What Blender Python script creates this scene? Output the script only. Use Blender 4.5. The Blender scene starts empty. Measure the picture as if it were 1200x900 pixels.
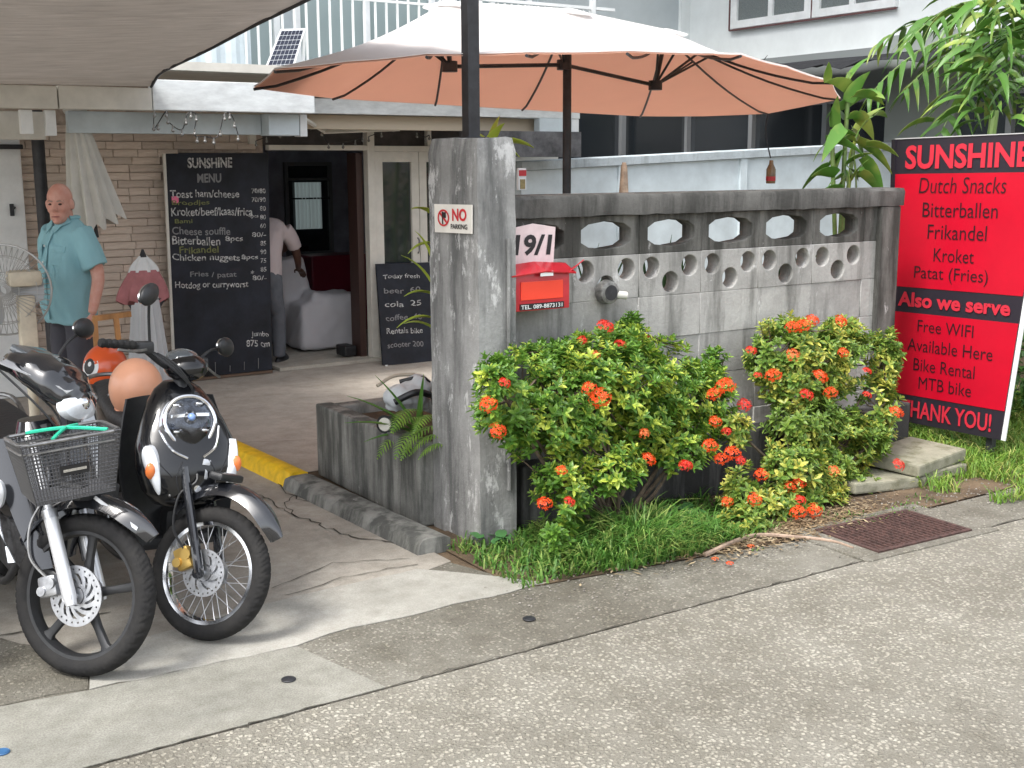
import bpy, bmesh, math, random
from mathutils import Vector, Matrix, Euler, noise
random.seed(7)
sc = bpy.context.scene
C = sc.collection
V = Vector
R = math.radians
PI = math.pi

# ------------------------------------------------------------------ camera
YAW, PITCH, CAMZ, FPX = R(57), R(10.44), 1.75, 1400.0
cam = bpy.data.cameras.new('camera'); camo = bpy.data.objects.new('camera', cam); C.objects.link(camo)
fw = V((math.cos(YAW)*math.cos(PITCH), math.sin(YAW)*math.cos(PITCH), -math.sin(PITCH)))
rt = V((math.sin(YAW), -math.cos(YAW), 0)); up = rt.cross(fw)
ROLL = 0.004
r2 = rt*math.cos(ROLL)-up*math.sin(ROLL); u2 = rt*math.sin(ROLL)+up*math.cos(ROLL)
m = Matrix((r2, u2, -fw)).transposed().to_4x4(); m.translation = V((0, 0, CAMZ))
camo.matrix_world = m
cam.sensor_width = 36; cam.lens = FPX*36/1200; cam.clip_start = .05; cam.clip_end = 2000
sc.camera = camo
# ------------------------------------------------------------------ world, sun, exposure
w = bpy.data.worlds.new('World'); sc.world = w; w.use_nodes = True
nt = w.node_tree; bg = nt.nodes['Background']
sky = nt.nodes.new('ShaderNodeTexSky'); sky.sky_type = 'NISHITA'; sky.sun_disc = False
SUN_EL, SUN_AZ = R(58), R(196)       # azimuth: direction the light comes from, from +X counter-clockwise
sky.sun_elevation = SUN_EL; sky.sun_rotation = PI/2-SUN_AZ; sky.air_density = 1.0; sky.dust_density = 3.0; sky.ozone_density = 1.0
hs = nt.nodes.new('ShaderNodeHueSaturation'); hs.inputs['Saturation'].default_value = .28
nt.links.new(sky.outputs[0], hs.inputs['Color']); nt.links.new(hs.outputs[0], bg.inputs[0]); bg.inputs[1].default_value = .15
sun = bpy.data.lights.new('sun', 'SUN'); sun.energy = 1.1; sun.angle = R(14); sun.color = (1, .96, .9)
suno = bpy.data.objects.new('sun', sun); C.objects.link(suno)
sd = V((math.cos(SUN_EL)*math.cos(SUN_AZ), math.cos(SUN_EL)*math.sin(SUN_AZ), math.sin(SUN_EL)))
suno.rotation_euler = sd.to_track_quat('Z', 'Y').to_euler(); suno.location = sd*30
sc.view_settings.view_transform = 'Standard'; sc.view_settings.look = 'None'
sc.view_settings.exposure = 1.58; sc.view_settings.gamma = 1; sc.view_settings.use_curve_mapping = False
sc.render.engine = 'CYCLES'; sc.cycles.max_bounces = 8; sc.cycles.transparent_max_bounces = 12

def at(px, py, X=None, Y=None, Z=None):
    """photo pixel -> point on a plane of the place"""
    d = fw + r2*((px-600)/FPX) + u2*((450-py)/FPX)
    k = X/d.x if X is not None else (Y/d.y if Y is not None else (Z-CAMZ)/d.z)
    return V((0, 0, CAMZ)) + d*k

# ------------------------------------------------------------------ materials
MATS = {}
def nodes(m):
    return m.node_tree.nodes, m.node_tree.links
def mat(name, col, rough=.6, metal=0., spec=.5, noise_s=0, noise_a=.15, bump=0, bump_s=None, coat=0, obj=True, col2=None, trans=0, alpha=None, emit=None, detail=6, rnd=0, stretch=None):
    """principled with optional colour mottling, bump and per-object variation"""
    if name in MATS: return MATS[name]
    m = bpy.data.materials.new(name); m.use_nodes = True; MATS[name] = m
    N, L = nodes(m); b = N['Principled BSDF']
    c4 = (*col, 1)
    b.inputs['Base Color'].default_value = c4; b.inputs['Roughness'].default_value = rough
    b.inputs['Metallic'].default_value = metal; b.inputs['Specular IOR Level'].default_value = spec
    b.inputs['Coat Weight'].default_value = coat; b.inputs['Coat Roughness'].default_value = .05
    if trans: b.inputs['Transmission Weight'].default_value = trans
    if alpha is not None: b.inputs['Alpha'].default_value = alpha
    if emit: b.inputs['Emission Color'].default_value = (*emit[:3], 1); b.inputs['Emission Strength'].default_value = emit[3]
    src = None
    if noise_s or bump:
        tc = N.new('ShaderNodeTexCoord') if obj else N.new('ShaderNodeNewGeometry')
        vec = tc.outputs['Object'] if obj else tc.outputs['Position']
        if stretch:
            mp = N.new('ShaderNodeMapping'); mp.inputs['Scale'].default_value = stretch
            L.new(vec, mp.inputs[0]); vec = mp.outputs[0]
    if noise_s:
        n = N.new('ShaderNodeTexNoise'); n.inputs['Scale'].default_value = noise_s; n.inputs['Detail'].default_value = detail; n.inputs['Roughness'].default_value = .65
        L.new(vec, n.inputs[0])
        rp = N.new('ShaderNodeValToRGB'); e = rp.color_ramp.elements
        lo = col2 if col2 else tuple(max(0, c*(1-noise_a*2)) for c in col)
        hi = col if col2 else tuple(min(1, c*(1+noise_a)) for c in col)
        e[0].position = .34; e[0].color = (*lo, 1); e[1].position = .66; e[1].color = (*hi, 1)
        L.new(n.outputs[0], rp.inputs[0]); L.new(rp.outputs[0], b.inputs['Base Color']); src = rp.outputs[0]
    if rnd:
        oi = N.new('ShaderNodeObjectInfo'); mr = N.new('ShaderNodeMapRange')
        mr.inputs['To Min'].default_value = 1-rnd; mr.inputs['To Max'].default_value = 1+rnd
        L.new(oi.outputs['Random'], mr.inputs[0])
        h = N.new('ShaderNodeHueSaturation'); L.new(mr.outputs[0], h.inputs['Value'])
        if src: L.new(src, h.inputs['Color'])
        else: h.inputs['Color'].default_value = c4
        L.new(h.outputs[0], b.inputs['Base Color'])
    if bump:
        n2 = N.new('ShaderNodeTexNoise'); n2.inputs['Scale'].default_value = bump_s or 40; n2.inputs['Detail'].default_value = 5
        L.new(vec, n2.inputs[0]); bp = N.new('ShaderNodeBump'); bp.inputs['Strength'].default_value = bump; bp.inputs['Distance'].default_value = .01
        L.new(n2.outputs[0], bp.inputs['Height']); L.new(bp.outputs[0], b.inputs['Normal'])
    return m

def mixrgb(N, L, a, b, fac, mode='MIX'):
    n = N.new('ShaderNodeMix'); n.data_type = 'RGBA'; n.blend_type = mode
    for s, v in ((n.inputs[0], fac), (n.inputs[6], a), (n.inputs[7], b)):
        if hasattr(v, 'links'): L.new(v, s)
        elif isinstance(v, (int, float)): s.default_value = v
        else: s.default_value = (*v, 1)
    return n.outputs[2]
def ramp(N, L, src, p0, p1, c0=(0, 0, 0), c1=(1, 1, 1)):
    rp = N.new('ShaderNodeValToRGB'); e = rp.color_ramp.elements
    e[0].position = p0; e[1].position = p1; e[0].color = (*c0, 1); e[1].color = (*c1, 1)
    L.new(src, rp.inputs[0]); return rp.outputs[0]
def tnoise(N, L, vec, s, d=6, r=.6, scale3=None):
    if scale3:
        mp = N.new('ShaderNodeMapping'); mp.inputs['Scale'].default_value = scale3; L.new(vec, mp.inputs[0]); vec = mp.outputs[0]
    n = N.new('ShaderNodeTexNoise'); n.inputs['Scale'].default_value = s; n.inputs['Detail'].default_value = d; n.inputs['Roughness'].default_value = r
    L.new(vec, n.inputs[0]); return n.outputs[0]

def weathered(name, base, dark, amount=.5, streak=True, rnd=.08, white=0., bumps=.5):
    """old cement: mottled, with black algae streaks running down"""
    m = bpy.data.materials.new(name); m.use_nodes = True; MATS[name] = m
    N, L = nodes(m); b = N['Principled BSDF']; b.inputs['Roughness'].default_value = .92; b.inputs['Specular IOR Level'].default_value = .2
    g = N.new('ShaderNodeNewGeometry').outputs['Position']
    n1 = tnoise(N, L, g, 5, 8, .7); n2 = tnoise(N, L, g, 7, 7, .65, (1, 1, .14) if streak else None); n3 = tnoise(N, L, g, 60, 4, .7)
    c = mixrgb(N, L, tuple(x*.72 for x in base), base, ramp(N, L, n1, .35, .65))
    f = ramp(N, L, n2, .62-amount*.3, .78-amount*.3)
    c = mixrgb(N, L, c, dark, mixrgb(N, L, (0, 0, 0), (.85, .85, .85), f))
    if white:
        f2 = ramp(N, L, tnoise(N, L, g, 9, 9, .75, (1, 1, .45)), .66-white*.2, .72-white*.2)
        c = mixrgb(N, L, c, (.62, .62, .61), mixrgb(N, L, (0, 0, 0), (.75, .75, .75), f2))
    c = mixrgb(N, L, c, mixrgb(N, L, (.55, .55, .55), (1.25, 1.25, 1.25), n3), .45, 'MULTIPLY')
    oi = N.new('ShaderNodeObjectInfo'); mr = N.new('ShaderNodeMapRange'); mr.inputs['To Min'].default_value = 1-rnd; mr.inputs['To Max'].default_value = 1+rnd
    L.new(oi.outputs['Random'], mr.inputs[0]); h = N.new('ShaderNodeHueSaturation'); L.new(mr.outputs[0], h.inputs['Value']); L.new(c, h.inputs['Color'])
    L.new(h.outputs[0], b.inputs['Base Color'])
    bp = N.new('ShaderNodeBump'); bp.inputs['Strength'].default_value = bumps; bp.inputs['Distance'].default_value = .006
    mx = N.new('ShaderNodeMath'); mx.operation = 'ADD'; L.new(n3, mx.inputs[0]); L.new(n1, mx.inputs[1]); L.new(mx.outputs[0], bp.inputs['Height']); L.new(bp.outputs[0], b.inputs['Normal'])
    return m

def aggregate(name, c_lo, c_hi, mortar, scale=85, patch=.5, bump=.8, skip=.12, covlo=.55):
    """washed aggregate concrete: pebbles of many tones, patches and stains"""
    m = bpy.data.materials.new(name); m.use_nodes = True; MATS[name] = m
    N, L = nodes(m); b = N['Principled BSDF']; b.inputs['Roughness'].default_value = .85; b.inputs['Specular IOR Level'].default_value = .25
    g = N.new('ShaderNodeNewGeometry').outputs['Position']
    dist = tnoise(N, L, g, 22, 3); 
    va = N.new('ShaderNodeVectorMath'); va.operation = 'MULTIPLY_ADD'; L.new(dist, va.inputs[0]); va.inputs[1].default_value = (.03, .03, .03); L.new(g, va.inputs[2])
    vo = N.new('ShaderNodeTexVoronoi'); vo.inputs['Scale'].default_value = scale; L.new(va.outputs[0], vo.inputs['Vector'])
    vo2 = N.new('ShaderNodeTexVoronoi'); vo2.inputs['Scale'].default_value = scale*2.3; L.new(va.outputs[0], vo2.inputs['Vector'])
    sep = N.new('ShaderNodeSeparateColor'); L.new(vo.outputs['Color'], sep.inputs[0])
    tone = ramp(N, L, sep.outputs[0], .1, .95, c_lo, c_hi)
    edge = ramp(N, L, vo.outputs['Distance'], .36, .56)
    keep = ramp(N, L, sep.outputs[1], skip, skip+.04)           # some cells are only mortar
    k = N.new('ShaderNodeMath'); k.operation = 'SUBTRACT'; k.use_clamp = True
    L.new(keep, k.inputs[0]); L.new(edge, k.inputs[1])
    fine = mixrgb(N, L, tuple(x*.8 for x in mortar), tuple(min(1, x*1.25) for x in mortar), vo2.outputs['Distance'])
    cover = N.new('ShaderNodeMath'); cover.operation = 'MULTIPLY'; L.new(k.outputs[0], cover.inputs[0]); L.new(ramp(N, L, tnoise(N, L, g, 1.6, 5), .34, .54, (covlo,)*3), cover.inputs[1])
    c = mixrgb(N, L, fine, tone, cover.outputs[0])
    p1 = ramp(N, L, tnoise(N, L, g, .9, 6, .6), .38, .66, (.68, .66, .62), (1.12, 1.12, 1.1))
    c = mixrgb(N, L, c, p1, patch, 'MULTIPLY')
    p2 = ramp(N, L, tnoise(N, L, g, 4.5, 7, .7), .35, .62, (.72, .70, .66), (1.1, 1.1, 1.1))
    c = mixrgb(N, L, c, p2, patch, 'MULTIPLY')
    L.new(c, b.inputs['Base Color'])
    bp = N.new('ShaderNodeBump'); bp.inputs['Strength'].default_value = bump; bp.inputs['Distance'].default_value = .006
    s = N.new('ShaderNodeMath'); s.operation = 'MULTIPLY_ADD'; L.new(k.outputs[0], s.inputs[0]); s.inputs[1].default_value = .6; L.new(tnoise(N, L, g, 120, 4, .7), s.inputs[2])
    L.new(s.outputs[0], bp.inputs['Height']); L.new(bp.outputs[0], b.inputs['Normal'])
    return m

def plainconc(name, col, dark, bump=.4, fleck=.3, sc_=3):
    m = bpy.data.materials.new(name); m.use_nodes = True; MATS[name] = m
    N, L = nodes(m); b = N['Principled BSDF']; b.inputs['Roughness'].default_value = .88; b.inputs['Specular IOR Level'].default_value = .25
    g = N.new('ShaderNodeNewGeometry').outputs['Position']
    c = mixrgb(N, L, dark, col, ramp(N, L, tnoise(N, L, g, sc_*.45, 7, .68), .36, .62))
    c = mixrgb(N, L, c, ramp(N, L, tnoise(N, L, g, sc_*4, 8, .7), .3, .65, (.62, .6, .56), (1.1, 1.1, 1.1)), .6, 'MULTIPLY')
    fl = tnoise(N, L, g, 150, 4, .75)
    c = mixrgb(N, L, c, ramp(N, L, fl, .36, .6, (.5, .5, .5), (1.2, 1.2, 1.2)), fleck, 'MULTIPLY')
    L.new(c, b.inputs['Base Color'])
    bp = N.new('ShaderNodeBump'); bp.inputs['Strength'].default_value = bump; bp.inputs['Distance'].default_value = .004
    L.new(fl, bp.inputs['Height']); L.new(bp.outputs[0], b.inputs['Normal'])
    return m

def leafmat(name, c1, c2, c3=None, rough=.42, trans=.25, clump=6):
    """leaf green that varies leaf by leaf and clump by clump, light shines through a little"""
    m = bpy.data.materials.new(name); m.use_nodes = True; MATS[name] = m
    N, L = nodes(m); b = N['Principled BSDF']; b.inputs['Roughness'].default_value = rough
    g = N.new('ShaderNodeNewGeometry')
    c = mixrgb(N, L, c1, c2, g.outputs['Random Per Island'])
    if c3:
        a = N.new('ShaderNodeMath'); a.operation = 'ADD'; L.new(tnoise(N, L, g.outputs['Position'], clump, 3), a.inputs[0])
        s = N.new('ShaderNodeMath'); s.operation = 'MULTIPLY'; s.inputs[1].default_value = .28; L.new(g.outputs['Random Per Island'], s.inputs[0]); L.new(s.outputs[0], a.inputs[1])
        c = mixrgb(N, L, c, c3, ramp(N, L, a.outputs[0], .66, .82))
    L.new(c, b.inputs['Base Color'])
    t = N.new('ShaderNodeBsdfTranslucent'); L.new(c, t.inputs[0]); mx = N.new('ShaderNodeMixShader'); mx.inputs[0].default_value = trans
    L.new(b.outputs[0], mx.inputs[1]); L.new(t.outputs[0], mx.inputs[2]); L.new(mx.outputs[0], N['Material Output'].inputs[0])
    return m

def cloth(name, col, trans=.3, wave=0, rough=.9, ns=12, na=.08, weave=0, wscale=(1, 1, 1)):
    m = bpy.data.materials.new(name); m.use_nodes = True; MATS[name] = m
    N, L = nodes(m); b = N['Principled BSDF']; b.inputs['Roughness'].default_value = rough; b.inputs['Specular IOR Level'].default_value = .15
    g = N.new('ShaderNodeTexCoord').outputs['Object']
    c = mixrgb(N, L, tuple(x*(1-na*2) for x in col), tuple(min(1, x*(1+na)) for x in col), tnoise(N, L, g, ns, 6, .6, wscale))
    L.new(c, b.inputs['Base Color'])
    if weave:
        bp = N.new('ShaderNodeBump'); bp.inputs['Strength'].default_value = weave; bp.inputs['Distance'].default_value = .01
        L.new(tnoise(N, L, g, ns*2, 5, .6, wscale), bp.inputs['Height']); L.new(bp.outputs[0], b.inputs['Normal'])
    if trans:
        t = N.new('ShaderNodeBsdfTranslucent'); L.new(c, t.inputs[0]); mx = N.new('ShaderNodeMixShader'); mx.inputs[0].default_value = trans
        L.new(b.outputs[0], mx.inputs[1]); L.new(t.outputs[0], mx.inputs[2]); L.new(mx.outputs[0], N['Material Output'].inputs[0])
    return m

# ------------------------------------------------------------------ mesh collecting
class MB:
    def __init__(s): s.v = []; s.f = []; s.mi = []; s.m = 0; s.M = None
    def add(s, vs, fs):
        o = len(s.v)
        s.v += [(s.M @ V(p)) if s.M else V(p) for p in vs]
        s.f += [[i+o for i in f] for f in fs]; s.mi += [s.m]*len(fs); return s
    def box(s, c, d, rot=None, bev=0, top=1.0):
        x, y, z = d[0]/2, d[1]/2, d[2]/2
        if bev:
            b = min(bev, x*.9, y*.9, z*.9); bm = bmesh.new(); bmesh.ops.create_cube(bm, size=1)
            for q in bm.verts: q.co = V((q.co.x*d[0], q.co.y*d[1], q.co.z*d[2]))
            bmesh.ops.bevel(bm, geom=bm.edges[:], offset=b, segments=2, affect='EDGES', profile=.6)
            vs = [q.co.copy() for q in bm.verts]; bm.verts.index_update(); fs = [[q.index for q in f.verts] for f in bm.faces]; bm.free()
        else:
            vs = [V((sx*x*(top if sz > 0 else 1), sy*y*(top if sz > 0 else 1), sz*z)) for sz in (-1, 1) for sx, sy in ((-1, -1), (1, -1), (1, 1), (-1, 1))]
            fs = [[3, 2, 1, 0], [4, 5, 6, 7], [0, 1, 5, 4], [1, 2, 6, 5], [2, 3, 7, 6], [3, 0, 4, 7]]
        if rot is not None: vs = [rot @ p for p in vs]
        return s.add([V(c)+p for p in vs], fs)
    def bar(s, a, b, w_, h=None, upv=(0, 0, 1)):
        a, b = V(a), V(b); d = b-a; l = d.length
        if l < 1e-6: return s
        d.normalize(); u = V(upv)
        if abs(d.dot(u)) > .95: u = V((1, 0, 0))
        x = d.cross(u).normalized(); y = x.cross(d).normalized(); h = h or w_
        rot = Matrix((x, d, y)).transposed()
        return s.box((a+b)/2, (w_, l, h), rot)
    def tube(s, pts, r, n=8, cap=True, closed=False):
        pts = [V(p) for p in pts]; k = len(pts); rs = r if isinstance(r, (list, tuple)) else [r]*k
        rings = []; pn = None
        for i in range(k):
            t = (pts[(i+1) % k]-pts[i-1]) if closed else (pts[min(i+1, k-1)]-pts[max(i-1, 0)])
            if t.length < 1e-9: t = V((0, 0, 1))
            t.normalize()
            if pn is None:
                pn = V((0, 0, 1)) if abs(t.z) < .9 else V((1, 0, 0))
            pn = (pn-t*pn.dot(t)); pn = pn.normalized() if pn.length > 1e-6 else t.orthogonal().normalized()
            bn = t.cross(pn)
            rings.append([pts[i]+(pn*math.cos(2*PI*j/n)+bn*math.sin(2*PI*j/n))*rs[i] for j in range(n)])
        return s.loft(rings, cap and not closed, closed)
    def loft(s, rings, cap=True, closed=False, open_=False):
        n = len(rings[0]); vs = [p for r_ in rings for p in r_]; fs = []
        K = len(rings)
        for i in range(K if closed else K-1):
            a, b = i*n, ((i+1) % K)*n
            for j in range(n-1 if open_ else n): j2 = (j+1) % n; fs.append([a+j, a+j2, b+j2, b+j])
        if cap and not open_: fs += [list(range(n))[::-1], [(K-1)*n+j for j in range(n)]]
        return s.add(vs, fs)
    def grid(s, rows, flip=False):
        n = len(rows[0]); vs = [p for r_ in rows for p in r_]
        fs = [[i*n+j, i*n+j+1, (i+1)*n+j+1, (i+1)*n+j] for i in range(len(rows)-1) for j in range(n-1)]
        if flip: fs = [f[::-1] for f in fs]
        return s.add(vs, fs)
    def shell(s, rows, t):
        """a sheet with real thickness t"""
        K, n = len(rows), len(rows[0])
        rows = [[V(p) for p in r_] for r_ in rows]; nr = []
        for i in range(K):
            q = []
            for j in range(n):
                du = rows[i][min(j+1, n-1)]-rows[i][max(j-1, 0)]; dv = rows[min(i+1, K-1)][j]-rows[max(i-1, 0)][j]
                c = du.cross(dv); c = c.normalized() if c.length > 1e-9 else V((0, 0, 1)); q.append(rows[i][j]-c*t)
            nr.append(q)
        s.grid(rows); s.grid(nr, True)
        o = K*n
        A = [(0, j) for j in range(n)]+[(i, n-1) for i in range(1, K)]+[(K-1, j) for j in range(n-2, -1, -1)]+[(i, 0) for i in range(K-2, 0, -1)]
        vs = [rows[i][j] for i, j in A]+[nr[i][j] for i, j in A]; k = len(A)
        return s.add(vs, [[j, (j+1) % k+0, k+(j+1) % k, k+j][::-1] for j in range(k)])
    def rev(s, prof, c=(0, 0, 0), axis='y', n=48, closed=True):
        """revolve profile [(r, h)] about an axis through c"""
        rings = []
        for r_, h in prof:
            pass
        rings = []
        for k in range(n):
            a = 2*PI*k/n; q = []
            for r_, h in prof:
                if axis == 'y': p = V((r_*math.cos(a), h, r_*math.sin(a)))
                elif axis == 'z': p = V((r_*math.cos(a), r_*math.sin(a), h))
                else: p = V((h, r_*math.cos(a), r_*math.sin(a)))
                q.append(V(c)+p)
            rings.append(q)
        n_ = len(prof); vs = [p for q in rings for p in q]; fs = []
        for i in range(n):
            a, b = i*n_, ((i+1) % n)*n_
            for j in range(n_ if closed else n_-1): j2 = (j+1) % n_; fs.append([a+j, b+j, b+j2, a+j2])
        return s.add(vs, fs)
    def ell(s, c, r, rot=None, n=16, k=10, zmin=-1.0):
        rings = []; r = (r, r, r) if isinstance(r, (int, float)) else r
        a0 = math.asin(max(-1, zmin))
        for i in range(k+1):
            t = a0+(PI/2-a0)*i/k; cr = max(math.cos(t), 1e-3)
            q = [V((r[0]*cr*math.cos(2*PI*j/n), r[1]*cr*math.sin(2*PI*j/n), r[2]*math.sin(t))) for j in range(n)]
            if rot is not None: q = [rot @ p for p in q]
            rings.append([V(c)+p for p in q])
        return s.loft(rings)
    def dome(s, outline, c, N, U, bulge=.02, rings=4, back=.006):
        """closed cushion over a 2-D outline, lying in plane (U, N x U) at c"""
        N = V(N).normalized(); U = V(U); U = (U-N*U.dot(N)).normalized(); W = N.cross(U)
        cx = sum(p[0] for p in outline)/len(outline); cy = sum(p[1] for p in outline)/len(outline)
        rr = [[V(c)+U*p[0]+W*p[1]-N*back for p in outline]]
        for i in range(rings+1):
            t = i/rings; k = max(1-t, .02)
            rr.append([V(c)+U*(cx+(p[0]-cx)*k)+W*(cy+(p[1]-cy)*k)+N*bulge*(1-k*k) for p in outline])
        return s.loft(rr)
    def build(s, name, m, parent=None, smooth=None, label=None, cat=None, group=None, kind=None, loc=None, auto=.7):
        me = bpy.data.meshes.new(name)
        if loc is not None: vs = [p-V(loc) for p in s.v]
        else: vs = s.v
        me.from_pydata([tuple(p) for p in vs], [], s.f)
        ms = m if isinstance(m, (list, tuple)) else [m]
        for q in ms: me.materials.append(q)
        if len(ms) > 1: me.polygons.foreach_set('material_index', s.mi)
        if smooth:
            me.shade_smooth(); me.set_sharp_from_angle(angle=auto)
        me.update(); o = bpy.data.objects.new(name, me); C.objects.link(o)
        if loc is not None: o.location = loc
        if parent: o.parent = parent
        tag(o, label, cat, group, kind); return o
def tag(o, label=None, cat=None, group=None, kind=None):
    if label: o['label'] = label
    if cat: o['category'] = cat
    if group: o['group'] = group
    if kind: o['kind'] = kind
    return o
def thing(name, label, cat, loc=(0, 0, 0), rot=(0, 0, 0), group=None):
    o = bpy.data.objects.new(name, None); C.objects.link(o); o.location = loc; o.rotation_euler = rot; o.empty_display_size = .1
    return tag(o, label, cat, group)
def copy_tree(o, parent=None):
    c = o.copy(); C.objects.link(c); c.parent = parent
    for ch in list(o.children): copy_tree(ch, c)
    return c
def ring(c, u, v, ru, rv, n=16, p=2.0):
    out = []
    for k in range(n):
        a = 2*PI*k/n; ca, sa = math.cos(a), math.sin(a)
        out.append(V(c)+V(u)*(ru*abs(ca)**(2/p)*(1 if ca >= 0 else -1))+V(v)*(rv*abs(sa)**(2/p)*(1 if sa >= 0 else -1)))
    return out
def spline(pts, n=8):
    """Catmull-Rom through points"""
    pts = [V(p) for p in pts]; out = []
    for i in range(len(pts)-1):
        a, b, c, d = pts[max(i-1, 0)], pts[i], pts[i+1], pts[min(i+2, len(pts)-1)]
        for k in range(n):
            t = k/n; out.append(.5*((2*b)+(c-a)*t+(2*a-5*b+4*c-d)*t*t+(3*b-a-3*c+d)*t**3))
    out.append(pts[-1]); return out
def plate(name, outlines, thick, bev=0):
    """2-D outlines (first is outside, the rest are holes) -> mesh data in the XY plane, thickness along Z"""
    cu = bpy.data.curves.new(name, 'CURVE'); cu.dimensions = '2D'; cu.fill_mode = 'BOTH'; cu.extrude = thick/2-bev; cu.bevel_depth = bev; cu.bevel_resolution = 1
    for ol in outlines:
        sp = cu.splines.new('POLY'); sp.points.add(len(ol)-1)
        for p, q in zip(sp.points, ol): p.co = (q[0], q[1], 0, 1)
        sp.use_cyclic_u = True
    o = bpy.data.objects.new('tmp', cu); C.objects.link(o); dg = bpy.context.evaluated_depsgraph_get()
    me = bpy.data.meshes.new_from_object(o.evaluated_get(dg)); bpy.data.objects.remove(o); bpy.data.curves.remove(cu)
    me.name = name; return me
def add_me(mb, me, M=None):
    mb.add([(M @ v.co) if M else v.co.copy() for v in me.vertices], [list(p.vertices) for p in me.polygons])
def text_me(body, bold=0., shear=0., extrude=0., space=1.0, res=3):
    cu = bpy.data.curves.new('t', 'FONT'); cu.body = body; cu.size = 1; cu.offset = bold; cu.shear = shear; cu.extrude = extrude
    cu.space_character = space; cu.resolution_u = res; cu.fill_mode = 'BOTH' if extrude else 'FRONT'
    o = bpy.data.objects.new('tmp', cu); C.objects.link(o); dg = bpy.context.evaluated_depsgraph_get()
    me = bpy.data.meshes.new_from_object(o.evaluated_get(dg)); bpy.data.objects.remove(o); bpy.data.curves.remove(cu); return me
def text_on(body, fn, m, parent, name='lettering', bold=0., shear=0., space=1.0, jit=0, label=None, fit=True):
    """lay flat lettering on a surface: fn(s, t) with s, t in 0..1 over the text's own box"""
    me = text_me(body, bold, shear, 0, space); vs = [v.co.copy() for v in me.vertices]
    if not vs: return None
    x0 = min(v.x for v in vs); x1 = max(v.x for v in vs); y0 = min(v.y for v in vs); y1 = max(v.y for v in vs)
    mb = MB()
    out = []
    for v in vs:
        s_, t_ = (v.x-x0)/(x1-x0), (v.y-y0)/(y1-y0)
        if jit: t_ += jit*noise.noise(V((s_*6+len(body), 3.3, 0)))
        out.append(fn(s_, t_))
    mb.add(out, [list(p.vertices) for p in me.polygons]); bpy.data.meshes.remove(me)
    return mb.build(name, m, parent, label=label)
def lin(o, u, v):
    o, u, v = V(o), V(u), V(v); return lambda s, t: o+u*s+v*t

def remesh(mb, name, m, parent=None, voxel=.012, smooth_it=4, disp=0, disp_s=8, **kw):
    """fuse overlapping forms into ONE continuous skin"""
    o = mb.build(name, m, None)
    md = o.modifiers.new('r', 'REMESH'); md.mode = 'VOXEL'; md.voxel_size = voxel
    if smooth_it: ms = o.modifiers.new('s', 'SMOOTH'); ms.factor = .5; ms.iterations = smooth_it
    dg = bpy.context.evaluated_depsgraph_get(); me = bpy.data.meshes.new_from_object(o.evaluated_get(dg)); old = o.data
    o.modifiers.clear(); o.data = me; bpy.data.meshes.remove(old); me.name = name
    if disp:
        for v in me.vertices:
            n_ = v.normal; p = v.co
            d = noise.noise(V((p.x*disp_s, p.y*disp_s, p.z*disp_s*.8)))+.6*noise.noise(V((p.x*disp_s*2.3+3, p.y*disp_s*2.3+p.z*9, p.z*disp_s*1.2)))
            v.co = p+n_*disp*d
    me.shade_smooth(); me.update()
    if parent: o.parent = parent
    tag(o, kw.get('label'), kw.get('cat'), kw.get('group')); return o

# ================================================================== shared materials
M_road = aggregate('road_aggregate', (.22, .21, .18), (.46, .44, .38), (.21, .20, .172), scale=68, patch=.6, covlo=.75, skip=.08, bump=1.0)
M_gutter = aggregate('gutter_aggregate', (.14, .135, .118), (.37, .355, .31), (.17, .163, .142), scale=75, skip=.35, covlo=.3, patch=.9, bump=.7)
M_ramp = plainconc('pale_ramp_cement', (.40, .39, .355), (.29, .285, .255), sc_=2.2)
M_gutter2 = plainconc('gutter_cement', (.29, .285, .25), (.20, .197, .172), fleck=.6, bump=.6)
M_drive = plainconc('driveway_cement', (.40, .375, .33), (.29, .265, .23), sc_=2.5)
M_terr = plainconc('terrace_cement', (.50, .46, .405), (.37, .335, .295), sc_=1.6)
M_soil = plainconc('soil', (.16, .115, .075), (.07, .052, .036), bump=1, sc_=8)
M_crack = mat('crack_dirt', (.045, .04, .03), .95)
M_block = weathered('block_cement', (.42, .415, .395), (.14, .14, .13), .40, rnd=.12, white=.30)
M_blockd = weathered('mossy_cement', (.18, .178, .165), (.04, .04, .036), .68, rnd=.08, white=.12)
M_cap = weathered('wall_cap_cement', (.14, .138, .13), (.045, .045, .042), .6, white=.0)
M_pillar = weathered('pillar_cement', (.36, .36, .35), (.11, .112, .11), .55, white=.50, bumps=.8)
M_planter = weathered('planter_cement', (.33, .33, .305), (.075, .077, .072), .66, white=.1, bumps=.8)
M_mortar = mat('mortar', (.075, .073, .068), .95, noise_s=20, noise_a=.3, obj=False)
M_white = mat('white_paint', (.74, .76, .76), .6, noise_s=5, noise_a=.06, obj=False)
M_wbeam = mat('beam_white_paint', (.66, .69, .69), .7, noise_s=7, noise_a=.09, obj=False, stretch=(1, 1, 3))
M_blue = mat('pale_blue_paint', (.53, .60, .63), .75, noise_s=3, noise_a=.08, obj=False)
M_cream = mat('cream_paint', (.62, .60, .54), .6, noise_s=6, noise_a=.06, obj=False)
M_dark = mat('dark_void', (.012, .013, .016), .7)
M_navy = mat('navy_paint', (.30, .31, .38), .6, noise_s=5, noise_a=.15)
M_board = mat('chalkboard_black', (.012, .015, .024), .75, noise_s=4, noise_a=.35)
M_chalk = mat('chalk_white', (.52, .52, .51), .95, noise_s=45, noise_a=.4)
M_chalkg = mat('chalk_olive', (.17, .18, .07), .95)
M_chalkd = mat('chalk_faint', (.22, .22, .225), .95)
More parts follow.
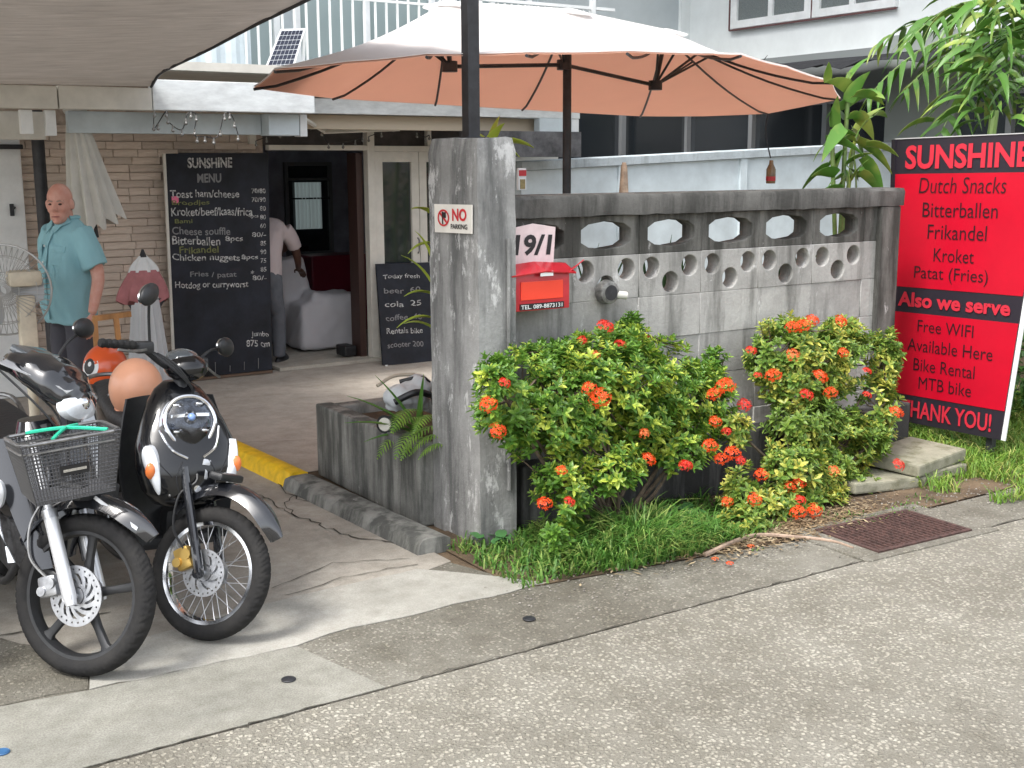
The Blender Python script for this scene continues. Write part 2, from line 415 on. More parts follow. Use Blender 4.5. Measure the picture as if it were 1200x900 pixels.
M_glass = mat('window_glass', (.03, .035, .04), .06, spec=.8, coat=.6)
M_glassb = mat('door_glass', (.02, .024, .028), .05, spec=.9, coat=.7)
M_black = mat('black_gloss_paint', (.010, .011, .014), .16, spec=.6, coat=1)
M_blackp = mat('black_plastic', (.018, .019, .021), .48, noise_s=30, noise_a=.15)
M_tyre = mat('tyre_rubber', (.016, .016, .017), .85, spec=.2, noise_s=9, noise_a=.25, col2=(.028, .027, .026), bump=.2, bump_s=90)
M_chrome = mat('chrome', (.72, .73, .75), .12, metal=1)
M_alu = mat('brushed_aluminium', (.50, .51, .53), .38, metal=.9, noise_s=30, noise_a=.12)
M_silver = mat('silver_paint', (.52, .54, .57), .28, metal=.35, coat=.6)
M_steel = mat('dull_steel', (.30, .30, .30), .42, metal=.9, noise_s=20, noise_a=.2)
M_gold = mat('gold_anodised', (.60, .40, .12), .35, metal=.8)
M_lens = mat('clear_lens', (.75, .78, .82), .08, spec=.7, coat=1, noise_s=14, noise_a=.12)
M_orangel = mat('orange_bulb', (.75, .20, .05), .25, coat=.5)
M_redp = mat('red_paint', (.52, .018, .03), .35, coat=.3, noise_s=8, noise_a=.12)
M_iron = mat('black_iron', (.022, .023, .027), .5, noise_s=14, noise_a=.25)
M_wood = mat('chair_wood', (.45, .22, .075), .5, noise_s=9, noise_a=.2, stretch=(1, 1, .2))

# ================================================================== ground
def sheet(name, pts, z, m, thick=.004, **kw):
    mb = MB(); n = len(pts)
    vs = [V((p[0], p[1], z)) for p in pts]+[V((p[0], p[1], z-thick)) for p in pts]
    mb.add(vs, [list(range(n)), [n+i for i in range(n)][::-1]]+[[i, n+i, n+(i+1) % n, (i+1) % n] for i in range(n)])
    return mb.build(name, m, kind='structure', **kw)
def wob(pts, amp=.02, step=.12, seed=0):
    """an uneven hand-trowelled edge"""
    out = []; rnd = random.Random(seed)
    for i in range(len(pts)):
        a, b = V((*pts[i][:2], 0)), V((*pts[(i+1) % len(pts)][:2], 0)); k = max(1, int((b-a).length/step)) if (b-a).length < 12 else 1
        for j in range(k):
            p = a.lerp(b, j/k)
            if j: p += V((rnd.uniform(-amp, amp), rnd.uniform(-amp, amp), 0))
            out.append((p.x, p.y))
    return out
sheet('ground', [(-250, -250), (250, -250), (250, 250), (-250, 250)], -.012, M_soil, .02)
sheet('road', [(-60, -8), (80, -8), (80, 3.42), (-60, 3.42)], 0.0, M_road)
sheet('gutter_strip', [(-6, 3.435), (60, 3.435), (60, 3.80), (4.1, 3.80), (2.7, 3.97), (2.5, 4.6), (-6, 4.6)], -.003, M_gutter)
sheet('gutter_strip', wob([(-40, 3.435), (1.715, 3.435), (1.60, 3.93), (.86, 3.97), (-.1, 4.10), (-40, 4.1)], .006, .3), 0.0, M_gutter2)
sheet('pale_cement_ramp', wob([(.865, 3.975), (1.60, 3.935), (1.75, 3.975), (2.76, 3.975), (2.38, 4.44), (1.6, 4.40), (.95, 4.30)], .010, .09, 2), .0015, M_ramp, .003)
sheet('rough_verge_patch', wob([(-1.0, 4.11), (-.1, 4.11), (.86, 3.98), (.93, 4.28), (.70, 4.62), (-1.0, 4.62)], .015, .1, 3), .0005, M_gutter, .004)
sheet('driveway', wob([(-6, 4.60), (.72, 4.55), (.95, 4.25), (1.6, 4.36), (2.37, 4.39), (2.56, 4.45), (2.56, 7.2), (-6, 7.2)], .004, .2, 4), -.0012, M_drive)
sheet('terrace_floor', [(-6, 7.2), (2.56, 7.2), (2.56, 6.3), (2.74, 6.3), (9.5, 6.3), (9.5, 9.72), (-6, 9.72)], -.004, M_terr)
sheet('garden_soil', [(3.28, 4.9), (11.9, 4.9), (11.9, 6.28), (3.28, 6.28)], .0, M_soil)
sheet('verge_soil', [(2.62, 3.99), (4.1, 3.82), (9, 3.82), (9, 4.85), (2.62, 4.85)], -.001, M_soil)
def crack(pts, wd, name='crack', seed=1, z=.0035, m=None):
    rnd = random.Random(seed); pts = [V((*p, 0)) for p in pts]; P_ = []
    for i in range(len(pts)-1):
        k = max(2, int((pts[i+1]-pts[i]).length/.045))
        for j in range(k): P_.append(pts[i].lerp(pts[i+1], j/k)+V((rnd.gauss(0, 1), rnd.gauss(0, 1), 0))*wd*1.1)
    P_.append(pts[-1]); rows = [[], []]
    for i, p in enumerate(P_):
        d = (P_[min(i+1, len(P_)-1)]-P_[max(i-1, 0)]).normalized(); n_ = V((-d.y, d.x, 0)); w_ = wd*rnd.uniform(.35, 1.1)/2
        rows[0].append(p+n_*w_+V((0, 0, z))); rows[1].append(p-n_*w_+V((0, 0, z)))
    mb = MB(); mb.grid(rows[::-1]); return mb.build(name, m or M_crack, kind='structure')
def gp(x, y): q = at(x, y, Z=0); return (q.x, q.y)
crack([(-3, 3.428), (10, 3.428)], .007, 'road_joint', 3, .002)
crack([gp(300, 578), gp(345, 605), gp(420, 632), gp(500, 640)], .010, seed=5)
crack([gp(345, 605), gp(335, 590), gp(352, 575)], .007, seed=6)
crack([gp(285, 545), gp(320, 560), gp(345, 585), gp(420, 600), gp(445, 620)], .012, seed=16)
crack([gp(335, 700), gp(400, 678), gp(490, 662)], .006, seed=8)
crack([gp(320, 690), gp(390, 660), gp(480, 655)], .006, seed=9)
crack([gp(250, 520), gp(390, 515)], .005, seed=9)
crack([gp(0, 745), gp(60, 735), gp(130, 718)], .012, seed=12)
for i, (x, y, r_) in enumerate(((338, 795, .021), (620, 724, .021), (2, 880, .019))):
    p = at(x, y, Z=.006); mb = MB(); mb.rev([(.001, .0), (r_, 0), (r_, -.006), (r_*.8, -.008), (.001, -.008)], (0, 0, 0), 'z', 14, False)
    mb.tube([V((r_*1.1*math.cos(a), r_*1.1*math.sin(a), -.003)) for a in [k*PI/8 for k in range(16)]], .003, 5, closed=True)
    mb.build('gutter_stud', M_iron if i < 2 else mat('blue_cap_plastic', (.03, .10, .22), .5), label=('small black iron cap set in the pale gutter cement', 'small black iron cap in the rough gutter strip below the grass', 'small dark blue cap in the gutter at the left edge of the photo')[i], cat='stud', group='small caps set in the gutter', smooth=True).location = p

# kerb: yellow part and bare part
def kerb(name, y0, y1, m, top=.11, x0=2.40, x1=2.56, skew=.05, chip=.008, **kw):
    mb = MB(); n = max(3, int((y1-y0)/.06)); rows = []; rnd = random.Random(int(y0*10))
    for i in range(n+1):
        y = y0+(y1-y0)*i/n; dx = (6.3-y)*skew; c = lambda: rnd.uniform(-chip, chip)
        rows.append([V((x0+dx-.015, y, -.01)), V((x0+dx, y, top*.55+c())), V((x0+dx+.018+c(), y, top*.93+c())), V((x0+dx+.04, y, top+c()*.5)), V((x1+dx-.03, y, top)), V((x1+dx, y, top-.01)), V((x1+dx, y, -.01))])
    mb.loft(rows[::-1]); return mb.build(name, m, **kw)
M_yel = mat('yellow_kerb_paint', (.80, .50, .01), .6, noise_s=16, noise_a=.12, obj=False, bump=.3, bump_s=30)
kerb('yellow_kerb', 6.02, 9.0, M_yel, .08, 2.42, 2.54, label='low concrete kerb painted yellow between the driveway and the terrace', cat='kerb', smooth=True)
kerb('bare_kerb', 4.6, 6.018, M_planter, .065, label='bare grey cement kerb along the foot of the planter wall', cat='kerb', smooth=True, chip=.012)

# ================================================================== garden wall of cement blocks
WY, WT = 4.72, .10
wall = thing('garden_wall', 'grey cement block garden wall with openwork rows under a dark cap', 'wall', (3.03, WY, 0))
def wpart(name, me, m, x, z, dy=0.0):
    o = bpy.data.objects.new(name, me); C.objects.link(o); o.parent = wall; o.rotation_euler = (PI/2, 0, 0)
    o.location = (x-3.03, WT/2+dy, z); return o
def rect(w_, h_, cx=0, cy=0): return [(cx-w_/2, cy-h_/2), (cx+w_/2, cy-h_/2), (cx+w_/2, cy+h_/2), (cx-w_/2, cy+h_/2)]
def circ(cx, cy, r_, n=26): return [(cx+r_*math.cos(-2*PI*k/n), cy+r_*math.sin(-2*PI*k/n)) for k in range(n)]
BW, BH = .415, .2205
g = .008
hexo = [(-.158, -.032), (-.158, .034), (-.11, .062), (0, .076), (.11, .062), (.158, .034), (.158, -.032), (.11, -.058), (0, -.070), (-.11, -.058)][::-1]
me_hex = plate('openwork_block', [rect(BW-g, .198-g), hexo], WT-.002, .004)
me_hole = plate('round_hole_block', [rect(BW-g, BH-g), circ(-.128, .038, .058), circ(.128, .038, .058), circ(.0, -.042, .058)], WT-.002, .004)
me_solid = plate('cement_block', [rect(BW-g, BH-g)], WT-.002, .005)
def bmat(me, mm):
    me.materials.clear(); me.materials.append(mm)
bmat(me_hex, M_blockd); bmat(me_hole, M_block); bmat(me_solid, M_block)
rb = random.Random(4)
for k in range(-1, 6):
    xc = 3.6275+BW*k; full = k < 5
    if k == -1: xc = 3.2125
    if full:
        wpart('openwork_block', me_hex, M_blockd, xc, 1.399, rb.uniform(-.003, .003))
        wpart('round_hole_block', me_hole, M_block, xc, 1.1895, rb.uniform(-.003, .003))
    for r_ in range(4):
        if full: wpart('cement_block', me_solid, M_block, xc, .969-BH*r_, rb.uniform(-.004, .004))
# short end blocks next to the post
me_e1 = plate('end_block', [rect(.105, .198-g)], WT-.002, .004); bmat(me_e1, M_blockd)
me_e2 = plate('end_block', [rect(.105, BH-g)], WT-.002, .004); bmat(me_e2, M_block)
wpart('end_block', me_e1, M_blockd, 5.552, 1.399)
for r_ in range(5): wpart('end_block', me_e2, M_block, 5.552, 1.1895-BH*r_)
# mortar core (recessed behind block faces)
mb = MB()
mb.m = 0
for k in range(6):
    mb.box((3.42+BW*k-3.03, WT/2, .76), (.012, WT-.012, 1.48))
for z in (1.3, 1.079, .859, .638, .418, .198): mb.box((1.28, WT/2, z), (2.56, WT-.014, .012))
mb.box((1.25, WT/2, 1.499), (2.56, WT-.02, .006))
mb.build('mortar_joint', M_mortar, wall)
mb = MB(); n = 40; rows = []
for i in range(n+1):
    x = 3.01+(5.79-3.01)*i/n-3.03; c = lambda: rb.uniform(-.003, .003)
    rows.append([V((x, -.035+c(), 1.5+c())), V((x, -.04+c(), 1.585+c())), V((x, -.028, 1.603+c())), V((x, WT+.03, 1.605)), V((x, WT+.035, 1.5))])
mb.loft(rows[::-1]); mb.build('wall_cap', M_cap, wall, smooth=True)
mb = MB(); mb.box((5.69-3.03, WT/2, .745), (.17, WT+.06, 1.508), bev=.01); mb.build('end_post', M_blockd, wall)
mb = MB(); mb.box((4.45-3.03, -.06, .16), (2.8, .118, .34), bev=.015); mb.build('base_step', weathered('dark_base_cement', (.15, .15, .145), (.03, .03, .03), .8), wall)

# gate pillar
mb = MB(); rows = []; n = 30
for i in range(n+1):
    z = -.03+1.895*i/n; c = lambda a=.004: rb.uniform(-a, a)
    x0, x1, y0, y1 = 2.775, 2.975, 4.545, 4.985
    if i == n: x0 += .012; x1 -= .012; y0 += .012; y1 -= .012; z += .0
    pts = []
    for (ax, ay), (bx, by) in (((x0, y0), (x1, y0)), ((x1, y0), (x1, y1)), ((x1, y1), (x0, y1)), ((x0, y1), (x0, y0))):
        for t in range(6):
            pts.append(V((ax+(bx-ax)*t/6+c(.0025), ay+(by-ay)*t/6+c(.0025), z+(c(.006) if i else 0))))
    rows.append(pts)
mb.loft(rows); mb.build('gate_pillar', M_pillar, smooth=True, label='square weathered grey cement gate pillar with a small NO sign', cat='pillar', loc=(2.9, 4.76, 0), auto=.35)
# conduit strip down the pillar right face
mb = MB(); mb.tube([(2.93, 4.537, .25), (2.93, 4.537, 1.42)], .010, 8); mb.build('conduit_pipe', M_pillar, label='thin cement coloured pipe running down the right edge of the pillar', cat='pipe', smooth=True)
# NO sign
sg = thing('parking_sign', 'small white NO sign with red prohibition symbol on the pillar', 'sign', (2.766, 4.765, 1.505))
a, b, c_, d_ = at(510, 239, X=2.765), at(554, 240, X=2.765), at(554, 274, X=2.765), at(511, 272, X=2.765)
def quadfn(TL, TR, BL, BR, off=V((0, 0, 0))):
    return lambda s, t: (V(BL).lerp(V(BR), s)).lerp(V(TL).lerp(V(TR), s), t)+off
org = V((2.766, 4.765, 1.505)); off = V((-.004, 0, 0))
mb = MB(); q = quadfn(a, b, d_, c_); mb.loft([[q(0, 0)-org, q(1, 0)-org, q(1, 1)-org, q(0, 1)-org], [q(0, 0)-org+off*1.5, q(1, 0)-org+off*1.5, q(1, 1)-org+off*1.5, q(0, 1)-org+off*1.5]][::-1])
mb.build('sign_plate', mat('sign_cream', (.80, .77, .70), .4, noise_s=12, noise_a=.05), sg)
M_rsym = mat('sign_red_ink', (.58, .02, .03), .5); M_ink = mat('black_ink', (.012, .012, .014), .5)
qf = lambda x0, x1, y0, y1: (lambda s, t: q(x0+(x1-x0)*s, y0+(y1-y0)*t)-org+off*2.2)
text_on('NO', qf(.50, .88, .42, .86), M_rsym, sg, bold=.03)
text_on('PARKING', qf(.46, .90, .14, .32), M_ink, sg, bold=.02)
mb = MB(); f = qf(0, 1, 0, 1)
cen, rad = (.26, .52), (.16, .30)
o1 = [f(cen[0]+rad[0]*math.cos(k*PI/16), cen[1]+rad[1]*math.sin(k*PI/16)) for k in range(32)]; o2 = [f(cen[0]+rad[0]*.78*math.cos(k*PI/16), cen[1]+rad[1]*.78*math.sin(k*PI/16)) for k in range(32)]
mb.add(o1+o2, [[k, (k+1) % 32, 32+(k+1) % 32, 32+k] for k in range(32)])
mb.add([f(.14, .68), f(.17, .74), f(.38, .36), f(.35, .30)], [[0, 1, 2, 3]]); mb.build('prohibition_symbol', M_rsym, sg)
mb = MB(); mb.add([f(.22, .30), f(.25, .30), f(.25, .74), f(.22, .74)], [[0, 1, 2, 3]]); mb.add([f(.25, .52), f(.33, .52), f(.33, .72), f(.25, .72)], [[0, 1, 2, 3]]); mb.build('symbol_letter', M_ink, sg)

# number plate 19/1 and mailbox
yq = 4.665
npz = thing('house_number_plate', 'pinkish white house number plate reading 19/1 above the red mailbox', 'number plate', (3.2, yq, 1.35))
pts = [at(x, y, Y=yq) for x, y in ((601, 318), (598, 268), (625, 262), (651, 266), (648, 318))]
o0 = V((3.2, yq, 1.35)); mb = MB(); mb.loft([[p-o0 for p in pts], [p-o0+V((0, .006, 0)) for p in pts]]); mb.build('plate', mat('faded_pink_plate', (.72, .60, .60), .5, noise_s=14, noise_a=.06), npz)
text_on('19/1', lin(at(602, 300, Y=yq)-o0+V((0, -.002, 0)), at(647, 299, Y=yq)-at(602, 300, Y=yq), at(602, 275, Y=yq)-at(602, 300, Y=yq)), M_ink, npz, bold=.035, shear=.12)
mbx = thing('mailbox', 'red metal letterbox with sloping roof on the garden wall', 'mailbox', (3.24, 4.60, 1.15))
o0 = V((3.24, 4.60, 1.15))
def yz(x, y, Y): return at(x, y, Y=Y)-o0
x0, x1 = at(602, 340, Y=4.56).x-.0-3.24, at(668, 340, Y=4.56).x-3.24
z0, z1 = at(640, 363, Y=4.56).z-1.15, at(640, 320, Y=4.56).z-1.15
mb = MB(); mb.box(((x0+x1)/2, .03, (z0+z1)/2), (x1-x0, .13, z1-z0), bev=.004); mb.build('box_body', M_redp, mbx, smooth=True)
mb = MB(); ov = .022
mb.shell([[V((x0-ov, -.06, z1-.004)), V(((x0+x1)/2, -.07, z1+.012)), V((x1+ov, -.06, z1-.004))], [V((x0-ov, .03, z1+.036)), V(((x0+x1)/2, .03, z1+.05)), V((x1+ov, .03, z1+.036))], [V((x0-ov, .10, z1+.0)), V(((x0+x1)/2, .10, z1+.01)), V((x1+ov, .10, z1+.0))]], .006); mb.build('roof', M_redp, mbx)
mb = MB(); mb.shell([[V((x1-.02, -.05, z1+.0)), V((x1+.07, -.05, z1+.055))], [V((x1-.02, .02, z1-.015)), V((x1+.05, .02, z1-.0))]], .005); mb.build('lid_flap', M_redp, mbx)
mb = MB(); mb.box(((x0+x1)/2, -.038, (z0+z1)/2+.008), (x1-x0-.08, .006, .085), bev=.002); mb.build('slot_flap', mat('bright_red_enamel', (.80, .05, .02), .3, coat=.4), mbx)
mb = MB(); mb.box(((x0+x1)/2+.01, -.062, z1+.0), (.07, .004, .022)); mb.build('label_plate', M_white, mbx)
mb = MB(); mb.box(((x0+x1)/2, -.038, z0+.020), (x1-x0-.07, .005, .028)); mb.build('phone_plate', M_ink, mbx)
text_on('TEL. 089-8873131', lin((x0+.04, -.0415, z0+.010), (x1-x0-.085, 0, 0), (0, 0, .019)), M_white, mbx, bold=.01)

# round wall lamp
lm = thing('wall_lamp', 'small round grey wall lamp with short spout beside the mailbox', 'lamp', at(708, 342, Y=4.70))
mb = MB(); mb.rev([(.001, .0), (.058, 0), (.062, -.012), (.055, -.05), (.040, -.056), (.001, -.056)], (0, 0, 0), 'y', 24, False); mb.build('lamp_ring', mat('weathered_grey_metal', (.22, .22, .21), .6, metal=.5, noise_s=25, noise_a=.3), lm, smooth=True)
mb = MB(); mb.rev([(.001, -.058), (.038, -.058), (.036, -.052), (.001, -.052)], (0, 0, 0), 'y', 20, False); mb.build('lamp_face', M_iron, lm)
mb = MB(); mb.tube([(.02, -.03, -.01), (.10, -.05, -.02)], [.02, .02], 10); mb.build('spout', mat('pale_tube', (.55, .54, .50), .5), lm, smooth=True)

# planter
pl = thing('planter', 'low weathered concrete planter wall running back from the gate pillar', 'planter', (2.73, 5.6, 0))
def face_rows(): pass
mb = MB(); px0, px1, py0, py1, pz = 2.70-2.73, 3.35-2.73, 4.99-5.6, 6.22-5.6, .41
mb.box((px0+.05, (py0+py1)/2, pz/2-.005), (.10, py1-py0, pz+.01), bev=.012); mb.build('side_wall', M_planter, pl)
mb = MB(); mb.box(((px0+px1)/2+.05, py1-.052, pz/2-.009), (px1-px0-.12, .10, pz), bev=.012); mb.build('back_wall', M_planter, pl)
mb = MB(); mb.box((px1-.0, (py0+py1)/2, pz/2-.012), (.09, py1-py0-.02, pz-.004), bev=.012); mb.build('inner_wall', M_planter, pl)
mb = MB(); mb.box(((px0+px1)/2, (py0+py1)/2-.03, pz/2-.04), (px1-px0-.16, py1-py0-.14, pz-.06)); mb.build('soil_fill', M_soil, pl)

# drain grate
gr = thing('drain_grate', 'rusty brown iron drain grate set in a concrete rim by the road', 'grate', (4.55, 3.64, 0))
GL, GW = .60, .36
M_rust = mat('rusty_iron', (.075, .038, .032), .8, noise_s=40, noise_a=.3, bump=.4, bump_s=120)
go = Euler((0, 0, R(-2)))
gr.rotation_euler = go
mb = MB(); mb.box((0, 0, -.03), (GL+.02, GW+.02, .02)); mb.build('drain_pit', M_dark, gr)
for k in range(19):
    mb = MB(); x = -GL/2+GL*(k+.5)/19; mb.box((x, 0, 0.004), (.010, GW, .018)); mb.build('grate_bar', M_rust, gr)
for k in range(11):
    mb = MB(); y = -GW/2+GW*(k+.5)/11; mb.box((0, y, .002), (GL, .008, .014)); mb.build('cross_bar', M_rust, gr)
mb = MB()
for sx, sy, lx, ly in ((0, -1, GL+.04, .02), (0, 1, GL+.04, .02), (-1, 0, .02, GW), (1, 0, .02, GW)): mb.box((sx*(GL/2+.01), sy*(GW/2+.01), .003), (lx, ly, .02))
mb.build('grate_frame', M_rust, gr)
mb = MB()
for sx, sy, lx, ly in ((0, -1, GL+.30, .055), (0, 1, GL+.30, .07), (-1, 0, .13, GW+.04), (1, 0, .13, GW+.04)):
    mb.box((sx*(GL/2+.085), sy*(GW/2+.05), -.004), (lx-.002, ly, .022), bev=.004)
mb.build('concrete_rim', M_gutter, gr)

# loose slabs
mslab = weathered('mossy_slab', (.30, .29, .22), (.12, .12, .07), .5, streak=False)
mb = MB(); mb.box((0, 0, .045), (.50, .36, .07), bev=.012); o = mb.build('concrete_slab', mslab, label='square mossy concrete slab lying raised in front of the red sign', cat='slab', group='loose slabs', loc=None); o.location = (5.52, 4.30, .06); o.rotation_euler = (R(2), R(-2), R(8))
mb = MB(); mb.box((0, 0, .03), (.52, .30, .06), bev=.012); o = mb.build('concrete_slab', mslab, label='flat cracked slab on the soil in front of the raised slab', cat='slab', group='loose slabs'); o.location = (5.13, 4.27, .0); o.rotation_euler = (R(-1), R(3), R(-6))
mb = MB(); mb.box((0, 0, .03), (.42, .40, .06), bev=.01); o = mb.build('concrete_slab', mslab, label='lower slab under the raised mossy slab by the red sign', cat='slab', group='loose slabs'); o.location = (5.55, 4.32, .005)

# ================================================================== the red sign
sx_ = 6.1
ban = thing('snack_sign', 'tall red and black board headed SUNSHINE listing Dutch snacks', 'sign', (sx_, 4.5, 0))
sTL, sBL, sBR = V((0, .53, 1.888)), V((0, .474, .137)), V((0, 4.156-4.5, .150)); sTR = V((0, -.51, 1.905))
def bq(y, f):
    """y in metres on the board's left-right line, f = 0 top .. 1 bottom"""
    s_ = (0.53-y)/1.04; L_ = sTL.lerp(sBL, f); R_ = sTR.lerp(sBR, f)
    yy = y; k = (L_.y-yy)/(L_.y-R_.y); return L_.lerp(R_, k)
def band(f0, f1, m, name, th, e0=0, e1=0):
    n = 10; mb = MB(); rows = []
    for f in (f0, f1):
        L_ = sTL.lerp(sBL, f); R_ = sTR.lerp(sBR, f); rows.append([L_.lerp(R_, e0+(1-e0-e1)*i/n)-V((th, 0, 0)) for i in range(n+1)])
    mb.grid(rows[::-1]); return mb.build(name, m, ban)
M_bred = mat('banner_red', (.47, .002, .018), .38, noise_s=3, noise_a=.05, bump=.12, bump_s=5); M_bblk = mat('banner_black', (.020, .016, .024), .45)
mb = MB(); L1, L2, R1, R2 = sTL, sBL, sTR, sBR
mb.loft([[L2, R2, R1, L1], [p+V((.03, 0, 0)) for p in (L2, R2, R1, L1)]][::-1]); mb.build('backing_board', M_bblk, ban)
mb = MB(); mb.bar(R1+V((.013, -.006, 0)), R2+V((.013, -.006, 0)), .04, .01); mb.build('edge_strip', M_white, ban)
mb = MB(); mb.bar(L1+V((.013, 0, .004)), R1+V((.013, 0, .004)), .036, .006); mb.build('top_strip', mat('grey_strip', (.4, .4, .4), .5), ban)
band(.12, .515, M_bred, 'red_panel', .003, .0, .0); band(.605, .90, M_bred, 'red_panel', .003, .0, .0)
mb = MB(); mb.bar(sTL-V((.004, -.004, 0)), sBL-V((.004, -.004, 0)), .03, .012); mb.build('side_rail', M_bblk, ban)
def sgt(body, x0, x1, yc, fc, fh, m, **kw):
    ya, yb = at(x0, yc, X=sx_).y-4.5, at(x1, yc+(yc-200)*.16*(x1-x0)/150, X=sx_).y-4.5
    text_on(body, lambda s, t: bq(ya+(yb-ya)*s, fc+fh/2-fh*t)-V((.006, 0, 0)), m, ban, **kw)
M_tred = mat('letter_red', (.50, .02, .04), .5); M_tblk = mat('letter_black', (.02, .004, .008), .5)
sgt('SUNSHINE', 1062, 1209, 182, .063, .082, M_tred, bold=.032)
sgt('Dutch Snacks', 1078, 1180, 216, .160, .054, M_tblk, shear=.1, bold=-.006)
sgt('Bitterballen', 1082, 1170, 245, .243, .050, M_tblk, bold=-.002)
sgt('Frikandel', 1088, 1157, 270, .318, .050, M_tblk, bold=-.002)
sgt('Kroket', 1095, 1142, 297, .397, .046, M_tblk, bold=-.002)
sgt('Patat (Fries)', 1072, 1158, 321, .466, .056, M_tblk, bold=-.002)
sgt('Also we serve', 1053, 1184, 352, .558, .052, M_tred, bold=.035)
sgt('Free WIFI', 1076, 1141, 383, .648, .042, M_tblk, bold=-.002)
sgt('Available Here', 1064, 1163, 408, .717, .044, M_tblk, bold=-.002)
sgt('Bike Rental', 1071, 1142, 431, .786, .044, M_tblk, bold=-.002)
sgt('MTB bike', 1077, 1138, 452, .850, .044, M_tblk, bold=-.002)
sgt('THANK YOU!', 1057, 1161, 483, .948, .062, M_tred, bold=.02)
for yy in (.42, -.25):
    mb = MB(); mb.bar((.05, yy, -.02), (.05, yy, 1.5), .04, .04); mb.build('leg', M_iron, ban)

# ================================================================== main building (left)
FY = 9.72
bld = thing('cafe_building', 'cafe building with stone clad wall, glass doors and upstairs balcony', 'building', (4, FY, 0))
BO = V((4, FY, 0))
def bp_(name, mb, m, **kw):
    o = mb.build(name, m, bld, **kw); o.location = -BO; return o
M_stone = mat('cladding_stone', (.64, .54, .455), .85, noise_s=16, noise_a=.14, col2=(.52, .425, .35), bump=.6, bump_s=40, rnd=.13, obj=True, stretch=(.4, 1, 2.5))
mb = MB(); mb.box((.9, FY+.13, 1.3), (4.2, .18, 2.6)); mb.box((3.42, FY+.13, 2.1), (.84, .18, .5)); bp_('wall', mb, mat('stone_joint', (.44, .36, .30), .9, noise_s=20, obj=False))
rs = random.Random(11); cells = 0
z = .0
smesh = []
for k in range(7):
    L_ = .16+.03*k; mb = MB(); mb.box((0, 0, 0), (L_, .03, .058), bev=.006)
    mb2 = [V(p) for p in mb.v]
    for p in mb2: p.y += rs.uniform(-.004, .004)
    me = bpy.data.meshes.new('cladding_stone'); me.from_pydata([tuple(p) for p in mb2], [], mb.f); me.materials.append(M_stone); smesh.append((L_, me))
row = 0
while z < 2.0:
    x = 1.86-rs.uniform(0, .1)
    xe = 3.03 if z < 1.84 else 3.72
    while x < xe:
        L_, me = rs.choice(smesh)
        if x+L_ > xe: L_, me = smesh[0]
        if x+L_ > xe+.08: break
        o = bpy.data.objects.new('cladding_stone', me); C.objects.link(o); o.parent = bld; o.location = V((x+L_/2, FY+.03+rs.uniform(-.008, .006), z+.03))-BO; x += L_+.003
    z += .0605; row += 1
# white column left
mb = MB(); mb.box((1.45, FY-.02, 1.0), (.86, .16, 2.0), bev=.01); bp_('wall_column', mb, M_white)
p = at(14, 246, Y=FY-.11); mb = MB(); mb.box(p, (.03, .02, .09), bev=.005); mb.tube([p, p+V((.02, -.02, .02))], .008, 6); bp_('door_latch', mb, M_iron)
p = at(8, 172, Y=FY-.11); mb = MB(); mb.box(p, (.22, .05, .035), bev=.006); bp_('rail_bracket', mb, M_iron)
# door frames
def fr(name, x0, x1, z0, z1, y=FY, d=.08, m=M_cream, parent=None):
    mb = MB(); mb.box(((x0+x1)/2, y, (z0+z1)/2), (x1-x0, d, z1-z0), bev=.004); return bp_(name, mb, m)
fr('door_frame', 3.86, 4.775, 1.872, 1.915); fr('door_frame', 4.775, 4.845, 0, 2.12, FY-.002, .09)
fr('door_frame', 4.847, 6.5, 1.862, 1.912, FY, .08); fr('door_frame', 5.39, 5.43, 1.914, 2.11, FY, .06)
fr('door_frame', 3.70, 3.76, 1.92, 2.12, FY, .06)
fr('transom_panel', 3.84, 6.6, 1.905, 2.14, FY+.06, .02, mat('transom_brown', (.085, .075, .072), .7, noise_s=6, noise_a=.2))
mb = MB(); mb.box((4.55, FY-.02, .012), (1.4, .2, .03), bev=.004); bp_('threshold', mb, plainconc('pale_tile', (.50, .48, .42), (.40, .38, .33)))
# glass double doors
def leaf(x0, x1, z1=1.86):
    d = MB(); t = .075
    for a, b_, c2, d2 in ((x0, x0+t, .02, z1), (x1-t, x1, .02, z1), (x0+t, x1-t, z1-.09, z1), (x0+t, x1-t, .02, .30), (x0+t, x1-t, .80, .86)):
        d.box(((a+b_)/2, FY-.01, (c2+d2)/2), (b_-a-.001, .05, d2-c2))
    o = bp_('glass_door', d, M_cream)
    g_ = MB(); g_.box(((x0+x1)/2, FY, (.3+z1-.09)/2), (x1-x0-2*t, .01, z1-.39)); p = g_.build('door_pane', M_glassb, o)
    h = MB(); h.tube([(x1-.03, FY-.05, .95), (x1-.03, FY-.075, .97), (x1-.03, FY-.075, 1.07), (x1-.03, FY-.05, 1.09)], .007, 6); h.build('handle', M_steel, o, smooth=True)
leaf(4.85, 5.29); leaf(5.295, 5.735); fr('door_frame', 5.74, 5.82, 0, 1.86)
mb = MB(); mb.box((6.35, FY+.08, 1.0), (1.05, .12, 2.0)); bp_('side_wall', mb, M_cream)
# the room inside
mb = MB(); mb.box((4.2, 12.6, 1.3), (4.6, .1, 2.6)); bp_('room_back_wall', mb, M_navy)
mb = MB(); mb.box((1.95, 11.2, 1.3), (.1, 2.7, 2.6)); mb.box((6.45, 11.2, 1.3), (.1, 2.7, 2.6)); bp_('room_side_wall', mb, M_navy)
mb = MB(); mb.box((4.2, 11.2, .0), (4.4, 2.74, .02)); bp_('room_floor', mb, MATS['pale_tile'])
mb = MB(); mb.box((4.2, 11.2, 2.42), (4.4, 2.74, .04)); bp_('room_ceiling', mb, M_navy)
